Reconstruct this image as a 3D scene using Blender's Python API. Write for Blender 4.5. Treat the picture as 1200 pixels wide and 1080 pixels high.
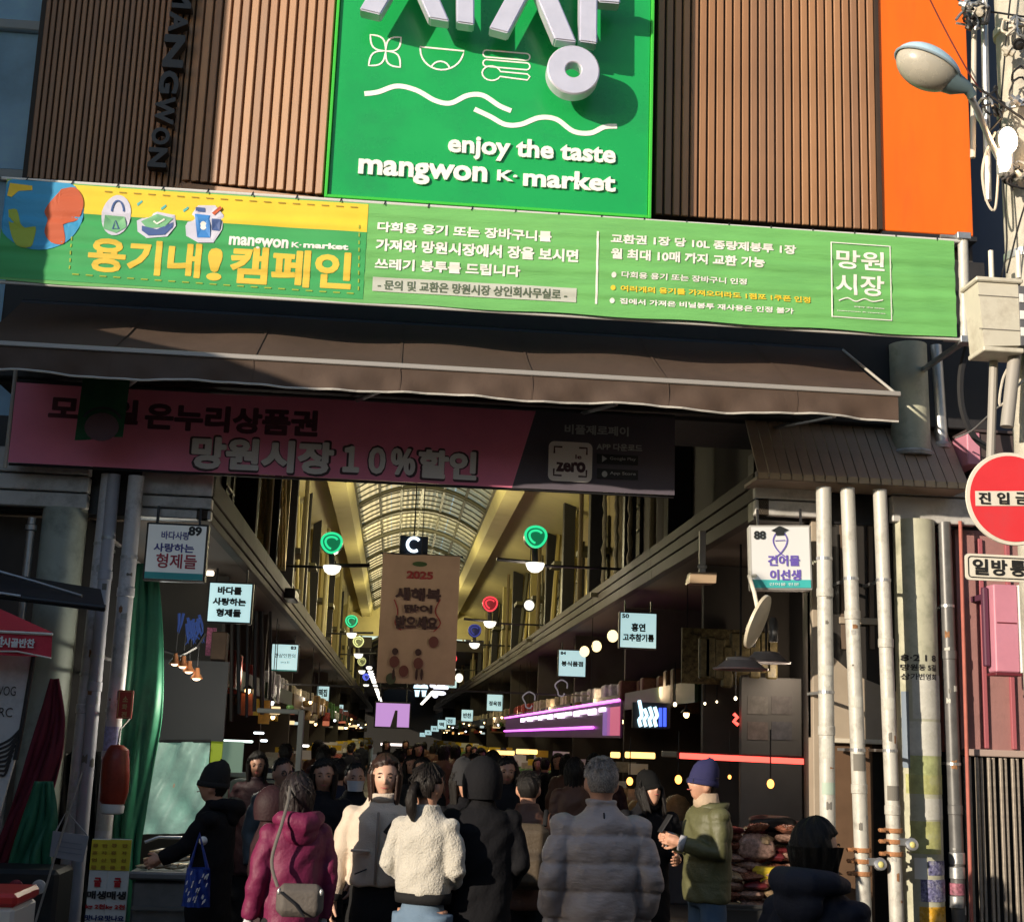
import bpy, bmesh, math, random
from mathutils import Vector, Matrix
random.seed(11)
for o in list(bpy.data.objects): bpy.data.objects.remove(o, do_unlink=True)
SC = bpy.context.scene; COL = SC.collection
# ------------------------------------------------------------------ camera, sky, sun, exposure
FPX, CX, CY = 1600.0, 600.0, 540.0
CAM = Vector((0, -12, 1.8))
_up = Vector((880-CX, 7300+CY, FPX)).normalized()
_ry = -((460-CX)*_up.x + FPX*_up.z)/_up.y
_fw = Vector((460-CX, _ry, FPX)).normalized()
_rt = _fw.cross(_up)
if _rt.x < 0: _rt = -_rt
def c2w(v): return Vector((_rt.dot(v), _fw.dot(v), _up.dot(v)))      # camera (x right, y up, z forward) to world
cam = bpy.data.objects.new('camera', bpy.data.cameras.new('camera')); COL.objects.link(cam)
X, Y, Z = c2w(Vector((1,0,0))), c2w(Vector((0,1,0))), -c2w(Vector((0,0,1)))
cam.matrix_world = Matrix(((X.x,Y.x,Z.x,CAM.x),(X.y,Y.y,Z.y,CAM.y),(X.z,Y.z,Z.z,CAM.z),(0,0,0,1)))
cam.data.sensor_fit = 'HORIZONTAL'; cam.data.sensor_width = 36; cam.data.lens = 36*FPX/1200
cam.data.clip_start = 0.05; cam.data.clip_end = 2000
SC.camera = cam
SUN = Vector((1.2, 1.0, -0.36)).normalized()                          # travel direction of the light
elev = math.asin(-SUN.z); az = math.atan2(-SUN.x, -SUN.y)
w = bpy.data.worlds.new('World'); SC.world = w; w.use_nodes = True
nt = w.node_tree; bg = nt.nodes['Background']
sk = nt.nodes.new('ShaderNodeTexSky'); sk.sky_type = 'NISHITA'; sk.sun_disc = False
sk.sun_elevation = elev; sk.sun_rotation = az % (2*math.pi); sk.air_density = 1.0; sk.dust_density = 0.6; sk.ozone_density = 1.5
nt.links.new(sk.outputs[0], bg.inputs[0]); bg.inputs[1].default_value = 0.15
sl = bpy.data.lights.new('sun', 'SUN'); sl.energy = 5.0; sl.angle = math.radians(0.55); sl.color = (1.0, 0.86, 0.68)
so = bpy.data.objects.new('sun', sl); COL.objects.link(so); so.location = (-20, -20, 20)
so.rotation_euler = (-SUN).to_track_quat('Z', 'Y').to_euler()
SC.view_settings.view_transform = 'Standard'; SC.view_settings.look = 'None'
SC.view_settings.exposure = 0.25; SC.view_settings.gamma = 1.0; SC.view_settings.use_curve_mapping = False
SC.render.engine = 'CYCLES'; SC.cycles.use_denoising = True
SC.cycles.max_bounces = 8; SC.cycles.sample_clamp_indirect = 4.0; SC.cycles.caustics_reflective = False; SC.cycles.caustics_refractive = False
# ------------------------------------------------------------------ measuring helpers
def P(px, py, y):
    """world point seen at pixel (px,py) of the 1200x1080 photograph, on the plane at depth y"""
    d = c2w(Vector((px-CX, -(py-CY), FPX)))
    return CAM + d*((y-CAM.y)/d.y)
def PX(px, py, x):
    d = c2w(Vector((px-CX, -(py-CY), FPX)))
    return CAM + d*((x-CAM.x)/d.x)
# ------------------------------------------------------------------ materials
MATS = {}
def mat(name, col=(.5,.5,.5), rough=.6, metal=0., emit=0., ecol=None, noise=0., nscale=6., bump=0., bscale=30., dirt=None, dscale=2., trans=0., alpha=1., ior=1.45, stretch=None, sheen=0., spec=None):
    if name in MATS: return MATS[name]
    m = bpy.data.materials.new(name); MATS[name] = m; m.use_nodes = True
    t = m.node_tree; b = t.nodes['Principled BSDF']; L = t.links
    c4 = (*col, 1)
    b.inputs['Base Color'].default_value = c4; b.inputs['Roughness'].default_value = rough; b.inputs['Metallic'].default_value = metal
    b.inputs['Transmission Weight'].default_value = trans; b.inputs['Alpha'].default_value = alpha; b.inputs['IOR'].default_value = ior
    if spec is not None: b.inputs['Specular IOR Level'].default_value = spec
    if sheen: b.inputs['Sheen Weight'].default_value = sheen; b.inputs['Sheen Roughness'].default_value = .4
    if emit:
        b.inputs['Emission Color'].default_value = (*(ecol or col), 1); b.inputs['Emission Strength'].default_value = emit
    tc = t.nodes.new('ShaderNodeTexCoord'); src = tc.outputs['Object']
    if stretch:
        mp = t.nodes.new('ShaderNodeMapping'); mp.inputs['Scale'].default_value = stretch; L.new(src, mp.inputs[0]); src = mp.outputs[0]
    cur = None
    if noise:
        n = t.nodes.new('ShaderNodeTexNoise'); n.inputs['Scale'].default_value = nscale; n.inputs['Detail'].default_value = 6; n.inputs['Roughness'].default_value = .62
        L.new(src, n.inputs['Vector'])
        r = t.nodes.new('ShaderNodeMapRange'); r.inputs[1].default_value = .3; r.inputs[2].default_value = .7; r.inputs[3].default_value = 1-noise; r.inputs[4].default_value = 1+noise
        L.new(n.outputs['Fac'], r.inputs[0])
        mx = t.nodes.new('ShaderNodeMix'); mx.data_type = 'RGBA'; mx.blend_type = 'MULTIPLY'; mx.inputs[0].default_value = 1
        mx.inputs[6].default_value = c4; L.new(r.outputs[0], mx.inputs[7]); cur = mx.outputs[2]
        rr = t.nodes.new('ShaderNodeMapRange'); rr.inputs[3].default_value = max(0, rough-.12); rr.inputs[4].default_value = min(1, rough+.12)
        L.new(n.outputs['Fac'], rr.inputs[0]); L.new(rr.outputs[0], b.inputs['Roughness'])
    if dirt:
        n = t.nodes.new('ShaderNodeTexNoise'); n.inputs['Scale'].default_value = dscale; n.inputs['Detail'].default_value = 8; n.inputs['Roughness'].default_value = .7
        L.new(src, n.inputs['Vector'])
        r = t.nodes.new('ShaderNodeMapRange'); r.inputs[1].default_value = .5; r.inputs[2].default_value = .68; r.inputs[4].default_value = .75
        L.new(n.outputs['Fac'], r.inputs[0])
        mx = t.nodes.new('ShaderNodeMix'); mx.data_type = 'RGBA'; L.new(r.outputs[0], mx.inputs[0])
        if cur: L.new(cur, mx.inputs[6])
        else: mx.inputs[6].default_value = c4
        mx.inputs[7].default_value = (*dirt, 1); cur = mx.outputs[2]
    if cur: L.new(cur, b.inputs['Base Color'])
    if bump:
        n = t.nodes.new('ShaderNodeTexNoise'); n.inputs['Scale'].default_value = bscale; n.inputs['Detail'].default_value = 5
        L.new(src, n.inputs['Vector']); bp = t.nodes.new('ShaderNodeBump'); bp.inputs['Strength'].default_value = bump; bp.inputs['Distance'].default_value = .02
        L.new(n.outputs['Fac'], bp.inputs['Height']); L.new(bp.outputs[0], b.inputs['Normal'])
    return m
def glow(name, col, s): return mat(name, (0.02,.02,.02), .5, emit=s, ecol=col)
TMP = bpy.data.scenes.new('tmp')
def baked(o):
    """evaluate one object in a small scene of its own"""
    TMP.collection.objects.link(o); vl = TMP.view_layers[0]; vl.update(); me = bpy.data.meshes.new_from_object(o.evaluated_get(vl.depsgraph)); return me
# ------------------------------------------------------------------ mesh building
class MB:
    def __init__(s): s.v = []; s.f = []; s.m = []; s.mi = 0
    def add(s, vs, fs):
        k = len(s.v); s.v += [tuple(v) for v in vs]; s.f += [tuple(i+k for i in f) for f in fs]; s.m += [s.mi]*len(fs); return s
    def box(s, x0, y0, z0, x1, y1, z1, c=0.0):
        if x1 < x0: x0, x1 = x1, x0
        if y1 < y0: y0, y1 = y1, y0
        if z1 < z0: z0, z1 = z1, z0
        c = min(c, (x1-x0)*.45, (y1-y0)*.45, (z1-z0)*.45)
        if c <= 0:
            vs = [(x,y,z) for x in (x0,x1) for y in (y0,y1) for z in (z0,z1)]
            return s.add(vs, [(0,1,3,2),(4,6,7,5),(0,4,5,1),(2,3,7,6),(0,2,6,4),(1,5,7,3)])
        bm = bmesh.new(); bmesh.ops.create_cube(bm, size=1)
        for v in bm.verts: v.co = Vector(((x0+x1)/2+v.co.x*(x1-x0), (y0+y1)/2+v.co.y*(y1-y0), (z0+z1)/2+v.co.z*(z1-z0)))
        bmesh.ops.bevel(bm, geom=bm.edges[:], offset=c, segments=1, affect='EDGES', profile=.5)
        bm.verts.index_update(); s.add([v.co for v in bm.verts], [[v.index for v in f.verts] for f in bm.faces]); bm.free(); return s
    def prism(s, pts, y0, y1):
        """polygon in (x,z), extruded from y0 to y1"""
        n = len(pts); vs = [(x,y0,z) for x,z in pts]+[(x,y1,z) for x,z in pts]
        return s.add(vs, [tuple(range(n)), tuple(range(2*n-1,n-1,-1))]+[(i, n+i, n+(i+1)%n, (i+1)%n) for i in range(n)])
    def prismx(s, pts, x0, x1):
        n = len(pts); vs = [(x0,y,z) for y,z in pts]+[(x1,y,z) for y,z in pts]
        return s.add(vs, [tuple(range(n)), tuple(range(2*n-1,n-1,-1))]+[(i, n+i, n+(i+1)%n, (i+1)%n) for i in range(n)])
    def quad(s, a, b, c, d): return s.add([a,b,c,d], [(0,1,2,3)])
    def tube(s, path, r, n=10, cap=True, flat=None, closed=False):
        path = [Vector(p) for p in path]; N = len(path)
        rs = r if isinstance(r, (list, tuple)) else [r]*N
        vs = []; prev = None
        for i, p in enumerate(path):
            if closed: t = path[(i+1)%N]-path[i-1]
            else: t = (path[min(i+1,N-1)]-path[max(i-1,0)])
            t.normalize()
            if prev is None:
                a = Vector((0,0,1)) if abs(t.z) < .9 else Vector((0,1,0))
                u = t.cross(a).normalized()
            else:
                u = (prev - t*prev.dot(t)).normalized()
            prev = u; v2 = t.cross(u)
            for k in range(n):
                a = 2*math.pi*k/n; q = u*math.cos(a)+v2*math.sin(a)*(flat or 1)
                vs.append(p+q*rs[i])
        fs = [(i*n+k, i*n+(k+1)%n, (i+1)*n+(k+1)%n, (i+1)*n+k) for i in range(N-1) for k in range(n)]
        if closed: fs += [((N-1)*n+k, (N-1)*n+(k+1)%n, (k+1)%n, k) for k in range(n)]
        elif cap: fs += [tuple(range(n-1,-1,-1)), tuple(range((N-1)*n, N*n))]
        return s.add(vs, fs)
    def lathe(s, prof, c=(0,0,0), n=20, axis='z', tilt=None, cap=True):
        """profile [(r, h)] turned round an axis through c"""
        c = Vector(c); vs = []
        for r, h in prof:
            for k in range(n):
                a = 2*math.pi*k/n; q = Vector((r*math.cos(a), r*math.sin(a), h))
                if axis == 'y': q = Vector((q.x, q.z, q.y))
                if axis == 'x': q = Vector((q.z, q.x, q.y))
                if tilt is not None: q = tilt @ q
                vs.append(c+q)
        N = len(prof)
        fs = [(i*n+k, i*n+(k+1)%n, (i+1)*n+(k+1)%n, (i+1)*n+k) for i in range(N-1) for k in range(n)]
        if cap and prof[0][0] > 1e-5: fs.append(tuple(range(n-1,-1,-1)))
        if cap and prof[-1][0] > 1e-5: fs.append(tuple(range((N-1)*n, N*n)))
        return s.add(vs, fs)
    def ell(s, c, r, n=14, m=9, rot=None):
        c = Vector(c); vs = []; fs = []
        for i in range(m+1):
            ph = math.pi*i/m
            for k in range(n):
                a = 2*math.pi*k/n; q = Vector((r[0]*math.sin(ph)*math.cos(a), r[1]*math.sin(ph)*math.sin(a), r[2]*math.cos(ph)))
                if rot is not None: q = rot @ q
                vs.append(c+q)
        for i in range(m):
            for k in range(n): fs.append((i*n+k, (i+1)*n+k, (i+1)*n+(k+1)%n, i*n+(k+1)%n))
        return s.add(vs, fs)
    def ribbon(s, pts, wd, y, closed=False):
        """flat stroke in the xz plane at y"""
        pts = [Vector((p[0], p[1])) for p in pts]; N = len(pts); vs = []
        for i, p in enumerate(pts):
            a = pts[i-1] if (closed or i) else p; b = pts[(i+1)%N] if (closed or i < N-1) else p
            t = (b-a); t = t.normalized() if t.length > 1e-9 else Vector((1,0)); nn = Vector((-t.y, t.x))*wd/2
            vs += [(p.x+nn.x, y, p.y+nn.y), (p.x-nn.x, y, p.y-nn.y)]
        M = N if closed else N-1
        return s.add(vs, [(2*i, 2*i+1, 2*((i+1)%N)+1, 2*((i+1)%N)) for i in range(M)])
    def disc(s, x, z, rx, rz, y, n=24):
        return s.add([(x+rx*math.cos(2*math.pi*k/n), y, z+rz*math.sin(2*math.pi*k/n)) for k in range(n)], [tuple(range(n-1,-1,-1))])
    def poly(s, pts, y): return s.add([(x,y,z) for x,z in pts], [tuple(range(len(pts)))])
    def grid(s, fn, nu, nv):
        vs = [fn(i/nu, j/nv) for j in range(nv+1) for i in range(nu+1)]
        return s.add(vs, [(j*(nu+1)+i, j*(nu+1)+i+1, (j+1)*(nu+1)+i+1, (j+1)*(nu+1)+i) for j in range(nv) for i in range(nu)])
    def text(s, body, x0, z0, x1, z1, y, bold=0.02, th=0.0, spread=0.0, warp=None, rot=0, sup=None):
        """lettering filling the box x0..x1, z0..z1 at depth y, facing -y"""
        c = bpy.data.curves.new('t', 'FONT'); c.body = body; c.size = 1; c.offset = bold; c.resolution_u = 3; c.extrude = 0.0
        o = bpy.data.objects.new('t', c); me = baked(o)
        vs = [(v.co.x, v.co.y) for v in me.vertices]; fs = [tuple(p.vertices) for p in me.polygons]
        bpy.data.objects.remove(o); bpy.data.curves.remove(c); bpy.data.meshes.remove(me)
        if rot: vs = [(b, -a) for a, b in vs]
        ax = min(v[0] for v in vs); bx = max(v[0] for v in vs); ay = min(v[1] for v in vs); by = max(v[1] for v in vs)
        sx = (x1-x0)/(bx-ax); sz = (z1-z0)/(by-ay)
        if warp:      # cut the print finely so that it follows the folds of the cloth
            bm = bmesh.new(); bv = [bm.verts.new((x0+(a-ax)*sx, 0, z0+(b-ay)*sz)) for a, b in vs]
            for f in fs:
                try: bm.faces.new([bv[i] for i in f])
                except ValueError: pass
            for axis_, lo, hi, st in ((2, z0, z1, .028), (0, x0, x1, .14)):
                c_ = lo+st
                while c_ < hi:
                    co = [0,0,0]; no = [0,0,0]; co[axis_] = c_; no[axis_] = 1
                    bmesh.ops.bisect_plane(bm, geom=bm.verts[:]+bm.edges[:]+bm.faces[:], plane_co=co, plane_no=no); c_ += st
            bm.verts.index_update(); ww = [(v.co.x, v.co.z) for v in bm.verts]; fs = [tuple(v.index for v in f.verts) for f in bm.faces]; bm.free()
        sh = [(0,0)] if not spread else [(0,0),(spread,0),(-spread,0),(0,spread),(0,-spread),(spread*.7,spread*.7),(-spread*.7,spread*.7),(spread*.7,-spread*.7),(-spread*.7,-spread*.7)]
        for k, (dx, dz) in enumerate(sh):
            yy = y - k*(0.0002 if warp else 0.0004)
            pts = [(a+dx*sz, yy, b+dz*sz) for a, b in ww] if warp else [(x0+(a-ax)*sx+dx*sz, yy, z0+(b-ay)*sz+dz*sz) for a, b in vs]
            if th:
                n = len(pts); back = [(p[0], p[1]+th, p[2]) for p in pts]
                es = {}
                for f in fs:
                    for i in range(len(f)):
                        e = (f[i], f[(i+1)%len(f)]); es[e] = 1
                side = [(a, b, b+n, a+n) for (a, b) in es if (b, a) not in es]
                s.add(pts+back, fs+[tuple(i+n for i in reversed(f)) for f in fs]+side)
            else:
                if warp: pts = [(p[0], p[1]+warp(p[0], p[2]), p[2]) for p in pts]
                s.add(pts, fs)
        return s
def mesh(name, mb, mats, smooth=False):
    me = bpy.data.meshes.new(name); me.from_pydata([tuple(v) for v in mb.v], [], mb.f)
    for m in (mats if isinstance(mats, (list, tuple)) else [mats]): me.materials.append(m)
    if isinstance(mats, (list, tuple)) and len(mats) > 1: me.polygons.foreach_set('material_index', mb.m)
    if smooth is True: me.polygons.foreach_set('use_smooth', [True]*len(me.polygons))
    me.update()
    if smooth == 'auto':
        bm = bmesh.new(); bm.from_mesh(me)
        for f in bm.faces: f.smooth = True
        for e in bm.edges:
            if len(e.link_faces) == 2 and e.calc_face_angle(0) > .6: e.smooth = False
        bm.to_mesh(me); bm.free()
    return me
def tag(o, label=None, cat=None, group=None, kind=None):
    if label: o['label'] = label
    if cat: o['category'] = cat
    if group: o['group'] = group
    if kind: o['kind'] = kind
    return o
def thing(name, label, cat, loc=(0,0,0), rz=0, group=None):
    o = bpy.data.objects.new(name, None); COL.objects.link(o); o.location = loc; o.rotation_euler = (0,0,rz); o.empty_display_size = .1
    return tag(o, label, cat, group)
def wloc(o):
    v = Vector((0,0,0))
    while o is not None: v += o.location; o = o.parent
    return v
def part(name, mb, m, parent, label=None, smooth=False, local=False, kind=None):
    """mesh given in world coordinates (or local), linked under its thing; origin kept at the part's own middle"""
    me = mesh(name, mb, m, smooth); off = Vector((0,0,0)) if local else wloc(parent)
    cs = [Vector(v) for v in mb.v]
    mid = Vector([(min(c[i] for c in cs)+max(c[i] for c in cs))/2 for i in range(3)])
    me.transform(Matrix.Translation(-mid))
    o = bpy.data.objects.new(name, me); COL.objects.link(o); o.parent = parent; o.location = mid-off
    return tag(o, label=label, kind=kind)
def single(name, mb, m, label, cat, group=None, smooth=False):
    cs = mb.v; mid = Vector([(min(c[i] for c in cs)+max(c[i] for c in cs))/2 for i in range(3)]); mid.z = min(c[2] for c in cs)
    me = mesh(name, mb, m, smooth); me.transform(Matrix.Translation(-mid))
    o = bpy.data.objects.new(name, me); COL.objects.link(o); o.location = mid
    return tag(o, label, cat, group)
def struct(name, mb, m, parent=None, smooth=False):
    me = mesh(name, mb, m, smooth); o = bpy.data.objects.new(name, me); COL.objects.link(o)
    if parent: o.parent = parent
    else: o['kind'] = 'structure'
    return o
def kids(o): return [c for c in bpy.data.objects if c.parent is o]
_tree = {}
def snapshot(o):
    return (o, [(c, [(g, []) for g in kids(c)]) for c in kids(o)])
def dup(snap, loc, rz=None, label=None, group=None, scale=None):
    """copy of a thing with copies of its parts and sub-parts, meshes shared"""
    r = snap[0].copy(); COL.objects.link(r); r.location = loc
    if rz is not None: r.rotation_euler = (0,0,rz)
    if scale: r.scale = (scale,)*3 if not isinstance(scale, tuple) else scale
    if label: r['label'] = label
    if group: r['group'] = group
    for c, gs in snap[1]:
        d = c.copy(); COL.objects.link(d); d.parent = r
        for g, _ in gs:
            e = g.copy(); COL.objects.link(e); e.parent = d
    return r
def rep(name, me, parent, locs, rot=None):
    """alike pieces of one part: objects sharing a mesh, at locations local to the parent"""
    out = []
    for l in locs:
        o = bpy.data.objects.new(name, me); COL.objects.link(o); o.parent = parent; o.location = l
        if rot: o.rotation_euler = rot
        out.append(o)
    return out
def rectw(px0, py0, px1, py1, y):
    a = P(px0, py0, y); b = P(px1, py1, y); return a.x, b.z, b.x, a.z      # x0, z0, x1, z1
# ------------------------------------------------------------------ common materials
M_slat = mat('bronze aluminium slat', (.30,.155,.08), .45, noise=.16, nscale=3, bump=.08, bscale=40, stretch=(3,3,.35), dirt=(.27,.15,.085), dscale=2.2)
M_slat_b = mat('bronze slat warmer tone', (.34,.18,.092), .45, noise=.16, nscale=3, bump=.08, bscale=40, stretch=(3,3,.35), dirt=(.30,.165,.09), dscale=2.6)
M_slat_c = mat('bronze slat duller tone', (.26,.14,.08), .5, noise=.16, nscale=3, bump=.08, bscale=40, stretch=(3,3,.35), dirt=(.22,.13,.08), dscale=2)
M_slatbk = mat('dark recess board', (.035,.022,.016), .8, noise=.2, nscale=3)
M_green = mat('green sign panel', (.012,.34,.085), .28, noise=.05, nscale=2, dirt=(.015,.27,.08), dscale=1.3)
M_greenedge = mat('green sign edge', (.05,.5,.05), .35)
M_white = mat('white print', (.82,.83,.80), .5, noise=.04, nscale=8)
M_chrome = mat('brushed silver letter face', (.64,.64,.76), .36, .35, noise=.06, nscale=5)
M_black = mat('black painted metal', (.02,.02,.022), .45, noise=.2, nscale=12)
M_orange = mat('orange composite panel', (.80,.14,.006), .36, noise=.08, nscale=1.6, dirt=(.62,.11,.01), dscale=1.1, stretch=(2.5,2.5,.5), bump=.04, bscale=2)
M_wall = mat('dark render wall', (.06,.055,.055), .85, noise=.25, nscale=2, bump=.3, bscale=18)
M_alu = mat('aluminium fascia', (.55,.54,.52), .5, .15, noise=.12, nscale=2.2, dirt=(.2,.19,.17), dscale=2.4, bump=.05)
M_post = mat('galvanised painted post', (.55,.54,.49), .48, .1, noise=.12, nscale=5, dirt=(.25,.23,.2), dscale=5, bump=.15, bscale=22)
M_postdk = mat('grey painted post', (.62,.61,.62), .55, .1, noise=.15, nscale=5, dirt=(.14,.14,.14), dscale=5, bump=.15, bscale=22)
M_grime = mat('grey grime', (.18,.17,.15), .9)
M_conc = mat('pole concrete', (.50,.47,.40), .85, noise=.12, nscale=8, dirt=(.3,.28,.24), dscale=3, bump=.35, bscale=50)
M_steel = mat('galvanised steel', (.45,.46,.47), .42, .75, noise=.15, nscale=14)
M_rust = mat('rusted clamp', (.42,.2,.09), .7, .3, noise=.3, nscale=20, bump=.3)
M_asphalt = mat('asphalt', (.05,.05,.052), .9, noise=.25, nscale=3, bump=.4, bscale=120)
M_floor = mat('market floor', (.12,.115,.11), .55, noise=.25, nscale=2, bump=.2, bscale=40)
M_glassdk = mat('blue reflective glass', (.04,.10,.16), .08, 0, noise=.15, nscale=.7)
M_rubber = mat('black cable sheath', (.018,.018,.02), .55)
M_wirew = mat('pale cable sheath', (.55,.5,.42), .5)

# ------------------------------------------------------------------ ground
g = MB(); g.quad((-260,-260,0),(260,-260,0),(260,260,0),(-260,260,0)); struct('street', g, M_asphalt)
g = MB(); g.box(-6.5,-.6,.004,6.8,125,.03); struct('market_floor', g, M_floor)

# ------------------------------------------------------------------ surrounding buildings
M_brick = mat('warm grey render', (.50,.46,.40), .85, noise=.12, nscale=1.5, bump=.2, dirt=(.2,.17,.14), dscale=1)
M_render2 = mat('ochre render', (.42,.34,.24), .85, noise=.12, nscale=1.5, bump=.2)
M_win = mat('window glass', (.05,.07,.09), .08)
M_frame = mat('window frame aluminium', (.5,.5,.5), .4, .4)
def plain_house(x0, y0, x1, y1, h, m, label, face='y1', win=(1.3, 1.4), floors=2, roofc=None):
    t = thing('neighbouring_house', label, 'building', ((x0+x1)/2, (y0+y1)/2, 0))
    w_ = MB(); w_.box(x0,y0,0,x1,y1,h); part('wall', w_, m, t)
    c = MB(); c.box(x0-.12,y0-.12,h,x1+.12,y1+.12,h+.18); part('parapet', c, M_alu, t)
    for fl in range(floors):
        z0 = 1.0+fl*3.0
        if z0+win[1] > h: break
        if face in ('y1','y0'):
            yy = y1 if face == 'y1' else y0; s = 1 if face == 'y1' else -1; n = int((x1-x0)/2.8)
            for k in range(n):
                cx = x0+(k+.5)*(x1-x0)/n; f = MB(); f.box(cx-win[0]/2, yy, z0, cx+win[0]/2, yy+s*.06, z0+win[1]); o = part('window', f, M_frame, t)
                p_ = MB(); p_.box(cx-win[0]/2+.06, yy+s*.06, z0+.06, cx+win[0]/2-.06, yy+s*.07, z0+win[1]-.06)
                part('pane', p_, M_win, o)
        else:
            xx = x1; n = int((y1-y0)/2.8)
            for k in range(n):
                cy = y0+(k+.5)*(y1-y0)/n; f = MB(); f.box(xx, cy-win[0]/2, z0, xx+.06, cy+win[0]/2, z0+win[1]); o = part('window', f, M_frame, t)
                p_ = MB(); p_.box(xx+.06, cy-win[0]/2+.06, z0+.06, xx+.07, cy+win[0]/2-.06, z0+win[1]-.06); part('pane', p_, M_win, o)
    return t
plain_house(-13, -7.3, -5.5, -3.3, 5.65, M_brick, 'low rendered shop building left of the market entrance', 'x1', floors=1)
plain_house(-12, -2.6, -4.6, 8, 13.5, M_render2, 'tall ochre building beside the left end of the market facade', 'x1', floors=0)
plain_house(-12.32, -24, 2.6, -15.2, 6.4, M_brick, 'two storey rendered house across the street from the market', 'y1')
plain_house(3.0, -26, 16, -15.6, 8.6, M_render2, 'ochre house across the street at the right', 'y1', floors=3)
plain_house(12.5, -12, 22, 6, 8.5, M_brick, 'grey rendered building far right along the street', 'y0')

# gap building with blue glass, seen beyond the left end of the facade
t = thing('glass_building', 'blue glazed building behind the left end of the brown slat facade', 'building', (-4.2, 1.5, 0))
b = MB(); b.box(-4.55, 1.25, 0, -3.3, 3, 13); part('wall', b, mat('pale blue wall', (.22,.27,.30), .6, noise=.1), t)
for i, (za, zb) in enumerate([(P(20,500,1.1).z, P(20,438,1.1).z), (P(20,398,1.1).z,P(20,212,1.1).z), (P(20,196,1.1).z, P(20,36,1.1).z), (P(20,24,1.1).z, P(20,-150,1.1).z)]):
    f = MB(); f.box(-4.5, 1.15, za, -3.35, 1.24, zb); o = part('window', f, mat('blue grey glass', (.46,.72,.95), .12, noise=.35, nscale=.8), t)  # pale blue base colour stands in for the reflected sky
    f = MB(); f.box(-4.5, 1.07, zb+.005, -3.35, 1.245, zb+.11, .01); part('sill', f, mat('white window bar', (.55,.58,.6), .5), t)

# ------------------------------------------------------------------ market entrance building
G = thing('market_building', 'market entrance building clad in brown vertical slats with an orange panel', 'building', (.8, .5, 0))
zt = 13.0; zb0 = 4.72
b = MB(); b.box(-3.62, .02, zb0, 5.30, .9, zt); part('wall', b, M_wall, G)
b = MB(); b.box(-3.55,.9,zb0,7,1.1,zb0+.12); part('side_wall', b, M_wall, G)
b = MB(); b.box(-3.3,.9,8.2,7.5,12.5,8.45); part('roof', b, M_wall, G)
# cladding: left flat, left angled bay, right, each of single slats
def cladding(pa, pb, zbot_px, ya, yb, n, duty, label, depth=.06):
    xa = P(pa, zbot_px[0], ya).x; xb = P(pb, zbot_px[1], yb).x
    za = P(pa, zbot_px[0], ya).z; zb = P(pb, zbot_px[1], yb).z
    A = Vector((xa, ya, 0)); B = Vector((xb, yb, 0)); d = (B-A); Lh = d.length; d.normalize(); nrm = Vector((d.y, -d.x, 0))
    bk = MB(); z0 = min(za, zb)
    o1 = A - nrm*.09; o2 = B - nrm*.09
    bk.add([(A.x,A.y,za),(B.x,B.y,zb),(B.x,B.y,zt),(A.x,A.y,zt),(o1.x,o1.y,za),(o2.x,o2.y,zb),(o2.x,o2.y,zt),(o1.x,o1.y,zt)],
           [(0,1,2,3),(7,6,5,4),(0,4,5,1),(1,5,6,2),(3,2,6,7),(4,0,3,7)])
    c = part('cladding_panel', bk, M_slatbk, G)
    pitch = Lh/n; wd = pitch*duty; H = zt-z0; s = MB(); s.box(0, 0, 0, wd, depth, H, .006)
    mes = [mesh('slat', s, m_) for m_ in (M_slat, M_slat, M_slat_b, M_slat_c)]; ang = math.atan2(d.y, d.x); base = wloc(c)
    for k in range(n):
        q = A + d*(pitch*(k+.5*(1-duty))) + nrm*(depth+.002)
        zz = za + (zb-za)*k/n
        o = bpy.data.objects.new('slat', random.choice(mes)); COL.objects.link(o); o.parent = c
        o.location = Vector((q.x, q.y, zz)) - base; o.rotation_euler = (0,0,ang)
    return c
cladding(32, 226, (211, 224), -.15, -.15, 27, .70, '', depth=.05)
cladding(214, 381, (214, 231), -.17, -.56, 15, .76, '', depth=.05)
cladding(766, 1028, (252, 271), -.2, -.2, 26, .76, '', depth=.035)
b = MB(); a0 = P(190,222,-.16); a1 = P(214,214,-.2); a2 = P(382,232,-.58)
b.add([(a0.x,a0.y,a0.z),(a1.x,a1.y,a1.z),(a2.x,a2.y,a2.z),(a2.x,0,a2.z),(a0.x,0,a0.z),
       (a0.x,a0.y,a0.z-.05),(a1.x,a1.y,a1.z-.05),(a2.x,a2.y,a2.z-.05),(a2.x,0,a2.z-.05),(a0.x,0,a0.z-.05)],
      [(4,3,2,1,0),(5,6,7,8,9),(0,1,6,5),(1,2,7,6),(2,3,8,7),(3,4,9,8),(4,0,5,9)])
part('bay_sill', b, M_slat, G)
b = MB(); b.box(P(382,230,-.56).x, -.56, P(382,231,-.56).z, P(382,230,-.56).x+.045, 0, zt); part('bay_edge', b, M_slat, G)
x0,z0,x1,z1 = rectw(1028, 0, 1141, 277, -.24)
b = MB(); b.box(x0, -.24, z0, x1, .01, zt, .008); part('orange_panel', b, M_orange, G)
b = MB(); b.box(x0+.001, -.245, z0-.05, x1+.03, .005, z0-.005); part('drip_edge', b, M_black, G)
b = MB(); b.box(x0-.035, -.27, z0, x0-.003, .01, zt); part('corner_trim', b, M_slatbk, G)
# base beam behind the banner
b = MB(); b.box(-3.62, -.12, 4.75, 5.36, .015, 6.38, .01); part('base_beam', b, mat('black base beam', (.025,.024,.026), .6, noise=.2), G)

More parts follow.
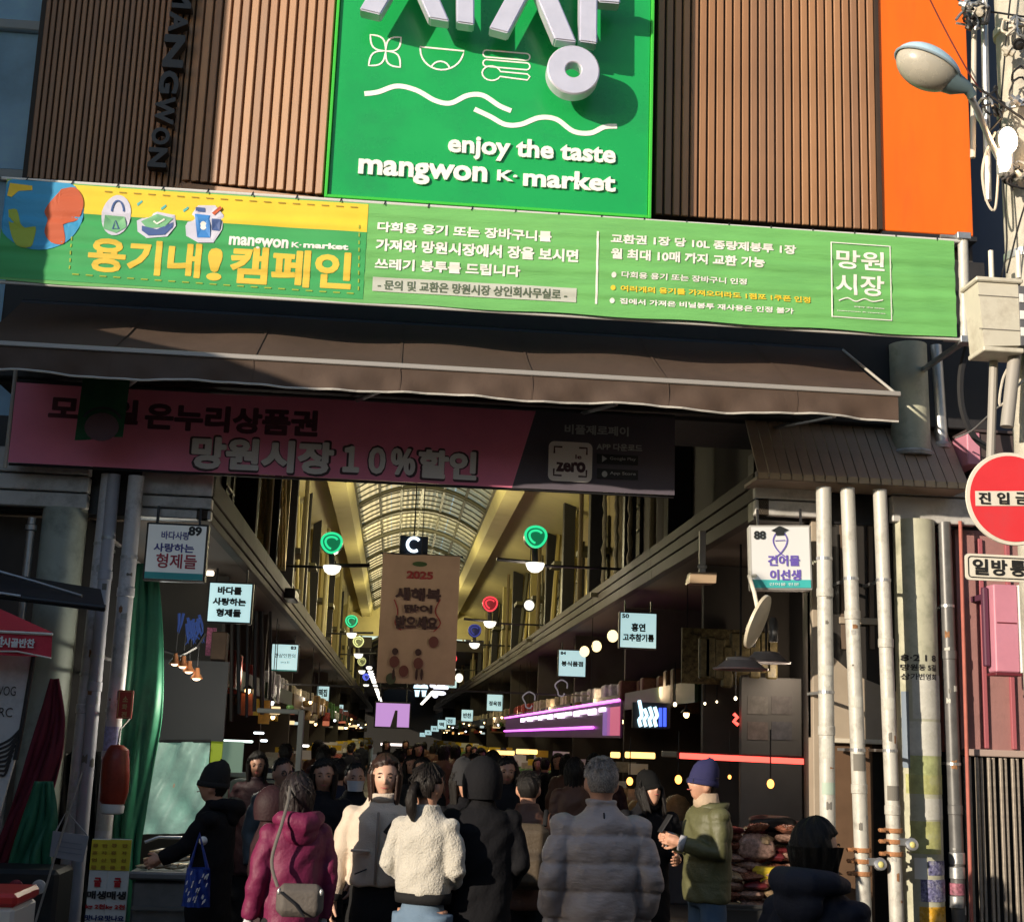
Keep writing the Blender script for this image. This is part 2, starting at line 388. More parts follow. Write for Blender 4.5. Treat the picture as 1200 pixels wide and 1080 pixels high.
# ------------------------------------------------------------------ big green sign
ys = -.60
x0,z0,x1,z1 = rectw(385, 0, 760, 256, ys); zS = z0
x1 = P(759,254,ys).x; x0 = P(384,228,ys).x; z0 = (P(384,228,ys).z+P(759,254,ys).z)/2
S = thing('market_sign', 'large green market sign with silver letters and line icons between the slats', 'sign', ((x0+x1)/2, -.3, z0))
b = MB(); b.box(x0, ys, z0, x1, -.1, zt, .006); part('panel', b, M_green, S)
for nm, bx in (('edge_trim', (x0-.028, ys-.03, z0-.03, x0-.001, -.1, zt)), ('edge_trim', (x1+.001, ys-.03, z0-.03, x1+.028, -.1, zt)), ('edge_trim', (x0, ys-.03, z0-.03, x1, -.1, z0-.001))):
    b = MB(); b.box(*bx, .004); part(nm, b, M_greenedge, S)
def pz(pts, y): return [(P(a, c, y).x, P(a, c, y).z) for a, c in pts]
def letter(name, polys, y, th, m, parent, c=.012):
    b = MB()
    for p_ in polys:
        q = pz(p_, y); area = sum(q[i][0]*q[(i+1)%len(q)][1]-q[(i+1)%len(q)][0]*q[i][1] for i in range(len(q)))
        if area < 0: q = q[::-1]
        b.prism(q, y, y+th)
    me_o = part(name, b, m, parent)
    bm = bmesh.new(); bm.from_mesh(me_o.data); bmesh.ops.recalc_face_normals(bm, faces=bm.faces[:])
    bmesh.ops.bevel(bm, geom=[e for e in bm.edges if len(e.link_faces)==2 and e.calc_face_angle(0) > .5], offset=c, segments=2, affect='EDGES'); bm.to_mesh(me_o.data); bm.free()
    return me_o
yl = ys-.34
letter('letter_stroke', [[(421,11),(446,17),(492,-62),(467,-66)]], yl, .15, M_chrome, S)
letter('letter_stroke', [[(503,21),(527,25),(492,-56),(470,-52)]], yl-.004, .15, M_chrome, S)
letter('letter_stroke', [[(535,26),(556,29),(556,-95),(535,-98)]], yl, .15, M_chrome, S)
letter('letter_stroke', [[(573,33),(596,39),(640,-45),(618,-50)]], yl, .15, M_chrome, S)
letter('letter_stroke', [[(650,46),(676,49),(634,-50),(612,-44)]], yl-.004, .15, M_chrome, S)
letter('letter_stroke', [[(578,-54),(672,-48),(672,-66),(578,-72)]], yl, .15, M_chrome, S)
letter('letter_stroke', [[(679,48),(700,51),(701,-92),(680,-95)]], yl, .15, M_chrome, S)
letter('letter_stroke', [[(701,2),(727,4),(727,-14),(701,-16)]], yl, .148, M_chrome, S)
b = MB(); c0 = P(672,82,yl); ro = .235; ri = .072
b.lathe([(ri,0),(ri+.008,-.008),(ro-.012,-.008),(ro,.004),(ro,.13),(ri,.13),(ri,0)], (c0.x, yl, c0.z), 40, 'y', cap=False); part('letter_ring', b, M_chrome, S, smooth='auto')
# line icons
yi = ys-.004
def arcpts(cx, cy, rx, ry, a0, a1, n=14, rot=0):
    out = []
    for k in range(n+1):
        a = math.radians(a0+(a1-a0)*k/n); u = rx*math.cos(a); v = ry*math.sin(a); r = math.radians(rot)
        out.append((cx+u*math.cos(r)-v*math.sin(r), cy+u*math.sin(r)+v*math.cos(r)))
    return out
PXM = (P(575,60,ys).x-P(574,60,ys).x)
b = MB()
for (tx, ty) in ((434,41),(470,44),(469,79),(432,77)):
    cx0, cy0 = 452, 60; dx, dy = tx-cx0, ty-cy0; L = math.hypot(dx,dy); nx, ny = -dy/L, dx/L
    pts = [(cx0+dx*u+nx*w_*s, cy0+dy*u+ny*w_*s) for s, rng in ((1, range(0,9)), (-1, range(7,0,-1))) for u, w_ in [((k/8), 7.5*math.sin(math.pi*(k/8))) for k in rng]]
    b.ribbon(pz(pts, yi), PXM*2, yi-.0002*len(b.v)/50, True)
part('icon', b, M_white, S)
b = MB(); b.ribbon(pz([(492,55)]+[(544,60)]+arcpts(518,58,25.5,24,5,180,14)[1:], yi), PXM*2, yi, True); b.ribbon(pz(arcpts(516,82,11,10,195,352,8), yi-.001), PXM*2, yi-.001); part('icon', b, M_white, S)
b = MB()
for yy, xe in ((63,0),(74,0)): b.ribbon(pz(arcpts(570+xe,yy,4,4,90,270,6)+arcpts(617,yy+4,4,4,-90,90,6), yi), PXM*1.8, yi, True)
b.ribbon(pz(arcpts(576,86,11,8.5,20,340,14,5)+[(618,87),(621,90),(618,94)], yi-.001), PXM*1.8, yi-.001, True); part('icon', b, M_white, S)
def smoothpts(p, n=6):
    out = []
    for i in range(len(p)-1):
        p0 = p[max(i-1,0)]; p1 = p[i]; p2 = p[i+1]; p3 = p[min(i+2,len(p)-1)]
        for k in range(n):
            t_ = k/n; out.append(tuple(.5*((2*p1[j])+(-p0[j]+p2[j])*t_+(2*p0[j]-5*p1[j]+4*p2[j]-p3[j])*t_*t_+(-p0[j]+3*p1[j]-3*p2[j]+p3[j])*t_**3) for j in range(len(p1))))
    out.append(tuple(p[-1])); return out
b = MB(); b.ribbon(pz(smoothpts([(427,110),(443,108),(465,101),(488,106),(510,118),(528,121),(548,112),(566,112),(585,124),(599,130)]), yi), PXM*6, yi); part('wave_stripe', b, M_white, S)
b = MB(); b.ribbon(pz(smoothpts([(556,128),(575,137),(592,146),(610,146),(632,138),(652,140),(672,154),(692,156),(708,149),(723,148)]), yi-.001), PXM*6, yi-.001); part('wave_stripe', b, M_white, S)
yt = ys-.02
b = MB(); b.text('enjoy the taste', *rectw(526,157,721,198,yt), yt, .022, .018, .012); part('lettering', b, M_white, S)
b = MB(); b.text('mangwon', *rectw(421,186,570,221,yt), yt, .022, .018, .014); part('lettering', b, M_white, S)
b = MB(); b.text('K·', *rectw(583,199,606,213,yt), yt, .02, .018, .01); part('lettering', b, M_white, S)
b = MB(); b.text('market', *rectw(614,197,721,225,yt), yt, .022, .018, .014); part('lettering', b, M_white, S)

# ------------------------------------------------------------------ upright black lettering on the left slats
V = thing('upright_lettering', 'stack of black sideways letters fixed up the left slat cladding', 'sign', (P(190,190,-.3).x, -.3, P(190,196,-.3).z))
seq = [('M',-28,-6),('A',1,27),('N',40,78),('G',82,110),('W',113,141),('O',145,170),('N',172,197)]
seq = [('M',-18,10),('A',14,38),('N',41,79),('G',83,110),('W',113,146),('O',149,170),('N',173,196)]
for ch, ya, yb_ in seq:
    xc = 213-(ya+yb_)/2*.155*1.0; yv = -.36
    b = MB(); x0,z0,x1,z1 = rectw(xc-9.5, ya, xc+9.5, yb_, yv); b.text(ch, x0,z0,x1,z1, yv, .02, .11, .02, rot=1); part('letter', b, M_black, V)

# ------------------------------------------------------------------ campaign banner
yb = -1.25
bx0, bz0, bx1, bz1 = P(8,212,yb).x, (P(0,330,yb).z+P(1118,392,yb).z)/2, P(1118,280,yb).x, (P(8,212,yb).z+P(1118,280,yb).z)/2
def bwarp(x, z):
    u = (z-bz0)/(bz1-bz0); e = min(1, (u)*(1-u)*6)
    return (.0055*math.sin(z*34+x*.7+.8*math.sin(x*2.1))+.0025*math.sin(z*61-x*1.3+1)+.003*math.sin(x*9+z*4)+.0025*math.sin(x*23+z*9)*math.exp(-min(abs(x-bx0),abs(x-bx1))*1.6))*e + .02*math.sin((x-bx0)*.8)
B = thing('campaign_banner', 'long green and yellow cloth banner stretched above the awning', 'banner', ((bx0+bx1)/2, yb, bz0))
M_bg = mat('banner green cloth', (.15,.44,.125), .65, noise=.07, nscale=4, bump=.45, bscale=11, stretch=(.35,1,2.2), dirt=(.12,.36,.11), dscale=1.6)
M_bg2 = mat('banner deep green print', (.045,.34,.10), .65, noise=.05, nscale=4)
M_by = mat('banner yellow print', (.80,.56,.04), .65, noise=.05, nscale=4)
M_bgold = mat('banner gold lettering', (.72,.50,.06), .65, noise=.05, nscale=4)
M_bw = mat('banner white print', (.80,.80,.76), .65)
M_bblue = mat('banner blue print', (.04,.30,.56), .65); M_brd = mat('banner orange red print', (.50,.10,.04), .65); M_blime = mat('banner lime print', (.32,.42,.05), .65)
M_bgrey = mat('banner grey print', (.50,.52,.46), .65); M_btxt = mat('banner dark print', (.10,.14,.09), .65)
g_ = MB(); g_.grid(lambda u, v: (bx0+(bx1-bx0)*u, yb+bwarp(bx0+(bx1-bx0)*u, bz0+(bz1-bz0)*v), bz0+(bz1-bz0)*v - .012*math.sin(u*math.pi*7)**2*(1-v)), 150, 60)
cloth = part('cloth', g_, M_bg, B, smooth=True)
def bflat(fn, x0, z0, x1, z1, m, name, dy=.004, nu=24, nv=14):
    q = MB(); q.grid(lambda u, v: (lambda xx, zz: (xx, yb-dy+bwarp(xx, zz), zz))(*fn(x0+(x1-x0)*u, z0+(z1-z0)*v)), nu, nv); return part(name, q, m, cloth, smooth=True)
ident = lambda x, z: (x, z)
xe = P(432,235,yb).x; zy = (P(100,249,yb).z+P(432,273,yb).z)/2
bflat(ident, bx0+.004, bz0+.02, xe, zy, M_bg2, 'printed_field', .003, 60, 40)
bflat(ident, bx0+.004, zy, xe, bz1-.012, M_by, 'printed_stripe', .003, 60, 16)
def bshape(pts, m, name, dy):
    """closed printed shape given in photo pixels, as a fan of strips that follows the cloth"""
    q = pz(pts, yb); cx_ = sum(a for a, _ in q)/len(q); cz_ = sum(c for _, c in q)/len(q)
    mb = MB(); R = 10; n = len(q)
    vs = [(cx_+(a-cx_)*k/R, cz_+(c-cz_)*k/R) for k in range(R+1) for a, c in q]
    fs = [(k*n+i, k*n+(i+1)%n, (k+1)*n+(i+1)%n, (k+1)*n+i) for k in range(R) for i in range(n)]
    mb.add([(min(max(a, bx0+.003), bx1), yb-dy+bwarp(a, c), min(max(c, bz0), bz1-.003)) for a, c in vs], fs); return part(name, mb, m, cloth)
bshape(arcpts(46,246,52,47,0,360,40), M_bblue, 'printed_globe', .008)
bshape(smoothpts([(72,222),(88,220),(97,232),(97,246),(90,258),(78,262),(68,268),(76,276),(74,286),(60,284),(52,272),(56,258),(52,248),(60,236),(72,222)],3), M_brd, 'printed_land', .011)
bshape(smoothpts([(10,246),(20,246),(24,262),(32,268),(42,266),(40,280),(36,290),(20,288),(12,270),(10,246)],3), M_blime, 'printed_land', .011)
bshape([(12,215),(38,218),(38,223),(22,224),(14,232),(9,230)], M_by, 'printed_land', .011)
def wpart(name, mb, m, par):
    mb.v = [(v[0], v[1]+bwarp(v[0], v[2]), v[2]) for v in mb.v]; return part(name, mb, m, par)
def btext(s, r, m, bold=.02, sp=.01, parent=None, dy=.0055):
    mb = MB(); mb.text(s, *rectw(*r, yb), yb-dy, bold, 0, sp, warp=bwarp); return part('lettering', mb, m, cloth)
btext('용기내', (106,278,233,325), M_bgold, .02, .018); btext('!', (245,290,258,328), M_bgold, .02, .018); btext('캠페인', (272,288,410,339), M_bgold, .02, .018)
btext('mangwon', (269,276,337,295), M_bw, .02, .015); btext('K·', (342,283,353,290), M_bw, .02, .01); btext('market', (356,283,408,293), M_bw, .025, .025)
# dashed stitch round the slogan
mb = MB()
def dash(a, c, n):
    for k in range(n):
        t0, t1 = (k+.15)/n, (k+.65)/n; q = pz([(a[0]+(c[0]-a[0])*t, a[1]+(c[1]-a[1])*t) for t in (t0, (t0+t1)/2, t1)], yb)
        k0 = len(mb.v); mb.ribbon(q, .011, yb-.008); 
        for i in range(k0, len(mb.v)): v = mb.v[i]; mb.v[i] = (v[0], v[1]+bwarp(v[0], v[2]), v[2])
dash((84,276),(81,318),5); dash((82,321),(420,344),21); dash((421,262),(420,343),9)
part('stitch_line', mb, M_blime, cloth, kind='stuff')
mb = MB()
def dash2(a, c, n): dash(a, c, n)
dash((120,224),(425,243),18); part('stitch_line', mb, mat('banner brown dash', (.35,.24,.03), .7), cloth, kind='stuff')
# three stickers
M_stk = mat('sticker violet white', (.56,.56,.68), .6); M_stg = mat('sticker green', (.16,.42,.22), .6); M_stn = mat('sticker navy', (.05,.10,.28), .6); M_stb = mat('sticker blue', (.04,.22,.60), .6)
bshape(arcpts(136,252,17,24,0,360,24,12), M_stk, 'sticker', .009); bshape([(123,252),(146,254),(148,266),(136,273),(121,268)], M_stg, 'sticker_print', .012)
mb = MB(); mb.ribbon(pz(arcpts(138,248,7,13,180,360,10), yb), .014, yb-.015); wpart('sticker_print', mb, M_stn, cloth)
mb = MB(); mb.ribbon(pz([(132,268),(135,258),(139,268)], yb), .012, yb-.016, True); wpart('sticker_print', mb, M_stn, cloth)
bshape([(160,258),(184,248),(205,252),(206,264),(196,277),(172,279),(161,271)], M_stk, 'sticker', .009)
bshape([(165,259),(184,251),(203,256),(192,266),(172,267)], M_stg, 'sticker_print', .012); bshape([(166,264),(173,269),(192,268),(203,260),(202,266),(193,275),(174,276),(166,270)], M_stn, 'sticker_print', .013)
mb = MB(); mb.ribbon(pz([(180,259),(184,262),(193,257)], yb), .014, yb-.016); wpart('sticker_print', mb, M_bw, cloth)
bshape([(217,264),(226,248),(232,240),(252,240),(262,252),(260,268),(250,284),(232,284),(218,276)], M_stk, 'sticker', .009)
bshape([(228,250),(246,252),(246,278),(231,278)], M_stb, 'sticker_print', .012); bshape([(248,256),(259,257),(257,270),(248,269)], M_stn, 'sticker_print', .013); bshape([(229,242),(240,243),(240,248),(229,247)], M_stn, 'sticker_print', .013)
bshape(arcpts(238,264,4,5,0,360,12), M_bw, 'sticker_print', .016); bshape([(248,249),(258,241),(260,244),(251,252)], M_brd, 'sticker_print', .016)
for a in ((160,238),(188,243),(214,245)):
    bshape([(a[0],a[1]),(a[0]+6,a[1]-4),(a[0]+7,a[1]-2),(a[0]+1,a[1]+3)], mat('banner teal print', (.10,.45,.42), .6), 'printed_mark', .006)
btext('다회용 용기 또는 장바구니를', (443,259,646,284), M_bw, .02, .022)
btext('가져와 망원시장에서 장을 보시면', (441,279,677,308), M_bw, .02, .022)
btext('쓰레기 봉투를 드립니다', (440,302,609,325), M_bw, .02, .022)
xa,za,xb,zb_ = rectw(437,324,675,355,yb); bflat(ident, xa,za,xb,zb_, M_bgrey, 'printed_strip', .006, 40, 10)
btext('- 문의 및 교환은 망원시장 상인회사무실로 -', (443,327,664,352), M_btxt, .02, .006, dy=.008)
mb = MB(); q = P(699,272,yb); q2 = P(699,357,yb); mb.grid(lambda u,v: (q.x+.018*u, yb-.006+bwarp(q.x, q2.z+(q.z-q2.z)*v), q2.z+(q.z-q2.z)*v), 1, 30); part('printed_line', mb, M_bw, cloth)
btext('교환권 1장 당 10L 종량제봉투 1장', (716,275,932,299), M_bw, .02, .02)
btext('월 최대 10매 까지 교환 가능', (716,292,895,315), M_bw, .02, .02)
btext('다회용 용기 또는 장바구니 인정', (728,319,874,335), M_bw, .02, .012)
btext('여러개의 용기를 가져오더라도 1점포 1쿠폰 인정', (727,335,949,356), M_by, .02, .012)
btext('집에서 가져온 비닐봉투 재사용은 인정 불가', (726,350,929,369), M_bw, .02, .012)
for i, (a, c, m_) in enumerate([(719,323,M_bw),(718,338,M_by),(717,353,M_bw)]): bshape(arcpts(a,c,3,3.2,0,360,10), m_, 'printed_bullet', .005)
mb = MB(); mb.ribbon([(x, z) for x, z in (lambda r: [(r[0],r[1]),(r[2],r[1]),(r[2],r[3]),(r[0],r[3])])(rectw(973,285,1044,376,yb))], .013, yb-.010, True); wpart('printed_frame', mb, M_bw, cloth)
btext('망원', (979,293,1036,319), M_bw, .02, .0); btext('시장', (978,321,1036,349), M_bw, .02, .0)
mb = MB(); mb.ribbon(pz(smoothpts([(982,353),(992,350),(1002,354),(1012,351),(1022,354),(1034,352)]), yb), .010, yb-.010); wpart('printed_wave', mb, M_bw, cloth)
btext('enjoy the taste', (1000,359,1036,363), M_bw, .02, .01); btext('mangwon K·market', (980,364,1037,369), M_bw, .02, .01)
# rods and lashings
mb = MB(); mb.tube([(bx0-.05,yb+.03,bz1+.012),(bx1+.1,yb+.03,bz1+.012)], .016); mb.tube([(bx0-.05,yb+.03,bz0-.012),(bx1+.05,yb+.03,bz0-.012)], .014); part('rod', mb, mat('white rod', (.6,.6,.58), .5), B, smooth='auto')
for k in range(22):
    xx = bx0+.15+k*(bx1-bx0-.3)/21
    mb = MB(); mb.tube([(xx,yb-.002,bz1-.01),(xx+.01,yb+.02,bz1+.035),(xx+.02,yb+.05,bz1+.0)], .005, 6); part('tie', mb, M_black, B)
for s, (za, zc) in enumerate(((bz1-.06, bz1+.08),)):
    pass
# steel support post at the banner's right end with brackets back to the wall
t = thing('banner_post', 'weathered round steel post clamped at the right end of the banner', 'post', (bx1+.2, yb+.05, bz0-.25))
a = P(1128,276,yb+.05); c = P(1131,402,yb+.05)
mb = MB(); mb.tube([(a.x,a.y,a.z),(c.x,a.y,c.z)], .045, 12); part('post', mb, M_post, t, smooth='auto')
for zz in (a.z-.02, c.z+.02):
    mb = MB(); mb.tube([(bx1-.1,yb+.05,zz),(c.x+.05,yb+.05,zz)], .018, 8); mb.box(c.x-.06,yb-.01,zz-.03,c.x+.06,yb+.11,zz+.03,.005); mb.box(c.x-.02,yb+.1,zz-.02,c.x+.02,-.24,zz+.02); part('bracket', mb, M_steel, t)

# ------------------------------------------------------------------ awning
M_awn = mat('brown awning fabric', (.078,.050,.036), .8, noise=.12, nscale=2.5, bump=.25, bscale=9, dirt=(.055,.037,.028), dscale=1.2)
M_trimw = mat('white awning piping', (.50,.48,.44), .5)
ya_, yf_ = -.14, -1.5
xl = P(-40,398,yf_).x; xr = P(1052,468,yf_).x; zf = (P(0,398,yf_).z*.5+P(1050,466,yf_).z*.5); zv = (P(0,428,yf_).z+P(1048,499,yf_).z)/2; ztop = 5.44
A = thing('awning', 'dark brown fabric awning with white piping under the green banner', 'awning', ((xl+xr)/2, -1, zv))
def sag(u): return .018*math.sin(u*math.pi*9)**2
mb = MB(); mb.grid(lambda u, v: (xl+(xr-xl)*u, ya_+(yf_-ya_)*v, ztop+(zf-ztop)*v-.05*math.sin(v*math.pi)*(.5+.5*math.cos(u*math.pi*10)) ), 120, 16); part('canopy_fabric', mb, M_awn, A, smooth=True)
rv = random.Random(3); ph = [rv.uniform(0,6) for _ in range(6)]
def vwave(x, v): return v*(.022*math.sin(x*5+ph[0])+.016*math.sin(x*11+ph[1]+v*2)+.008*math.sin(x*23+ph[2]-v*3)) + .02*math.sin(v*3)*math.exp(-((x-2.1)/.12)**2)
mb = MB(); mb.grid(lambda u, v: (xl+(xr-xl)*u, yf_-.012+vwave(xl+(xr-xl)*u, v), zf-.02+(zv-zf+.02)*v+v*.012*math.sin((xl+(xr-xl)*u)*4+1)), 240, 10); part('valance', mb, M_awn, A, smooth=True)
mb = MB(); mb.tube([(xl+(xr-xl)*k/120, yf_-.014+vwave(xl+(xr-xl)*k/120, 1), zv+.012*math.sin((xl+(xr-xl)*k/120)*4+1)) for k in range(121)], .009, 6); part('piping', mb, M_trimw, A)
mb = MB(); mb.box(xl-.02, yf_-.03, zf-.022, xr+.02, yf_+.03, zf+.018, .006); part('front_bar', mb, mat('pale awning bar', (.34,.32,.30), .5, .2), A)
mb = MB(); mb.tube([(xr-.01,ya_,ztop),(xr-.01,yf_,zf)], .012, 6); part('piping', mb, M_trimw, A)
for fx in (-2.6, -.6, 1.4, 3.3):
    mb = MB(); mb.tube([(fx,ya_+.2,zf+.02),(fx+.35,(ya_+yf_)/2,zf-.04),(fx,yf_+.05,zf-.02)], .02, 8); part('arm', mb, M_steel, A)
mb = MB(); mb.tube([(xl,ya_,ztop-.03),(xr,ya_,ztop-.03)], .045, 10); mb.box(xl,ya_,ztop-.1,xr,-.121,ztop+.02); part('cassette', mb, M_black, A)

for sx_ in (-2.35, -1.25, -.1, .95, 2.05, 3.1):
    mb = MB(); mb.grid(lambda u, v: (sx_+.02*u, ya_+(yf_-ya_)*v-.004, ztop+(zf-ztop)*v-.05*math.sin(v*math.pi)*(.5+.5*math.cos((sx_-xl)/(xr-xl)*math.pi*10))+.006), 1, 16); part('canopy_seam', mb, M_awn, A)
    mb = MB(); mb.grid(lambda u, v: (sx_+.012*u+.01*math.sin(v*3), yf_-.018+vwave(sx_, v), zf-.02+(zv-zf+.02)*v+v*.012*math.sin(sx_*4+1)), 1, 10); part('valance_seam', mb, M_awn, A)
# ------------------------------------------------------------------ pink banner
yp = -.3
x0,z0,x1,z1 = rectw(22,446,790,580,yp); x0 = P(14,500,yp).x; z0 = (P(10,542,yp).z+P(790,580,yp).z)/2; z1 = (P(20,446,yp).z+P(600,482,yp).z)/2
Q = thing('voucher_banner', 'pink and dark grey voucher discount banner in the shade under the awning', 'banner', ((x0+x1)/2, yp, z0))
M_pk = mat('pink banner print', (.90,.25,.40), .55, noise=.06, nscale=3, bump=.15, bscale=8); M_dg = mat('charcoal banner print', (.10,.085,.11), .55, noise=.06)
def pw(x, z): return .012*math.sin(x*2.1)+.006*math.sin(x*5+z*6)
xs_t = P(628,484,yp).x; xs_b = P(600,572,yp).x
g_ = MB(); g_.grid(lambda u, v: (lambda z: (x0+(xs_b+(xs_t-xs_b)*v-x0)*u, yp+pw(x0+(xs_b+(xs_t-xs_b)*v-x0)*u, z), z))(z0+(z1-z0)*v), 70, 10); c1 = part('cloth', g_, M_pk, Q, smooth=True)
g_ = MB(); g_.grid(lambda u, v: (lambda z, xs: (xs+(x1-xs)*u, yp+pw(xs+(x1-xs)*u, z), z))(z0+(z1-z0)*v, xs_b+(xs_t-xs_b)*v), 24, 10); c2 = part('cloth', g_, M_dg, Q, smooth=True)
M_dred = mat('maroon print', (.10,.02,.04), .55); M_pwht = mat('soft white print', (.80,.74,.72), .55); M_out = mat('dark outline print', (.07,.03,.04), .55)
def ptext(s, r, m, bold=.02, sp=.02, dy=.006, par=None):
    mb = MB(); mb.text(s, *rectw(*r, yp), yp-dy, bold, 0, sp, warp=pw); return part('lettering', mb, m, par or c1)
ptext('모바일', (60,464,160,497), M_dred, .02, .03); ptext('온누리상품권', (172,472,371,512), M_dred, .02, .03)
for s, r in (('망원시장', (227,512,389,556)), ('１０％', (404,523,485,557)), ('할인', (492,527,557,562))):
    rr = (r[0]-2, r[1]-2, r[2]+2, r[3]+2); ptext(s, rr, M_out, .02, .045, .005); ptext(s, r, M_pwht, .022, .03, .012)
ptext('비플제로페이', (662,497,736,512), mat('grey print', (.45,.45,.45), .6), .02, .01, par=c2); ptext('APP 다운로드', (699,519,752,530), mat('grey print'), .02, .01, par=c2)
def rrect(x0,z0,x1,z1,r,n=5):
    out = []
    for cx_,cz_,a0 in ((x1-r,z1-r,0),(x0+r,z1-r,90),(x0+r,z0+r,180),(x1-r,z0+r,270)):
        for k in range(n+1): a = math.radians(a0+90*k/n); out.append((cx_+r*math.cos(a), cz_+r*math.sin(a)))
    return out
X0,Z0,X1,Z1 = rectw(643,517,693,566,yp); mb = MB(); mb.poly(rrect(X0,Z0,X1,Z1,.05)[::-1], yp-.022); part('app_badge', mb, M_pwht, c2)
ptext('zero', (652,541,685,554), M_out, .02, .03, .027, c2); ptext('Bizple', (655,532,681,540), M_dred, .02, .01, .027, c2)
for cx_, cz_, sx_, sz_ in ((X0+.05,Z1-.05,1,-1),(X1-.05,Z1-.05,-1,-1),(X0+.05,Z0+.05,1,1),(X1-.05,Z0+.05,-1,1)):
    mb = MB(); mb.ribbon([(cx_+sx_*.07,cz_),(cx_,cz_),(cx_,cz_+sz_*.06)], .016, yp-.026); part('badge_mark', mb, M_out, c2)
for k, s in enumerate(('Google Play', 'App Store')):
    ya2 = 535+k*17; a = rectw(699, ya2-3, 747, ya2+11, yp); mb = MB(); mb.box(a[0],yp-.022,a[1],a[2],yp-.018,a[3]); part('store_badge', mb, M_black, c2)
    ptext(s, (714,ya2+1,744,ya2+7), mat('grey print'), .01, .0, .03, c2)
q = pz([(705,534),(711,538),(705,542)], yp); mb = MB(); mb.poly(q, yp-.026); part('badge_mark', mb, mat('grey print'), c2)
q = P(708,556,yp); mb = MB(); mb.disc(q.x,q.z,.025,.028,yp-.026,12); part('badge_mark', mb, mat('grey print'), c2)
mb = MB(); mb.tube([(x0,yp+.03,z1+.02),(x1,yp+.03,z1+.02)], .02, 8); mb.tube([(x0,yp+.03,z0-.01),(x1,yp+.03,z0-.01)], .012, 8); part('rod', mb, M_black, Q)
mb = MB(); a = P(14,520,yp); mb.tube([(x0-.02,yp,z0-.05),(x0-.02,yp,z1+.3)], .018, 8); part('frame_edge', mb, M_trimw, Q)
# dark green pennant hanging before it
yk = -.75; a = P(98,440,yk); c = P(146,516,yk)
t = thing('green_pennant', 'small dark green cloth pennant hanging before the left of the pink banner', 'pennant', ((a.x+c.x)/2, yk, c.z))
mb = MB(); mb.grid(lambda u, v: (a.x+(c.x-a.x)*u-.02*(1-v), yk+.02*math.sin(u*7), c.z+(4.75-c.z)*v+.05*(1-v)*(u-.4)), 10, 12); pc = part('cloth', mb, mat('dark green pennant cloth', (.015,.085,.035), .8, noise=.2), t, smooth=True)
mb = MB(); q = P(119,500,yk-.03); mb.disc(q.x,q.z,.14,.12,yk-.028,18); part('printed_emblem', mb, mat('faded mauve emblem', (.11,.055,.065), .7), pc)
mb = MB(); mb.ribbon([(q.x+.16*math.cos(a_), q.z+.03+.13*math.sin(a_)) for a_ in [math.radians(20+14*k) for k in range(11)]], .02, yk-.032); part('printed_emblem', mb, M_black, pc)
# ------------------------------------------------------------------ right side: canopy deck, fascia, columns, posts
R_ = thing('right_shop_front', 'grey fascia and shop wall at the right of the entrance, behind the pale posts', 'shop front', (4.6, .3, 0))
# deck of narrow brown boards sloping out over the fascia
M_deck = mat('bronze deck board', (.38,.29,.22), .5, .1, noise=.12, nscale=4, dirt=(.26,.19,.14), dscale=3)
M_deckedge = mat('tan board end', (.46,.36,.24), .6, noise=.15, nscale=7)
pA = P(888,553,-.45); pB = P(1135,563,-.45); zt_ = P(905,502,.0).z+.1
nb = 19
dk = MB(); dk.box(pA.x, -.44, pA.z-.06, pB.x, .02, pA.z-.03); dko = part('canopy_deck', dk, M_deck, R_)
pitch = (pB.x-pA.x)/nb
for k in range(nb):
    xa_ = pA.x+k*pitch; b = MB()
    b.add([(xa_+.004,-.45,pA.z),(xa_+pitch-.004,-.45,pA.z),(xa_+pitch-.004,.02,zt_),(xa_+.004,.02,zt_),(xa_+.004,-.45,pA.z-.03),(xa_+pitch-.004,-.45,pA.z-.03),(xa_+pitch-.004,.02,zt_-.03),(xa_+.004,.02,zt_-.03)],
          [(0,1,2,3),(7,6,5,4),(0,4,5,1),(1,5,6,2),(2,6,7,3),(3,7,4,0)])
    bo = part('board', b, M_deck, dko)
    e = MB(); e.box(xa_+.006,-.458,pA.z-.055,xa_+pitch-.006,-.451,pA.z-.002); part('board_end', e, M_deckedge, R_)
# fascia boards: front run and gap with downpipes, second run
def boards(name, x0, x1, zs, y, parent, m=M_alu, d=.12):
    for i in range(len(zs)-1):
        b = MB(); b.box(x0, y+.012*i, zs[i+1]+.006, x1, y+d, zs[i]-.006, .008); part(name, b, m, parent)
zR = [P(885,552,0).z, P(885,583-15,0).z, P(885,585,0).z, P(885,604,0).z]
xf0, xf1 = P(884,590,0).x, P(962,590,0).x
boards('fascia_board', xf0, xf1, zR, -.06, R_); xg0 = P(1042,590,0).x
boards('fascia_board', xf1+.002, xg0-.002, zR[:3]+[zR[3]+.05], .12, R_, M_postdk)
boards('fascia_board', xg0, P(1140,600,0).x, [zR[0]-.02, zR[0]-.17, zR[3]-.01], -.1, R_)
b = MB(); b.box(xf0+.02, .1, zR[3]-.02, 7.2, .3, zR[0]+.2); part('fascia_core', b, M_black, R_)
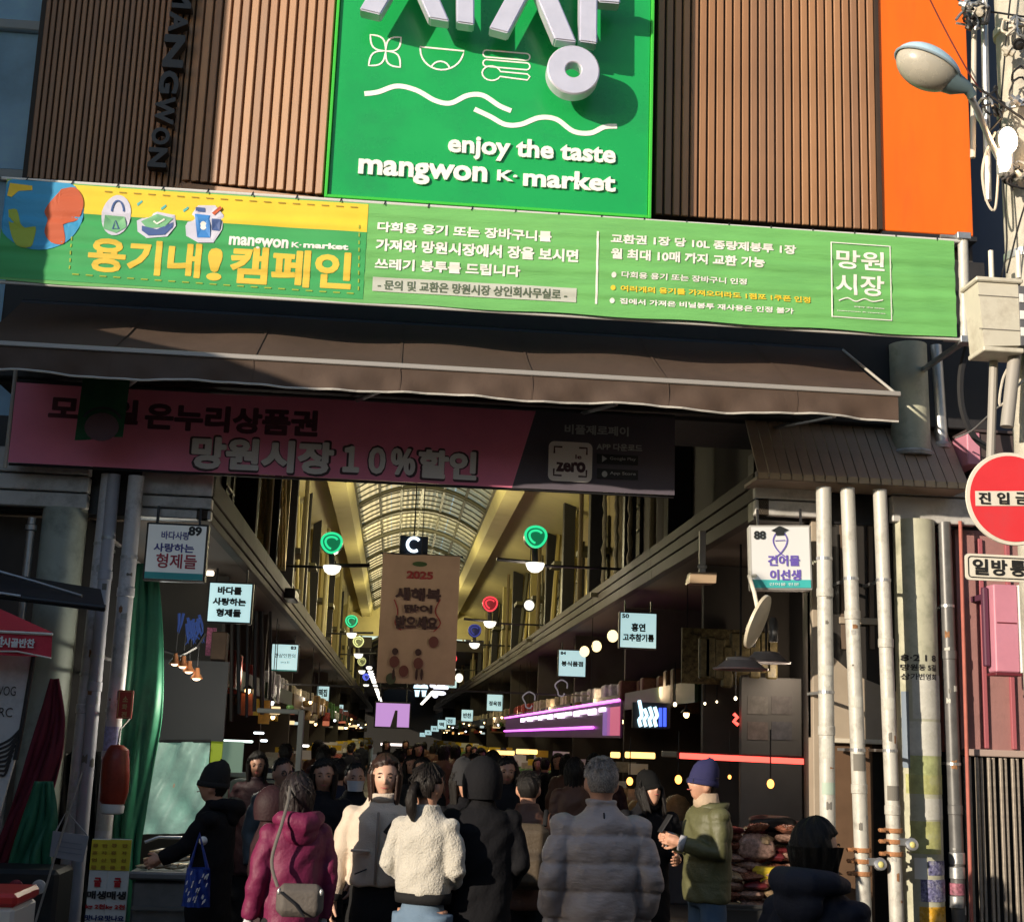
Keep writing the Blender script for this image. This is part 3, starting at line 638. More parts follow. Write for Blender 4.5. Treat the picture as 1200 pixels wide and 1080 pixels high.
# round columns
M_col = mat('pale green round column', (.47,.47,.36), .45, noise=.12, nscale=4, dirt=(.27,.28,.2), dscale=4.5, bump=.08)
def column_thing(name, label, a, c, y, r, m, extra=None):
    A_ = P(*a, y); C_ = P(*c, y); t = thing(name, label, 'column', ((A_.x+C_.x)/2, y, min(A_.z, C_.z)))
    mb = MB(); mb.tube([(A_.x,y,A_.z),(C_.x,y,C_.z)], r, 28); part('shaft', mb, m, t, smooth='auto'); return t, A_, C_
t, a, c = column_thing('upper_column', 'olive green round column standing on the canopy deck behind the awning corner', (1063,405), (1068,534), -.12, .175, M_col)
mb = MB(); mb.lathe([(.19,0),(.2,.03),(.18,.05)], (c.x,-.12,c.z-.01), 24); part('base_ring', mb, M_alu, t, smooth='auto')
t, a, c = column_thing('upper_pipe', 'narrow silver downpipe beside the olive column on the canopy deck', (1096,405), (1104,524), -.1, .058, M_steel)
mb = MB(); mb.lathe([(.075,0),(.08,.03),(.06,.06)], (c.x,-.1,c.z-.01), 20); part('base_ring', mb, M_alu, t, smooth='auto')
a = P(1066,612,-.1); xcol = (P(1080,800,-.1).x)
t = thing('green_column', 'thick pale green round column wrapped in old stickers and tape', 'column', (xcol, .0, 0))
rc = .185
mb = MB(); mb.tube([(xcol,0,0),(xcol,0,zR[3]+.02)], rc, 32); shaft = part('shaft', mb, M_col, t, smooth='auto')
def wrap(z0, z1, a0, a1, m, name='sticker', r=rc+.003, n=12):
    mb = MB(); mb.grid(lambda u, v: (xcol+r*math.sin(math.radians(a0+(a1-a0)*u)), -r*math.cos(math.radians(a0+(a1-a0)*u)), z0+(z1-z0)*v), n, 1); return part(name, mb, m, shaft, smooth=True)
def zc(py): return P(1082, py, -.18).z
M_oldtape = mat('yellowed tape', (.40,.41,.17), .5, noise=.3, nscale=12, dirt=(.36,.38,.26), dscale=9); M_paper = mat('weathered white paper', (.55,.55,.50), .8, noise=.12, nscale=14, dirt=(.4,.4,.33), dscale=10)
wrap(zc(842), zc(790), -35, 75, M_paper); wrap(zc(885), zc(845), -45, 70, M_paper, r=rc+.004); wrap(zc(908),zc(880),-50,60,mat('stained green tape',(.38,.42,.2),.5,noise=.3,nscale=14)); wrap(zc(930),zc(907),-60,80,M_oldtape); wrap(zc(960),zc(935),-10,60,M_paper)
wrap(zc(1000),zc(962),-50,40,M_oldtape); wrap(zc(1025),zc(1008),-5,75,mat('blue violet sticker',(.16,.16,.30),.5,noise=.8,nscale=45,dirt=(.45,.45,.42),dscale=22)); wrap(zc(1056),zc(1030),-25,70,mat('blue violet sticker'),r=rc+.005); wrap(zc(1095),zc(1062),-30,65,mat('orange yellow sticker',(.62,.34,.03),.5,noise=.5,nscale=30,dirt=(.4,.4,.25),dscale=16))
wrap(zc(1030),zc(1005),-40,-8,M_bw); wrap(zc(900),zc(810),-70,-45,mat('faded blue tape',(.2,.25,.32),.5))
for i, s in enumerate(('8·2 1 8', '망원동 5길', '상가번영회')):
    mb = MB(); x0_, z0_, x1_, z1_ = rectw(1061, 766+i*11, 1099, 775+i*11, -.19)
    mb.text(s, x0_, z0_, x1_, z1_, 0, .02, 0, .01); mb.v = [(v[0], -math.sqrt(max(1e-4, (rc+.004)**2-(v[0]-xcol)**2)), v[2]) for v in mb.v]; part('lettering', mb, M_black, shaft)
M_rustmark = mat('rust stain', (.26,.13,.06), .85, noise=.4, nscale=30); M_paper2 = mat('grey torn paper', (.38,.38,.36), .9, noise=.2, nscale=30)
# three pale posts on the right with rusty pipe clamps
def post_thing(label, a, c, y, r, m, group=None, stickers=(), clamp=None, name='steel_post'):
    A_ = P(*a, y); C_ = P(*c, y); d = (C_-A_); f = A_.z/(A_.z-C_.z); foot = A_+d*f
    t = thing(name, label, 'post', (foot.x, y, 0), group=group)
    mb = MB(); mb.tube([tuple(A_), tuple(foot)], r, 18); sh = part('shaft', mb, m, t, smooth='auto')
    jn = random.Random(int(a[0]))
    for k in range(2):
        q = A_+d*(.3+.4*k+.1*jn.random()); mb = MB(); mb.lathe([(r+.001,-.04),(r+.006,-.035),(r+.006,.035),(r+.001,.04)], (q.x,q.y,q.z), 18); part('joint_ring', mb, m, t, smooth='auto')
    for k in range(9):      # torn paper, tape and rust marks
        q = A_+d*jn.uniform(.25,.98); a1_ = jn.uniform(-1.2,.6); wa = jn.uniform(.25,.9); hh = jn.uniform(.015,.07); rr = r+.0022; o1, o2 = jn.uniform(-.01,.01), jn.uniform(-.012,.012); mb = MB()
        mb.grid(lambda u, v: (q.x+rr*math.sin(a1_+wa*u), q.y-rr*math.cos(a1_+wa*u), q.z+hh*(v-.5)+(o1*math.sin(u*9)+o2*u)*(1 if v > .5 else -.6)), 8, 1)
        part('torn_mark', mb, jn.choice([M_grime, M_paper, M_rustmark, M_paper2]), sh)
    if d.z < -1:
        for f2 in (.22, .62):
            q = A_+d*f2; mb = MB(); mb.box(q.x-.015, q.y+r*.6, q.z-.012, q.x+.015, q.y+.5, q.z+.012); mb.lathe([(r+.001,-.012),(r+.005,-.012),(r+.005,.012),(r+.001,.012)], (q.x,q.y,q.z), 16); part('wall_clip', mb, M_steel, t)
    for py, hh, mm in stickers:
        q = A_+d*((py-a[1])/(c[1]-a[1])); mb = MB(); rr = r+.003
        mb.grid(lambda u, v: (q.x+rr*math.sin(-1.0+1.9*u), q.y-rr*math.cos(-1.0+1.9*u), q.z+hh*(v-.5)), 8, 1); part('sticker', mb, mm, sh)
    if clamp:
        q = A_+d*((clamp-a[1])/(c[1]-a[1]))
        for k, dz in enumerate((-.10, .0, .09)):
            mb = MB(); mb.lathe([(r+.001,-.018),(r+.016,-.018),(r+.016,.018),(r+.001,.018)], (q.x,q.y,q.z+dz), 16)
            mb.box(q.x-r-.07,q.y-.05,q.z+dz-.016,q.x-r+.01,q.y+.0,q.z+dz+.016,.004); mb.tube([(q.x-r-.05,q.y-.09,q.z+dz),(q.x-r-.05,q.y+.04,q.z+dz)], .011, 8); part('clamp', mb, M_rust, t, smooth='auto')
        mb = MB(); mb.lathe([(.02,0),(.05,.01),(.055,.05),(.03,.06),(.0,.06)], (q.x+r+.07,q.y-.03,q.z-.03), 12, tilt=Matrix.Rotation(1.2,3,'X')); part('coupler', mb, M_steel, t, smooth='auto')
        mb = MB(); mb.ell((q.x+r+.07,q.y-.085,q.z-.02),(.028,.02,.03),10,6); part('coupler_cap', mb, mat('yellow cap',(.6,.55,.2),.5), t, smooth=True)
        mb = MB(); mb.box(q.x+.01,q.y-.07,q.z-.03,q.x+r+.09,q.y-.03,q.z+.03,.006); part('coupler_bar', mb, M_steel, t)
    return t
post_thing('pale post nearest the market opening on the right side', (965,571), (970,965), -.42, .066, M_post, stickers=((880,.16,M_paper),(925,.1,mat('pale green label',(.4,.5,.42),.6)),(790,.08,M_paper)))
post_thing('middle one of three pale posts, with a rusty clamp low down', (993,572), (1013,1078), -.42, .062, M_post, stickers=((830,.09,M_paper),(900,.14,M_grime)), clamp=1012)
post_thing('pale post beside the green column, with a rusty clamp above the hooded head', (1031,574), (1051,1078), -.42, .060, M_post, stickers=((832,.1,M_paper),(935,.12,M_grime)), clamp=990)
# downpipe with red edge
t = post_thing('dark grey downpipe with small metal bands beside the pink wall', (1106,612), (1124,1078), -.05, .062, mat('dark downpipe',(.13,.13,.13),.4,.3,noise=.2,nscale=8), name='downpipe')
for py in (1005, 1022, 1041, 1056):
    q = P(1122, py, -.05); mb = MB(); mb.lathe([(.064,-.05),(.069,-.045),(.069,.045),(.064,.05)], (q.x-.005, -.05, q.z), 18); part('band', mb, M_steel if py != 1041 else mat('red blue label',(.28,.10,.14),.5,noise=.6,nscale=30), t, smooth='auto')
a = P(1121,612,-.02); c = P(1134,1080,-.02)
single('red_conduit', MB().tube([(a.x,-.1,a.z),(c.x,-.1,0)], .017, 8), mat('faded red conduit',(.42,.13,.10),.6,noise=.2), 'thin faded red conduit running down beside the dark downpipe', 'conduit')
# window wall behind the right posts
M_dkglass = mat('dark shop glass', (.035,.032,.03), .12); M_tan = mat('tan shop panel', (.36,.30,.23), .6, noise=.1, nscale=3); M_brn = mat('brown lower panel', (.12,.07,.04), .65, noise=.2, nscale=4)
xw0 = P(949,700,.12).x; xw1 = 5.5
zw = P(1000,868,.12).z
b = MB(); b.box(xw0, .12, zw+.02, xg0+.35, .2, zR[3]-.02); gw = part('window', b, M_dkglass, R_)
b = MB(); b.box(xw0, .05, 0, xw0+.07, .2, zR[3], .006); part('jamb', b, M_tan, R_)
q1 = P(975,800,.11); q2 = P(1050,862,.11); b = MB()
b.prism([(xw0+.09,P(960,865,.1).z),(P(1062,865,.1).x,P(960,865,.1).z),(P(1062,800,.1).x,P(1062,815,.1).z),(P(1000,800,.1).x,P(1000,790,.1).z),(P(960,760,.1).x,P(955,755,.1).z)][::-1], .095, .115); part('panel', b, M_tan, R_)
b = MB(); b.box(xw0+.07, .06, zw-.02, xg0+.3, .2, zw+.02, .005); part('rail', b, mat('cream rail',(.6,.55,.45),.5), R_)
b = MB(); b.box(xw0+.07, .14, 0, xg0-.15, .22, zw-.02); part('lower_panel', b, M_brn, R_)
b = MB(); b.box(xg0-.149, .3, 0, xg0+.4, .36, zw-.02); part('dark_gap', b, M_black, R_)
for px_ in (985, 1018):
    b = MB(); q = P(px_, 660, .1); b.box(q.x, .09, P(px_,760,.1).z, q.x+.04, .119, zR[3]-.03); part('mullion', b, mat('bronze mullion',(.15,.11,.08),.5), R_)
# small warm items seen through the window
b = MB(); a = P(985,726,.05); b.box(a.x,.07,a.z-.03,a.x+.35,.10,a.z+.03,.004); part('window_sticker', b, M_tan, gw)
# pink side building
M_pkwall = mat('dusty pink wall', (.33,.17,.16), .7, noise=.1, nscale=2, bump=.15, dirt=(.22,.12,.11), dscale=2)
K = thing('pink_building', 'dusty pink shop building at the right edge with a folding gate', 'building', (8, 1, 0))
xk = P(1126,800,.0).x+.03; zk = P(1160,882,.1).z
b = MB(); b.box(xk, .1, zk, 14, .8, zR[3]+.1); part('wall', b, M_pkwall, K)
b = MB(); b.box(xk, .8, 0, 14, 6, 7.0); part('rear_wall', b, mat('dark navy cladding',(.035,.05,.085),.6,noise=.15,nscale=2), K)
for py in (30, 195, 320, 413):
    q = P(1160, py, .6); b = MB(); b.box(xk-.3, .74, q.z-.035, 14, .79, q.z+.035, .006); part('cladding_rail', b, mat('blue grey rail',(.16,.19,.24),.5), K)
b = MB(); b.box(5.35, .35, 4.6, 14, .73, 13); part('upper_wall', b, mat('dark navy cladding'), K)
b = MB(); b.box(xk, .02, zk-.03, 14, .2, zk+.03, .006); part('gate_rail', b, mat('pinkish gate rail',(.42,.32,.28),.5), K)
for k in range(4):
    q = P(1128+k*1.0, 700, .08); 
for px_ in (1150, 1182):
    b = MB(); q = P(px_, 700, .08); b.box(q.x-.02,.06,zk+.04,q.x+.02,.099,zR[3]-.1,.004); part('wall_batten', b, mat('deep pink batten',(.36,.10,.12),.6), K)
# pink boxes (shop sign box over the gate and the box above the traffic sign)
def box_thing(name, label, cat, r, y, d, m, lid=None):
    x0,z0,x1,z1 = rectw(*r, y); t = thing(name, label, cat, ((x0+x1)/2, y+d/2, z0)); b = MB(); b.box(x0,y,z0,x1,y+d,z1,.01); part('casing', b, m, t)
    return t, x0, z0, x1, z1
M_pink = mat('bright pink panel', (.58,.24,.32), .5, noise=.07, nscale=4, dirt=(.5,.22,.3), dscale=3)
t, x0,z0,x1,z1 = box_thing('projecting_sign_box', 'bright pink box sign hanging below the one way plate', 'sign', (1164,684,1196,788), -.5, .16, M_pink)
b = MB(); b.box(x0-.01,-.515,z0-.03,x1+.01,-.33,z0-.005,.004); part('frame', b, mat('dark red frame',(.14,.02,.03),.5), t)
b = MB(); b.box(x0+.02,-.506,z0+.42,x1-.02,-.501,z0+.43); part('seam', b, mat('dark red frame'), t)
b = MB(); b.box(x1+.005,-.51,z0,x1+.03,-.34,z1,.003); part('frame', b, M_white, t)
b = MB(); b.box(x0-.06,-.42,z0+.05,x0-.01,-.36,z1-.02,.01); b.box(x0+.05,-.34,z1-.1,x0+.1,.1,z1-.05); part('bracket', b, mat('maroon side',(.10,.03,.06),.6), t)
t2, x0,z0,x1,z1 = box_thing('pink_roof_box', 'small pink box on the roof edge just above the round traffic sign', 'box', (1133,506,1150,545), -.4, .4, M_pink)
b = MB(); b.box(x0,-.41,z1+.002,x1+.65,.02,z1+.03,.004); part('lid', b, mat('dark brown board',(.07,.05,.05),.6), t2)
b = MB(); b.box(x1+.002,-.38,z0,x1+.6,.0,z1,.004); part('side_board', b, mat('dark brown board'), t2)
# accordion gate
t = thing('folding_gate', 'dark metal folding gate with upright slats at the lower right edge', 'gate', (xk+1.2, 0, 0))
sx = P(1134,950,.0).x; n = 34; s = MB(); s.box(-.012,0,0,.012,.03,zk-.04,.003); me = mesh('slat', s, mat('gate bronze metal',(.42,.37,.31),.45,.4,noise=.2,nscale=20))
fr = MB(); fr.box(sx-.05,.1,0,sx+n*.055,.13,zk-.035); frp = part('backing', fr, mat('gate dark inside',(.02,.018,.018),.8), t)
rep('slat', me, t, [Vector((sx+k*.055, .02+(.03 if k%2 else 0), 0))-t.location for k in range(n)])
# traffic sign
ySg = -3.7
q = P(1186,584,ySg); rS = .30
t = thing('no_entry_sign', 'round red and white no entry sign on the pole at the right edge', 'traffic sign', (q.x, ySg+.05, q.z-rS))
M_tred = mat('sign red reflective', (.72,.045,.055), .35, noise=.04, nscale=6, dirt=(.62,.06,.07), dscale=3); M_tw = mat('sign cream reflective', (.74,.70,.60), .4, noise=.05, nscale=5, dirt=(.6,.55,.45), dscale=3)
mb = MB(); mb.lathe([(0,.002),(rS,.002),(rS+.003,.012),(rS,.02),(0,.02)], (q.x,ySg,q.z), 56, 'y'); face = part('disc', mb, M_tw, t, smooth='auto')
mb = MB(); mb.disc(q.x,q.z,rS-.022,rS-.022,ySg-.002,56); part('red_field', mb, M_tred, t)
a0_ = P(1138,595,ySg); a1_ = P(1200,578,ySg)
hb = .048
mb = MB(); mb.add([(q.x-.245,ySg-.005,q.z-hb-.012),(q.x+.245,ySg-.005,q.z-hb+.012),(q.x+.245,ySg-.005,q.z+hb+.012),(q.x-.245,ySg-.005,q.z+hb-.012)],[(0,1,2,3)]); bar = part('white_bar', mb, M_tw, t)
for i, ch in enumerate('진입금지'):
    xx = q.x-.225+i*.122; mb = MB(); mb.text(ch, xx, q.z-.038+(i-1.5)*.005, xx+.078, q.z+.038+(i-1.5)*.005, ySg-.008, .02, 0, .012); part('lettering', mb, mat('sign black print',(.02,.02,.02),.5), bar)
x0,z0,_,z1 = rectw(1131,648,1200,682,ySg); x1 = x0+.56
t = thing('one_way_plate', 'rectangular cream one way plate under the round no entry sign', 'traffic sign', ((x0+x1)/2, ySg, z0))
mb = MB(); mb.prism(rrect(x0,z0,x1,z1,.025), ySg, ySg+.012); pl = part('plate', mb, M_tw, t)
mb = MB(); mb.ribbon(rrect(x0+.018,z0+.018,x1-.018,z1-.018,.02), .007, ySg-.003, True); part('border_line', mb, mat('sign black print'), t)
for i, ch in enumerate('일방통행'):
    xx = x0+.045+i*.122; mb = MB(); mb.text(ch, xx, z0+.035, xx+.1, z1-.032, ySg-.003, .02, 0, .012); part('lettering', mb, mat('sign black print'), t)
# ------------------------------------------------------------------ utility pole with boxes, cables and street lamp
yP = -3.0
pa = P(1190,0,yP); pc_ = P(1217,520,yP); dpx = (pc_.x-pa.x)/(pc_.z-pa.z)
xb0 = pa.x+dpx*(0-pa.z)
t = thing('utility_pole', 'concrete utility pole wound with cables and steel bands at the right edge', 'utility pole', (xb0, yP, 0))
POLE = t
def pxz(z): return pa.x+dpx*(z-pa.z)
mb = MB(); mb.tube([(pxz(0),yP,0),(pxz(11),yP,11)], [.185,.135], 28); part('shaft', mb, M_conc, t, smooth='auto')
for py in (38, 130, 300):
    z_ = P(1175,py,yP).z; mb = MB(); mb.lathe([(.166,-.03),(.172,-.028),(.172,.028),(.166,.03)], (pxz(z_),yP,z_), 24); part('band', mb, M_steel if py != 38 else mat('pale strap',(.6,.57,.48),.6), t, smooth='auto')
    mb = MB(); mb.box(pxz(z_)-.02,yP-.22,z_-.03,pxz(z_)+.03,yP-.165,z_+.03,.005); part('band_bolt', mb, M_rust, t)
# conduits down the pole's left side
for (pxa, pya, pxb, pyb, r, m) in ((1153,0,1158,235,.026,M_steel),(1142,10,1140,185,.02,M_wirew),(1166,380,1160,560,.03,mat('grey conduit',(.33,.31,.28),.55))):
    a, c = P(pxa,pya,yP-.12), P(pxb,pyb,yP-.12); mb = MB(); mb.tube([tuple(a),tuple(c)], r, 10); part('conduit', mb, m, t, smooth='auto')
rc_ = random.Random(5)
# tangle of cables and clamps near the top and at the lamp bracket
for (cx_, cy_, n_, sp, rad) in ((1140,12,6,16,.010),(1186,30,3,14,.010),(1160,128,4,12,.009),(1190,205,3,8,.009),(1196,100,2,10,.008)):
    for k in range(n_):
        base_ = (cx_+rc_.uniform(-sp,sp), cy_+rc_.uniform(-sp,sp)); pts = []
        ang = rc_.uniform(0,6.28); rr = rc_.uniform(5,13)
        for j in range(9):
            a_ = ang+j*rc_.uniform(.45,.85); w2 = P(base_[0]+rr*math.cos(a_)*rc_.uniform(.8,1.3), base_[1]+rr*1.3*math.sin(a_), yP-.20-.10*rc_.random()); pts.append(tuple(w2))
        mb = MB(); mb.tube(smoothpts(pts,3), rad, 6); part('cable_loop', mb, rc_.choice([M_rubber, M_rubber, M_wirew, M_steel]), t, smooth='auto')
for (cx_, cy_) in ((1138,28),(1150,14),(1132,6),(1194,52),(1182,60),(1190,118),(1182,208),(1194,206)):
    w2 = P(cx_,cy_,yP-.24); mb = MB(); mb.lathe([(.0,-.05),(.028,-.045),(.028,-.01),(.045,-.01),(.045,.015),(.02,.02),(.02,.05),(0,.055)], tuple(w2), 10, tilt=Matrix.Rotation(rc_.uniform(-1,1),3,'X')@Matrix.Rotation(rc_.uniform(-1,1),3,'Y')); part('insulator', mb, rc_.choice([M_steel,M_black,M_conc]), t, smooth='auto')
# long free cables
def cable(label, pts, r, m, name='cable', yy=None):
    w_ = [tuple(P(a,c,y)) for a,c,y in pts]; return single(name, MB().tube(smoothpts(w_,6), r, 6), m, label, 'cable', smooth='auto')
cable('thin dark red wire running down from the top to the street lamp', [(1080,-20,-3.2),(1105,30,-3.2),(1131,78,-3.25),(1150,108,-3.2)], .006, mat('dark red wire',(.12,.02,.015),.5))
cable('black cable sagging from the lamp arm round the utility pole', [(1138,98,-3.3),(1160,112,-3.3),(1185,130,-3.3),(1215,150,-3.3)], .009, M_rubber)
cable('pale looped cable hanging beside the utility pole', [(1166,155,-3.25),(1155,180,-3.25),(1151,205,-3.25),(1156,235,-3.25),(1166,245,-3.25),(1170,200,-3.2)], .009, M_wirew)
cable('thick black cable bundle dropping behind the grey junction box', [(1134,405,-.9),(1126,440,-.9),(1128,480,-.9),(1142,512,-.9),(1165,530,-.9)], .03, M_rubber)
cable('thin black cable crossing the top right corner', [(1100,-20,-2.9),(1135,8,-3.1),(1175,16,-3.2),(1215,22,-3.2)], .008, M_rubber)
cable('dark cable hanging down the middle of the utility pole', [(1186,-20,-3.22),(1178,60,-3.2),(1172,160,-3.2),(1180,280,-3.2),(1172,330,-3.2)], .007, M_rubber)
cable('dark cable crossing the utility pole low down', [(1215,200,-3.25),(1195,260,-3.22),(1180,320,-3.22)], .007, M_rubber)
cable('pale cable curling below the junction box', [(1185,425,-3.2),(1175,445,-3.25),(1172,475,-3.25),(1190,455,-3.22),(1205,440,-3.2)], .009, M_wirew)
cable('grey cable from the junction box to the pink roof box', [(1178,470,-2.9),(1155,490,-2.2),(1138,505,-1.2),(1120,513,-.6)], .007, mat('grey cable',(.3,.3,.3),.5))
# junction box
yj = -3.35; x0,z0,x1,z1 = rectw(1146,330,1196,408,yj)
t = thing('junction_box', 'beige metal junction box with two short aerials strapped to the utility pole', 'junction box', ((x0+x1)/2, yj+.1, z0))
M_jb = mat('beige enamel', (.60,.57,.47), .5, noise=.06, nscale=5, dirt=(.42,.38,.3), dscale=4)
mb = MB(); mb.prism([(x0+.03,z0),(x1,z0+.02),(x1,z1),(x0,z1)], yj, yj+.24); part('casing', mb, M_jb, t)
mb = MB(); mb.box(x0-.02,yj-.02,z1+.001,x1+.03,yj+.26,z1+.035,.008); part('lid', mb, M_jb, t)
mb = MB(); mb.box(x0+.02,yj-.012,z0-.035,x1+.02,yj+.25,z0-.002,.006); part('bottom_flange', mb, M_jb, t)
for zz in (z0+.12, z1-.1): mb = MB(); mb.box(x0-.002,yj-.004,zz,x1,yj-.001,zz+.006); part('seam', mb, M_grime, t)
for px_ in (1162, 1194):
    q = P(px_,326,yj+.08); q2 = P(px_-1,294,yj+.08); mb = MB(); mb.tube([tuple(q),tuple(q2)], .018, 10); part('aerial', mb, M_tw, t, smooth='auto')
xq = x1+.004
for k, (w_, c_) in enumerate(((.03,M_bw),(.05,M_bw),(.04,M_bw))):
    mb = MB(); zz = z1-.1-k*.12; mb.box(xq+.0,yj-.006,zz-.03,xq+w_,yj-.002,zz+.03); part('label_mark', mb, c_, t)
mb = MB(); mb.box(x1+.001,yj+.0,z0+.02,x1+.18,yj+.22,z1-.01,.004); part('side_unit', mb, mat('dark grey enamel',(.12,.12,.13),.5), t)
q = P(1190,408,yj+.1); q2 = P(1180,500,yj+.1); mb = MB(); mb.tube([tuple(q),tuple(q2)], .045, 12); part('conduit', mb, mat('grey conduit'), t, smooth='auto')
# street lamp on an arm
yl_ = -3.7
arm = [(1185,215,-3.1),(1160,165,-3.35),(1146,130,-3.6),(1132,104,yl_)]
H0 = P(1128,99,yl_); t = thing('street_lamp', 'pale blue street lamp with a milky bowl in front of the orange panel', 'street lamp', tuple(P(1098,70,yl_)))
mb = MB(); mb.tube([tuple(P(*p)) for p in arm], .022, 12); part('arm', mb, M_steel, t, smooth='auto')
A_ = P(1053,60,yl_); B_ = P(1122,95,yl_); ctr = P(1087,66,yl_); ax = (B_-A_).normalized(); Lb = (B_-A_).length/2
rot = Matrix(((ax.x, 0, -ax.z), (0,1,0), (ax.z, 0, ax.x)))
def headshape(u, v):
    pass
mb = MB(); n, m_ = 28, 10; vs = []
cc = (A_+B_)/2
for j in range(m_+1):          # upper shell
    ph = math.pi/2*j/m_
    for k in range(n):
        a_ = 2*math.pi*k/n; ex = math.cos(a_); wl = (1+.12*ex*-1); q = Vector((Lb*1.06*ex*math.cos(ph), .165*math.sin(a_)*math.cos(ph)*wl, .115*math.sin(ph)))
        vs.append(cc + rot@q)
mb.add(vs, [(j*n+k, j*n+(k+1)%n, (j+1)*n+(k+1)%n, (j+1)*n+k) for j in range(m_) for k in range(n)]); part('hood', mb, mat('pale blue enamel',(.42,.60,.72),.3,noise=.08,nscale=8), t, smooth=True)
mb = MB(); vs = []
for j in range(m_+1):          # lower bowl
    ph = math.pi/2*j/m_
    for k in range(n):
        a_ = 2*math.pi*k/n; q = Vector((Lb*1.0*math.cos(a_)*math.cos(ph), .155*math.sin(a_)*math.cos(ph), -.15*math.sin(ph)-.008)); vs.append(cc+rot@q)
mb.add(vs, [(j*n+k, (j+1)*n+k, (j+1)*n+(k+1)%n, j*n+(k+1)%n) for j in range(m_) for k in range(n)]); part('bowl', mb, mat('milky yellowed lens',(.50,.47,.40),.28,noise=.08,nscale=9,trans=.15), t, smooth=True)
mb = MB(); mb.tube([tuple(cc+rot@Vector((Lb*1.06*math.cos(2*math.pi*k/40), .168*math.sin(2*math.pi*k/40), -.004))) for k in range(40)], .009, 6, closed=True); part('rim', mb, mat('blue grey rim',(.28,.36,.42),.4), t, smooth='auto')
mb = MB(); mb.tube([tuple(cc+rot@Vector((Lb*.62,0,-.02))), tuple(cc+rot@Vector((Lb*1.0,0,-.03))), tuple(P(1134,104,yl_)), tuple(P(1140,113,yl_+.02))], [.10,.075,.04,.03], 14); part('neck', mb, mat('blue grey casting',(.13,.19,.21),.45), t, smooth='auto')
mb = MB(); mb.ell(tuple(cc+rot@Vector((-.02,-.06,.10))), (.015,.015,.02)); mb.ell(tuple(cc+rot@Vector((-.01,-.10,.065))), (.012,.012,.012)); part('sensor', mb, M_black, t, smooth=True)
# warm flood lamp glaring on the pole
yq = yP-.28; x0,z0,x1,z1 = rectw(1170,146,1194,206,yq)
t = thing('flood_lamp', 'lit warm flood lamp glaring on the utility pole below the street lamp arm', 'lamp', ((x0+x1)/2, yq, z0))
mb = MB(); mb.box(x0+.01,yq+.02,z0+.01,x1-.01,yq+.1,z1-.01,.02); part('housing', mb, M_steel, t)
mb = MB(); mb.ell(((x0+x1)/2,yq,z0+(z1-z0)*.7),(.07,.03,.10),14,10); mb.ell(((x0+x1)/2-.035,yq,z0+(z1-z0)*.3),(.05,.03,.09),14,10); part('lens', mb, glow('warm lamp lens', (1.0,.78,.5), 9), t)
fl = bpy.data.lights.new('flood_light','POINT'); fl.energy = 5; fl.color = (1,.6,.3); fl.shadow_soft_size = .08; flo = bpy.data.objects.new('flood_light', fl); COL.objects.link(flo); flo.location = ((x0+x1)/2-.05, yq-.12, (z0+z1)/2)
# ------------------------------------------------------------------ left side of the entrance
L_ = thing('left_shop_front', 'grey fascia boards and dark recess at the left of the entrance', 'shop front', (-2.7, .3, 0))
zL = [P(30,535,0).z+.08, P(30,543+12,0).z, P(30,575,0).z, P(30,594,0).z]
boards('fascia_board', -3.62, P(105,570,0).x, zL, -.06, L_)
xl0, xl1 = P(166,580,0).x, P(249,590,0).x
zL2 = [P(200,560,0).z+.05, P(200,580,0).z-.01, P(200,592,0).z-.03, P(200,608,0).z]
boards('fascia_board', xl0, xl1, zL2, -.06, L_)
b = MB(); b.box(-3.62, .1, zL[3]-.02, xl1-.03, .3, zL[0]+.3); part('fascia_core', b, M_black, L_)
b = MB(); b.box(-3.62, .45, 0, P(150,700,.5).x, .6, zL[3]); part('recess_wall', b, mat('dark recess wall',(.05,.048,.05),.85,noise=.3,nscale=2), L_)
M_colL = mat('grey green round column', (.40,.45,.40), .5, noise=.1, nscale=3, dirt=(.17,.19,.17), dscale=2)
q = P(72,650,.1); t = thing('left_column', 'grey green round column behind the black canopy at the left edge', 'column', (q.x, .1, 0))
mb = MB(); mb.tube([(q.x,.1,zL[3]+.01),(q.x,.1,0)], .19, 28); part('shaft', mb, M_colL, t, smooth='auto')
q = P(33,650,.0); t = thing('thin_pipe', 'thin steel pipe left of the grey green column', 'pipe', (q.x, 0, 0))
mb = MB(); mb.tube([(q.x,0,P(33,606,0).z),(q.x,0,0)], .035, 12); part('tube', mb, M_steel, t, smooth='auto')
mb = MB(); mb.lathe([(.036,0),(.05,.01),(.05,.05),(.036,.06)], (q.x,0,P(33,622,0).z), 12); part('joint_ring', mb, M_steel, t, smooth='auto')
post_thing('leftmost of three dull grey posts under the pink banner', (128,556), (88,940), -.1, .066, M_postdk)
post_thing('middle of three dull grey posts under the pink banner', (118+16,556), (102,905), -.16, .055, mat('cool grey post',(.42,.42,.47),.55,noise=.1))
post_thing('dull grey post next to the green tarp, behind the red bag', (160,558), (118,1010), -.22, .068, M_postdk, stickers=((878,.3,mat('lilac paper strip',(.35,.35,.55),.7,noise=.4,nscale=30)),(1000-40,.2,M_paper)))
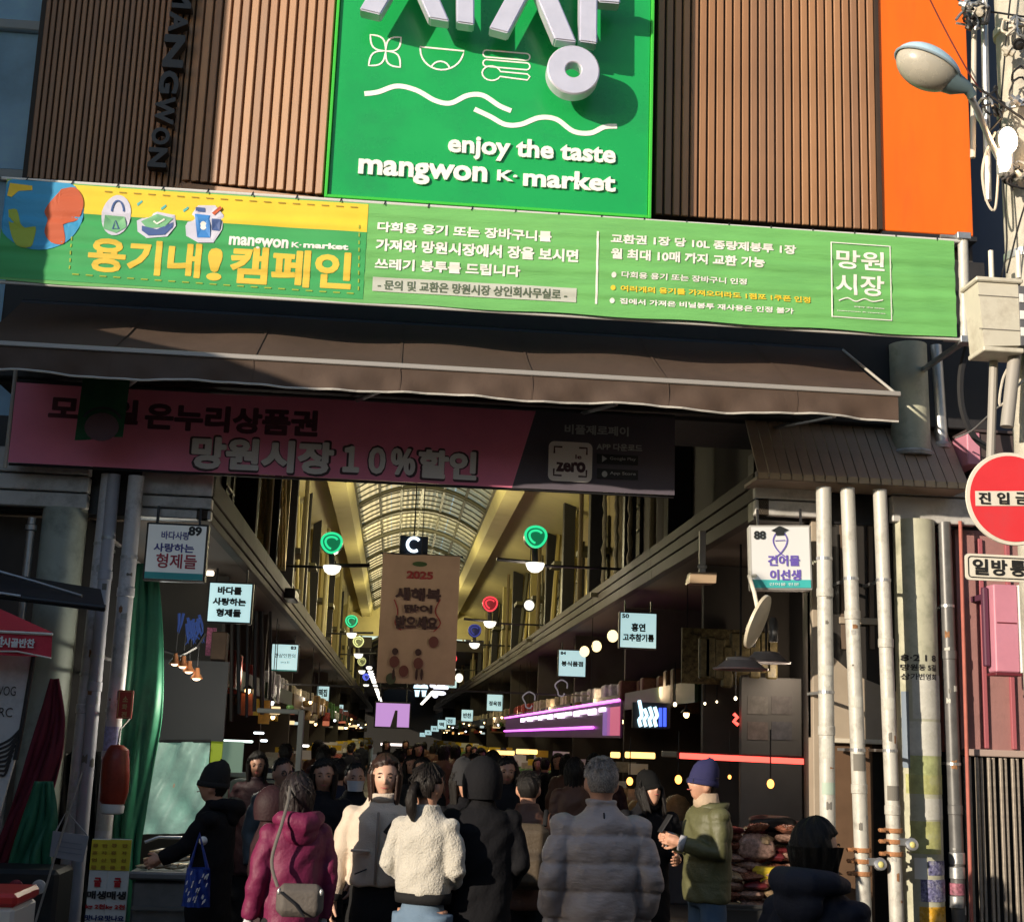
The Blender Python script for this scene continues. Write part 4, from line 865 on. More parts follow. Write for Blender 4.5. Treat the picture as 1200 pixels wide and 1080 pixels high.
# green tarp hanging over the left jamb
M_tarp = mat('dark green tarp', (.02,.145,.078), .55, noise=.25, nscale=4, bump=.3, bscale=7)
def tarp(name, label, outline, y, m, cat='tarp', depth=.22, folds=5, tilt=.0, seed=1, group=None):
    """outline: list of (left_px, right_px, py) rows from top to bottom"""
    rr = random.Random(seed); p1, p2 = rr.uniform(0,6), rr.uniform(0,6)
    rows = smoothpts(outline, 8); g_ = MB(); nu = 44
    def fn(u, v):
        r = rows[min(len(rows)-1, int(round(v*(len(rows)-1))))]
        f = math.sin(u*folds*6.28/2+p1+v*tilt*4+.8*math.sin(v*9+u*3))*.6+math.sin(u*folds*6.28*1.13+p2-v*3*tilt)*.3+.25*math.sin(u*31+v*9)
        w2 = P(r[0]+(r[1]-r[0])*u, r[2], y); return (w2.x, y+depth*.5*f*(.35+.65*v)*min(1, 4*u*(1-u)+.3), w2.z)
    g_.grid(fn, nu, len(rows)-1)
    o = single(name, g_, m, label, cat, group, smooth=True)
    md = o.modifiers.new('thick', 'SOLIDIFY'); md.thickness = .012; return o
tarp('green_tarp', 'tall dark green tarp bunched against the left jamb beside the fish stall', [(150,184,660),(142,190,720),(138,192,780),(130,190,840),(126,180,900),(120,170,960),(124,164,1000),(130,162,1090)], .12, M_tarp, tilt=1.2, seed=4, folds=3, depth=.13)
tarp('green_tarp', 'crumpled green tarp over the cart at the bottom left', [(40,62,915),(26,68,960),(14,60,1000),(0,66,1050),(-10,70,1100)], -.9, M_tarp, tilt=1.6, seed=7, folds=3, depth=.14)
tarp('maroon_curtain', 'dark maroon cloth draped from the left posts behind the white bird panel', [(60,68,795),(46,76,840),(34,74,880),(18,62,930),(0,46,980),(-20,30,1040)], -.7, mat('maroon cloth',(.14,.012,.028),.8,noise=.25,nscale=4), cat='curtain', tilt=1.8, seed=9, folds=2.3, depth=.14)
tarp('black_sheet', 'black plastic sheet hanging between the left posts', [(62,150,880),(60,150,960),(62,150,1010),(62,148,1100)], .2, mat('black plastic sheet',(.012,.014,.014),.35,bump=.3,bscale=8), cat='sheet', seed=12, folds=6)
# black canopy over the left
M_cnp = mat('black canopy fabric', (.03,.03,.036), .6, noise=.2, nscale=5)
yc = -1.6
a, b_, c_, d_ = P(-30,680,yc), P(123,708,yc), P(100,700,-.5), P(-30,676,-.5)
t = thing('black_canopy', 'flat black shop canopy with metal edge at the left, above the red one', 'canopy', (a.x+.5, -1, a.z))
mb = MB(); mb.add([tuple(P(-60,690,yc)),tuple(P(123,712,yc)),tuple(P(118,690,-.5)),tuple(P(-60,660,-.5)), tuple(P(-60,690,yc)-Vector((0,0,.03))),tuple(P(123,712,yc)-Vector((0,0,.03))),tuple(P(118,690,-.5)-Vector((0,0,.03))),tuple(P(-60,660,-.5)-Vector((0,0,.03)))],
    [(0,1,2,3),(7,6,5,4),(0,4,5,1),(1,5,6,2),(2,6,7,3),(3,7,4,0)]); part('sheet', mb, M_cnp, t)
mb = MB(); mb.tube([tuple(P(-60,691,yc)),tuple(P(124,712,yc))], .022, 8); part('front_bar', mb, M_black, t, smooth='auto')
mb = MB(); mb.tube([tuple(P(-20,664,-1.0)),tuple(P(40,681,-1.0)),tuple(P(96,698,-1.2))], .012, 8); part('stay', mb, M_steel, t, smooth='auto')
mb = MB(); mb.tube([tuple(P(-10,693,yc-.03)),tuple(P(24,698,yc-.03))], .009, 8); part('stay', mb, mat('pale lamp tube',(.5,.55,.6),.3), t, smooth='auto')
# red awning with white lettering
yr = -3.2; M_red = mat('red canopy cloth', (.55,.03,.055), .6, noise=.1, nscale=4, bump=.15)
t = thing('red_canopy', 'red market canopy corner with white trim and lettering at the left edge', 'canopy', tuple(P(20,760,yr)))
A0, A1, T0, T1 = P(-80,734,yr), P(62,741,yr), P(-80,700,yr+.8), P(0,713,yr+.5)
mb = MB(); mb.add([tuple(A0),tuple(A1),tuple(T1),tuple(T0)],[(0,1,2,3)]); part('canopy_top', mb, M_red, t)
mb = MB(); mb.grid(lambda u,v: (lambda s_,e_: (s_.x+(e_.x-s_.x)*u, yr-.01+.01*math.sin(u*20)*v, s_.z+(e_.z-s_.z)*u))(P(-80,738+(764-738)*v,yr), P(62-2*v,741+(770-741)*v,yr)), 30, 4); vl = part('valance', mb, M_red, t, smooth=True)
mb = MB(); mb.tube([tuple(P(-80,736,yr-.015)),tuple(P(62,743,yr-.015))], .010, 6); part('piping', mb, M_tw, t)
mb = MB(); mb.tube([tuple(P(-80,763,yr-.015)),tuple(P(20,763,yr-.015)),tuple(P(60,771,yr-.015))], .006, 6); part('piping', mb, M_tw, t)
mb = MB(); mb.text('신속한', *rectw(-34,744,4,758,yr-.03), yr-.03, .02, 0, .02); part('lettering', mb, M_bw, vl)
mb = MB(); mb.text('시골반찬', *rectw(4,747,40,759,yr-.03), yr-.03, .02, 0, .02); part('lettering', mb, M_bw, vl)
# white panel with black bird drawing
yw = -3.0; t = thing('white_side_panel', 'greyish white side panel with a black feathered wing drawing under the red canopy', 'panel', tuple(P(15,930,yw)))
mb = MB(); q = [P(-60,762,yw),P(37,766,yw),P(20,880,yw),P(-4,965,yw),P(-60,965,yw)]
mb.prism([(v.x,v.z) for v in q][::-1], yw, yw+.03); pn = part('panel', mb, mat('grey white vinyl',(.55,.55,.54),.5,noise=.06,dirt=(.26,.26,.25),dscale=3), t)
for k in range(8):
    mb = MB(); y0_ = 872+k*6; mb.ribbon(pz(smoothpts([(-30,y0_+14),(-4,y0_+2-k),(12-k,y0_-6),(24-k*2.0,y0_-18)],4), yw-.004-k*.0005), .016, yw-.004-k*.0005); part('wing_feather', mb, M_black, pn)
mb = MB(); mb.text('TWOG', *rectw(-12,803,18,815,yw-.005), yw-.005, .0, 0, 0); part('lettering', mb, M_black, pn)
mb = MB(); mb.text('ORC', *rectw(-12,828,14,840,yw-.005), yw-.005, .0, 0, 0); part('lettering', mb, M_black, pn)
mb = MB(); mb.tube([tuple(P(40,767,yw)),tuple(P(26,850,yw)),tuple(P(18,890,yw))], .016, 8); part('edge_pole', mb, M_black, t)
# red and white cool box corner at bottom left
x0,z0,x1,z1 = rectw(-60,1052,18,1066,-4.2); t = thing('ice_box', 'white box with a red lid cut off by the lower left corner', 'box', ((x0+x1)/2, -4, .0))
mb = MB(); mb.box(x0,-4.2,(z0+z1)/2-.015,x1,-3.7,z1+.03,.02); part('lid', mb, mat('red plastic',(.5,.03,.03),.4), t)
mb = MB(); mb.box(x0+.02,-4.19,.0,x1-.01,-3.71,(z0+z1)/2-.016,.02); part('tub', mb, mat('white plastic',(.6,.6,.58),.45), t)
# grey notice plate on wire
y_ = -1.9; t = thing('notice_plate', 'tilted blank grey notice plate hanging beside the yellow price boards', 'notice', tuple(P(80,1010,y_)))
q = [P(62,973,y_),P(104,979,y_),P(97,1010,y_),P(58,1003,y_)]; mb = MB(); mb.prism([(v.x,v.z) for v in q][::-1], y_, y_+.012); pl = part('plate', mb, mat('pale grey card',(.30,.31,.36),.6,noise=.05), t)
for k in range(3):
    mb = MB(); a = P(68,985+k*6,y_-.004); c = P(96,989+k*6,y_-.004); mb.ribbon([(a.x,a.z),(c.x,c.z)], .006, y_-.004); part('faint_line', mb, mat('faint pencil grey',(.22,.23,.28),.7), pl)
mb = MB(); mb.tube([tuple(P(66,973,y_+.01)),tuple(P(78,950,y_+.05)),tuple(P(102,978,y_+.01))], .006, 6); part('wire', mb, M_steel, t)
mb = MB(); mb.tube([tuple(P(96,905,y_-.1)),tuple(P(70,985,y_-.1)),tuple(P(40,1085,y_-.1))], .008, 6); part('support_rod', mb, M_steel, t)
# yellow price boards
y_ = -2.6; t = thing('price_boards', 'pair of yellow and white oyster price boards at the bottom left', 'price board', tuple(P(118,1080,y_)))
for k, (xa_, xb_) in enumerate(((100,121),(122,146))):
    x0,z0,x1,z1 = rectw(xa_,982,xb_,1086,y_); x1 = P(xb_-4,1086,y_).x+.02; x0 = P(xa_-8,1086,y_).x+.035
    mb = MB(); mb.box(x0,y_,z0-.35,x1,y_+.015,z1,.003); bd = part('board', mb, mat('white board print',(.62,.62,.58),.5,noise=.05), t)
    zy_ = P(120,1019,y_).z; mb = MB(); mb.box(x0,y_-.004,zy_,x1,y_-.001,z1-.004); part('yellow_field', mb, mat('yellow board print',(.62,.50,.03),.5), bd)
    for r in range(4):
        for cc_ in range(2):
            mb = MB(); mx_ = x0+(cc_+.15)*(x1-x0)/2; mz_ = z1-.03-r*(z1-zy_)/4.3; mb.text('통깐홍자연산물'[(r*2+cc_)%7], mx_, mz_-.022, mx_+.035, mz_, y_-.007, .02, 0, .02); part('lettering', mb, mat('ochre lettering',(.35,.20,.02),.6), bd)
    xm = (x0+x1)/2
    for s, py, h, m in (('굴',1033,.055,mat('red lettering',(.45,.015,.02),.5)),('매생',1048,.048,M_black),('kg 2천',1062,.035,mat('red lettering')),('맛나요',1075,.035,mat('navy lettering',(.03,.04,.14),.5))):
        zz = P(120,py,y_).z; ww = .045 if len(s) == 1 else .12
        mb = MB(); mb.text(s, xm-ww/2, zz-h/2, xm+ww/2, zz+h/2, y_-.005, .02, 0, .03); part('lettering', mb, m, bd)
# red bag with white base hanging on the post, little red sign
y_ = -.6; q = P(135,908,y_); t = thing('red_lantern_bag', 'dark red plastic bag with white rim hung upside down on the left post', 'bag', tuple(P(135,940,y_)))
mb = MB(); mb.lathe([(0,.24),(.05,.235),(.085,.2),(.105,.12),(.112,.0),(.108,-.13),(.10,-.2),(.09,-.22)], tuple(q), 22); mb.v = [(v[0]+.006*math.sin(v[2]*60), v[1], v[2]) for v in mb.v]; part('bag_body', mb, mat('dark red plastic',(.25,.03,.015),.4,noise=.3,nscale=9,bump=.3,bscale=14), t, smooth='auto')
mb = MB(); mb.lathe([(.085,-.22),(.095,-.24),(.09,-.29),(.07,-.30)], tuple(q), 20); part('rim', mb, mat('white plastic'), t, smooth='auto')
mb = MB(); mb.tube([(q.x,q.y,q.z+.24),(q.x-.01,q.y+.1,q.z+.36),(q.x+.02,q.y+.3,q.z+.45)], .007, 6); part('cord', mb, M_rubber, t)
y_ = -.4; x0,z0,x1,z1 = rectw(139,808,154,842,y_); t = thing('small_red_sign', 'small red sign with a gold border fixed to the left post', 'sign', ((x0+x1)/2,y_,z0))
mb = MB(); mb.box(x0,y_,z0,x1,y_+.02,z1,.004); sp_ = part('plate', mb, mat('vermilion plate',(.42,.035,.02),.4), t)
mb = MB(); mb.ribbon([(x0+.01,z0+.012),(x1-.01,z0+.012),(x1-.01,z1-.012),(x0+.01,z1-.012)], .008, y_-.003, True); part('border_line', mb, mat('gold line',(.5,.30,.12),.5), sp_)
for k, ch in enumerate('소화전'):
    mb = MB(); zz = z1-.05-k*.062; mb.text(ch, (x0+x1)/2-.02, zz-.045, (x0+x1)/2+.02, zz, y_-.003, .02, 0, .02); part('lettering', mb, mat('gold line'), sp_)
# red and white round badges low on the left cart
for px_, m_, lb in ((18,mat('red badge',(.3,.02,.04),.4),'small red round badge on the dark cart at the bottom left'),(45,mat('white badge',(.55,.55,.56),.4),'small white round badge on the dark cart at the bottom left')):
    q = P(px_,1039,-1.6); mb = MB(); mb.lathe([(0,-.006),(.04,-.006),(.05,0),(.05,.02),(0,.02)], tuple(q), 20, 'y'); mb.lathe([(.018,-.012),(.03,-.012),(.03,-.006),(.018,-.006)], tuple(q), 16, 'y'); single('round_badge', mb, m_, lb, 'badge', smooth='auto')
b = MB(); x0,z0,x1,z1 = rectw(-40,1015,66,1090,-1.4); b.box(x0,-1.5,0,x1,-1.0,z1,.03); single('dark_cart', b, mat('black cart panel',(.02,.022,.025),.5), 'dark cart under the green tarp at the bottom left', 'cart')

# ------------------------------------------------------------------ the arcade behind the entrance
AR = thing('market_arcade', 'long roofed arcade with a yellow lit vault, dark columns and shop fascias', 'arcade', (.75, 40, 0))
M_beam = mat('cream yellow roof beam', (.56,.50,.23), .55, noise=.06, nscale=2, dirt=(.43,.38,.17), dscale=1)
M_ceil = mat('yellowish ceiling sheet', (.42,.37,.17), .7, noise=.08, nscale=1.5)
M_rib = mat('dark olive roof rib', (.10,.095,.05), .5)
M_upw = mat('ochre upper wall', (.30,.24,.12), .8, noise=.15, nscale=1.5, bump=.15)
M_updk = mat('dark brown upper wall', (.05,.042,.034), .8, noise=.2, nscale=2)  # dark tone stands for the unlit mouth, far walls and far vault
M_pane = None
def translucent(name, col, em=0):
    m = bpy.data.materials.new(name); m.use_nodes = True; t_ = m.node_tree; b_ = t_.nodes['Principled BSDF']; out = t_.nodes['Material Output']
    b_.inputs['Base Color'].default_value = (*col,1); b_.inputs['Roughness'].default_value = .6
    tr = t_.nodes.new('ShaderNodeBsdfTranslucent'); n = t_.nodes.new('ShaderNodeTexNoise'); n.inputs['Scale'].default_value = 1.2; n.inputs['Detail'].default_value = 5
    tc = t_.nodes.new('ShaderNodeTexCoord'); t_.links.new(tc.outputs['Object'], n.inputs['Vector'])
    mx = t_.nodes.new('ShaderNodeMix'); mx.data_type = 'RGBA'; mx.inputs[6].default_value = (col[0]*.6,col[1]*.6,col[2]*.5,1); mx.inputs[7].default_value = (*col,1); t_.links.new(n.outputs['Fac'], mx.inputs[0]); t_.links.new(mx.outputs[2], tr.inputs[0])
    ms = t_.nodes.new('ShaderNodeMixShader'); ms.inputs[0].default_value = .7; t_.links.new(b_.outputs[0], ms.inputs[1]); t_.links.new(tr.outputs[0], ms.inputs[2]); t_.links.new(ms.outputs[0], out.inputs[0]); return m
M_pane = translucent('translucent roof sheet', (.95,.84,.52)); M_pane2 = translucent('dimmed roof sheet', (.22,.19,.11))  # second sheet coloured darker to dim the far vault
zr = 7.0; hw = 1.49; xc_ = .42; rise = .52
xL, xR = xl1, xf0           # inner faces of the fascias
def archz(u): return zr + rise*(1-(2*u-1)**2)
def archx(u): return xc_-hw+2*hw*u
ys_ = [12.6+3.3*k for k in range(11)]   # ribs of the first vault
for i in range(len(ys_)):
    y = ys_[i]
    mb = MB(); mb.tube([(archx(k/16), y, archz(k/16)-.05) for k in range(17)], .055, 8); part('roof_rib', mb, M_rib, AR, smooth='auto')
    if i == len(ys_)-1: break
    for s in range(4):
        u0, u1 = s/4+.002, (s+1)/4-.002; mb = MB()
        mb.grid(lambda u, v: (archx(u0+(u1-u0)*u), y+.005+(3.3-.01)*v, archz(u0+(u1-u0)*u)+.02+.012*math.sin(u*40)), 12, 1); part('roof_panel', mb, M_pane, AR)
    for s in range(1,5):
        mb = MB(); mb.tube([(archx(k/12), y+s*.66, archz(k/12)-.02) for k in range(13)], .02, 6); part('roof_batten', mb, M_rib, AR)
for s in range(7):
    u = s/6; mb = MB(); mb.box(archx(u)-.03, 12.6, archz(u)-.05, archx(u)+.03, ys_[-1], archz(u)); part('purlin', mb, M_rib, AR)
yend = ys_[-1]
for sgn, xo in ((-1, xc_-hw), (1, xc_+hw)):
    mb = MB(); mb.prism([(xo, zr-.02),(xo+sgn*.10,zr-.34),(xo+sgn*.45,zr-.38),(xo+sgn*.55,zr-.1),(xo+sgn*.55,zr+.1),(xo,zr+.1)][::sgn], 3.0, yend); part('edge_beam', mb, M_beam, AR)
    xw_ = (xL-.75) if sgn < 0 else (xR+.75)
    mb = MB(); mb.add([(xo+sgn*.5,3,zr+.0),(xw_,3,zr-.5),(xw_,yend,zr-.5),(xo+sgn*.5,yend,zr+.0),(xo+sgn*.5,3,zr+.1),(xw_,3,zr-.4),(xw_,yend,zr-.4),(xo+sgn*.5,yend,zr+.1)], [(0,1,2,3),(7,6,5,4),(0,4,5,1),(1,5,6,2),(2,6,7,3),(3,7,4,0)]); part('side_ceiling', mb, M_ceil, AR)
# ceiling over the dark mouth, and the lower far vault
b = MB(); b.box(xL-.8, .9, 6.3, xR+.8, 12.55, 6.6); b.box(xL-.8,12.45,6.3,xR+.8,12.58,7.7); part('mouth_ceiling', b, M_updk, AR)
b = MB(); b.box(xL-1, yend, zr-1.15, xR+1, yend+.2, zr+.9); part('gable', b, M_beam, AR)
z2 = 5.7
for i in range(22):
    y = yend+.6+3.2*i; mb = MB(); mb.tube([(archx(k/10), y, z2+rise*(1-(2*k/10-1)**2)-.04) for k in range(11)], .05, 6); part('roof_rib', mb, M_rib, AR)
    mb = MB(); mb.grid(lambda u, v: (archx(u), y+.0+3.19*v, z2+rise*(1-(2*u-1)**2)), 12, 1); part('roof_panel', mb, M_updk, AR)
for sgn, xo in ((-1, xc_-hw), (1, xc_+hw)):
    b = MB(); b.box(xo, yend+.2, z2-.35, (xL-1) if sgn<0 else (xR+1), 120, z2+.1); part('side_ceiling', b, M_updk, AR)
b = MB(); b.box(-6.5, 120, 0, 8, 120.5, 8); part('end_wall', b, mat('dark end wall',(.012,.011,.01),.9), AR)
# fascias along both sides: three receding boards each, broken into lengths
M_fasR = mat('fascia board darkened for shade', (.06,.049,.038), .65, .0, noise=.2, nscale=2, dirt=(.03,.025,.02), dscale=1.4, spec=.25)  # darker than the front boards: shade along the walkway put into the colour
for side, x_, zz in ((1, xR, zR), (-1, xL, zL2)):
    for i in range(3):
        y = -.04
        for seg, L_g in enumerate((5.2, 5.2, 6, 7, 9, 12, 20, 36)):
            b = MB(); zt1, zb1 = zz[i]-.004, zz[i+1]+.006
            b.box(x_-(.0 if side<0 else 0)+side*.012*i, y+.004, zb1, x_+side*.13, y+L_g-.006, zt1, .006); part('fascia_board', b, M_fasR, AR); y += L_g
    b = MB(); b.box(x_+side*.13, .31, zz[3]+.02, x_+side*3.8, 100, zz[3]+.1); part('soffit', b, mat('brown grey soffit',(.13,.10,.08),.75,noise=.15,nscale=1.4), AR)
    b = MB(); b.box(x_+side*.13, .31, zz[0]-.02, x_+side*.5, 100, zz[0]+.05); part('fascia_cap', b, M_updk, AR)
# upper walls with columns and windows
M_winlit = glow('warm lit upper window', (1.0,.46,.10), .42); M_windk = mat('dark upper window', (.03,.03,.03), .2)
for side, x_, zz in ((1, xR+.75, zR[0]), (-1, xL-.75, zL2[0])):
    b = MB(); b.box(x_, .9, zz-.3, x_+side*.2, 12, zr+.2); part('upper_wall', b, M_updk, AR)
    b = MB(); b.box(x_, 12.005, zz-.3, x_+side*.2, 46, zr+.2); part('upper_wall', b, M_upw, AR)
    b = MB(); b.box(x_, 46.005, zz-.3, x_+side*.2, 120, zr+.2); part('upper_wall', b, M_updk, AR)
    rr = random.Random(21+side)
    y = 5.2; k = 0
    while y < 75:
        w_ = .16+rr.random()*.14; xx = x_-side*(.35+.12*rr.random())
        b = MB(); b.box(xx-w_/2, y, zz-.1, xx+w_/2, y+w_, zr-.2, .01); part('upper_column', b, M_black if k%2==0 or y < 24 else M_beam, AR)
        if k % 2 == 0:
            mb = MB(); mb.tube([(xx-side*.25, y+.5, zz),(xx-side*.25, y+.5, zr-.35)], .045, 8); part('riser_pipe', mb, M_beam if side<0 else M_upw, AR, smooth='auto')
        mb = MB(); mb.box(x_-side*.02, y+.9, zz+.55, x_-side*.06, y+2.0, zz+1.75); f_ = part('upper_window', mb, M_winlit if rr.random() < .6 and y > 12 else M_windk, AR)
        for zz_ in (zz+.95, zz+1.35): mb = MB(); mb.box(x_-side*.061, y+.9, zz_, x_-side*.09, y+2.0, zz_+.03); part('glazing_bar', mb, M_rib, f_)
        mb = MB(); mb.box(x_-side*.061, y+1.43, zz+.55, x_-side*.09, y+1.47, zz+1.75); part('glazing_bar', mb, M_rib, f_)
        y += 2.9+rr.random()*.7+(y/30); k += 1
for side, x_, zz in ((1, xR+.62, zR[0]), (-1, xL-.62, zL2[0])):
    rr = random.Random(5+side)
    for k in range(26):
        y = 13.5+k*1.25+rr.uniform(-.3,.3); mb = MB(); mb.tube([(x_-side*rr.uniform(0,.3), y, zz+.02),(x_-side*.1, y, zr-.4)], rr.choice((.03,.045,.06)), 7); part('riser_pipe', mb, rr.choice([M_beam, mat('brass yellow pipe',(.42,.34,.10),.4,.3), M_rib]), AR, smooth='auto')
    for k in range(7):
        y = 13+k*4.6; mb = MB(); mb.box(x_-side*.45, y, zz+1.0+.3*(k%2), x_+side*.1, y+.9, zz+1.1+.3*(k%2)); part('wall_bracket', mb, M_rib, AR)
b = MB(); a = P(236,684,8.2); c = P(372,702,8.2); b.box(a.x, 8.2, c.z, min(c.x, xL+.15), 9.0, a.z, .02); part('cable_tray', b, M_black, AR)
# louvre strips and golden lattice
for px_ in (708, 722, 738):
    q = PX(px_, 640, xR+.3); mb = MB()
    mb.tube([(q.x+.010*math.sin(k*1.9), q.y, P(px_,566,q.y).z-k*.13) for k in range(15)], [.045 if k%2 else .028 for k in range(15)], 8); single('paper_streamer', mb, mat('pale ruffled paper',(.38,.34,.22),.8,noise=.2,nscale=15), 'pale ruffled paper streamer hanging before the upper right wall, %s of three' % {708:'leftmost',722:'middle',738:'rightmost'}[px_], 'streamer', smooth='auto')
lat = thing('golden_lattice', 'golden lattice screen leaning high on the left upper wall behind the pink banner', 'lattice', tuple(P(305,640,9)))
M_lat = mat('golden lattice bar', (.60,.47,.20), .5, .2)
for k in range(12):
    a = P(268+k*5.2,560,9.0+k*.1); c = P(286+k*5.0,664-0*k,9.0+k*.1); a2 = P(330-k*1.5,560+k*9,9.6); c2_ = P(262+k*1.0,560+k*8+24,9.6)
    mb = MB(); mb.tube([tuple(P(286+k*4.4,560,9)),tuple(P(294+k*3.6,min(664,590+k*9),9))], .018, 6); part('lattice_bar', mb, M_lat, lat)
for k in range(9):
    mb = MB(); mb.tube([tuple(P(286,566+k*11,9.05)),tuple(P(334,566+k*11-4,9.05))], .016, 6); part('lattice_bar', mb, M_lat, lat)
b = MB(); x0,z0,x1,z1 = rectw(284,556,334,668,9.5); b.box(x0,9.5,z0,x1,9.6,z1); part('lit_backing', b, mat('ochre backing',(.42,.35,.16),.7), lat)
# cross bars and brackets carrying the ring lamps
def PZ(px, py, Zd): return P(px, py, Zd-12)
def ring_lamp(px, py, pyd, y, sz, col, label, wall_side, strength=2.2, dark=False):
    q = P(px, py, y); qd = P(px, pyd, y); t = thing('ring_lamp', label, 'lamp', tuple(q), group='ring lamps along the arcade')
    s = sz
    mb = MB(); mb.lathe([(0,.10*s),(.16*s,.08*s),(.19*s,0),(.17*s,-.09*s),(0,-.1*s)], tuple(q), 20, 'y'); part('housing', mb, M_black, t, smooth='auto')
    mr = Matrix.Rotation(.35*(-wall_side), 3, 'Z')
    mb = MB(); mb.lathe([(0,-.115*s),(.15*s,-.10*s),(.16*s,-.095*s)], tuple(q), 20, 'y'); part('lens', mb, glow('neon glass '+label.split()[0], tuple(c*.35 for c in col), strength*.5), t, smooth='auto')
    for R_r, dy, w_ in ((.165*s,-.12*s,.020*s),(.10*s,-.13*s,.018*s)):
        mb = MB(); pts = [(q.x+R_r*math.cos(a_)+.012*s*math.sin(2*a_), q.y+dy, q.z+R_r*math.sin(a_)) for a_ in [2*math.pi*k/26*( .8 if w_ < .019*s else 1)+.6 for k in range(26 if w_ > .019*s else 22)]]
        mb.tube(pts, w_, 8, closed=w_ > .019*s); part('neon_ring', mb, glow('neon '+label.split()[0], col, strength if not dark else .05) if not dark else M_windk, t, smooth='auto')
    mb = MB(); mb.tube([(q.x,q.y,q.z-.15*s),(qd.x,q.y,qd.z+.04*s)], .05*s, 10); part('stem', mb, M_black, t)
    mb = MB(); mb.lathe([(.15*s,.03*s),(.15*s,.0),(.12*s,-.07*s),(.06*s,-.115*s),(0,-.125*s)], (qd.x,q.y,qd.z+.03*s), 18); part('dome', mb, glow('white dome glass', (1,.93,.78), 1.5), t, smooth='auto')
    wx = (xR+.7) if wall_side > 0 else (xL-.7)
    mb = MB(); mb.tube([(wx,q.y+.03,qd.z+.03),(q.x-wall_side*.05,q.y+.03,qd.z+.03)], .022, 8); mb.tube([(q.x-wall_side*.6,q.y+.03,qd.z+.1*s),(q.x,q.y+.03,qd.z+.07*s)], .03, 8); part('bracket', mb, M_black, t)
    return t
GR, RD, BL, YL = (.03,.75,.30), (.9,.05,.07), (.08,.10,.5), (.8,.8,.3)
ring_lamp(627,630,664,9.6,1.0,GR,'green neon ring lamp on the right, nearest and largest of that side',1,1.0)
ring_lamp(389,637,667,9.2,.92,GR,'green neon ring lamp on the left, largest of that side',-1,.8)
ring_lamp(574,708,731,20.4,1.0,RD,'red neon ring lamp on the right below the nearest green one',1,1.1)
ring_lamp(412,728,744,25.,.9,GR,'small green neon ring lamp on the left, second along',-1,1.0)
ring_lamp(556,739,756,29,1.05,BL,'unlit dark blue ring lamp on the right behind the red one',1,.4,dark=False)
ring_lamp(530,772,785,44,1.0,RD,'tiny red neon ring lamp on the far right beside the 2025 banner',1,1.2)
ring_lamp(420,752,768,34,1.0,YL,'pale yellow ring lamp on the left, third along',-1,1.0)
ring_lamp(424,775,787,48,1.0,YL,'faint yellowish ring lamp far down the left side',-1,.7)
ring_lamp(429,793,803,62,1.0,BL,'violet blue ring lamp farthest down the left side',-1,2)
# small clock-like round lamp on the right
q = P(620,709,12); t = thing('round_lamp', 'small round white lamp hanging at the right between the ring lamps', 'lamp', tuple(q))
mb = MB(); mb.ell(tuple(q),(.10,.05,.10),16,10); part('globe', mb, glow('soft white globe',(1,.95,.75),1.3), t, smooth=True)
mb = MB(); mb.tube([(q.x,q.y,q.z+.1),(q.x,q.y,q.z+1.1)], .01, 6); part('cord', mb, M_black, t)
mb = MB(); mb.lathe([(.10,-.02),(.115,0),(.10,.02)], tuple(q), 20, 'y'); part('rim', mb, M_black, t, smooth='auto')
# receding rows of overhead dome lamps
gm = MB(); gm.lathe([(.0,.05),(.10,.04),(.13,.0),(.09,-.07),(0,-.10)], (0,0,0), 12); gme = mesh('dome', gm, glow('far dome lamp', (1,.92,.80), 2.6), True)
hm = MB(); hm.tube([(0,0,.05),(0,0,.8)], .012, 5); hme = mesh('cord', hm, M_black)
first = None
for k in range(26):
    y = 46+k*3.0+(k*k*.02)
    for side in (-1, 1):
        x_ = -1.12 if side < 0 else 2.35
        z_ = 4.55-(.0 if side<0 else .0)
        if y > 108: continue
        t = thing('overhead_lamp', 'small white dome lamp in the long overhead row down the %s side' % ('left' if side<0 else 'right'), 'lamp', (x_*(1-.0*k), y, z_), group='overhead dome lamps receding on the %s' % ('left' if side<0 else 'right'))
        o = bpy.data.objects.new('dome', gme); COL.objects.link(o); o.parent = t; o = bpy.data.objects.new('cord', hme); COL.objects.link(o); o.parent = t
a = P(446,872,95); c = P(473,873,95); single('far_tube_lamp', MB().box(a.x,95,a.z-.06,c.x,95.1,a.z+.12), glow('far white tube',(1,.85,.8),1.8), 'horizontal white tube light at the far end of the arcade', 'lamp')
# tv screen
y_ = 38; x0,z0,x1,z1 = rectw(441,823,479,852,y_); t = thing('hanging_screen', 'lilac pink glowing screen hanging over the middle of the arcade', 'screen', ((x0+x1)/2,y_,z0))
mb = MB(); mb.box(x0-.05,y_+.01,z0-.05,x1+.05,y_+.12,z1+.05,.02); part('frame', mb, M_black, t)
mb = MB(); mb.box(x0,y_-.003,z0,x1,y_+.008,z1); sc_ = part('display', mb, glow('lilac screen',(.62,.32,.72),.75), t)
mb = MB(); mb.poly(pz([(457,852),(463,832),(466,832),(465,852)], y_)[::-1], y_-.008); part('shown_figure', mb, M_black, sc_)
mb = MB(); mb.box(x0+.1,y_+.03,z1+.05,x0+.14,y_+.07,5.9); mb.box(x1-.14,y_+.03,z1+.05,x1-.1,y_+.07,5.9); part('hanger', mb, M_black, t)
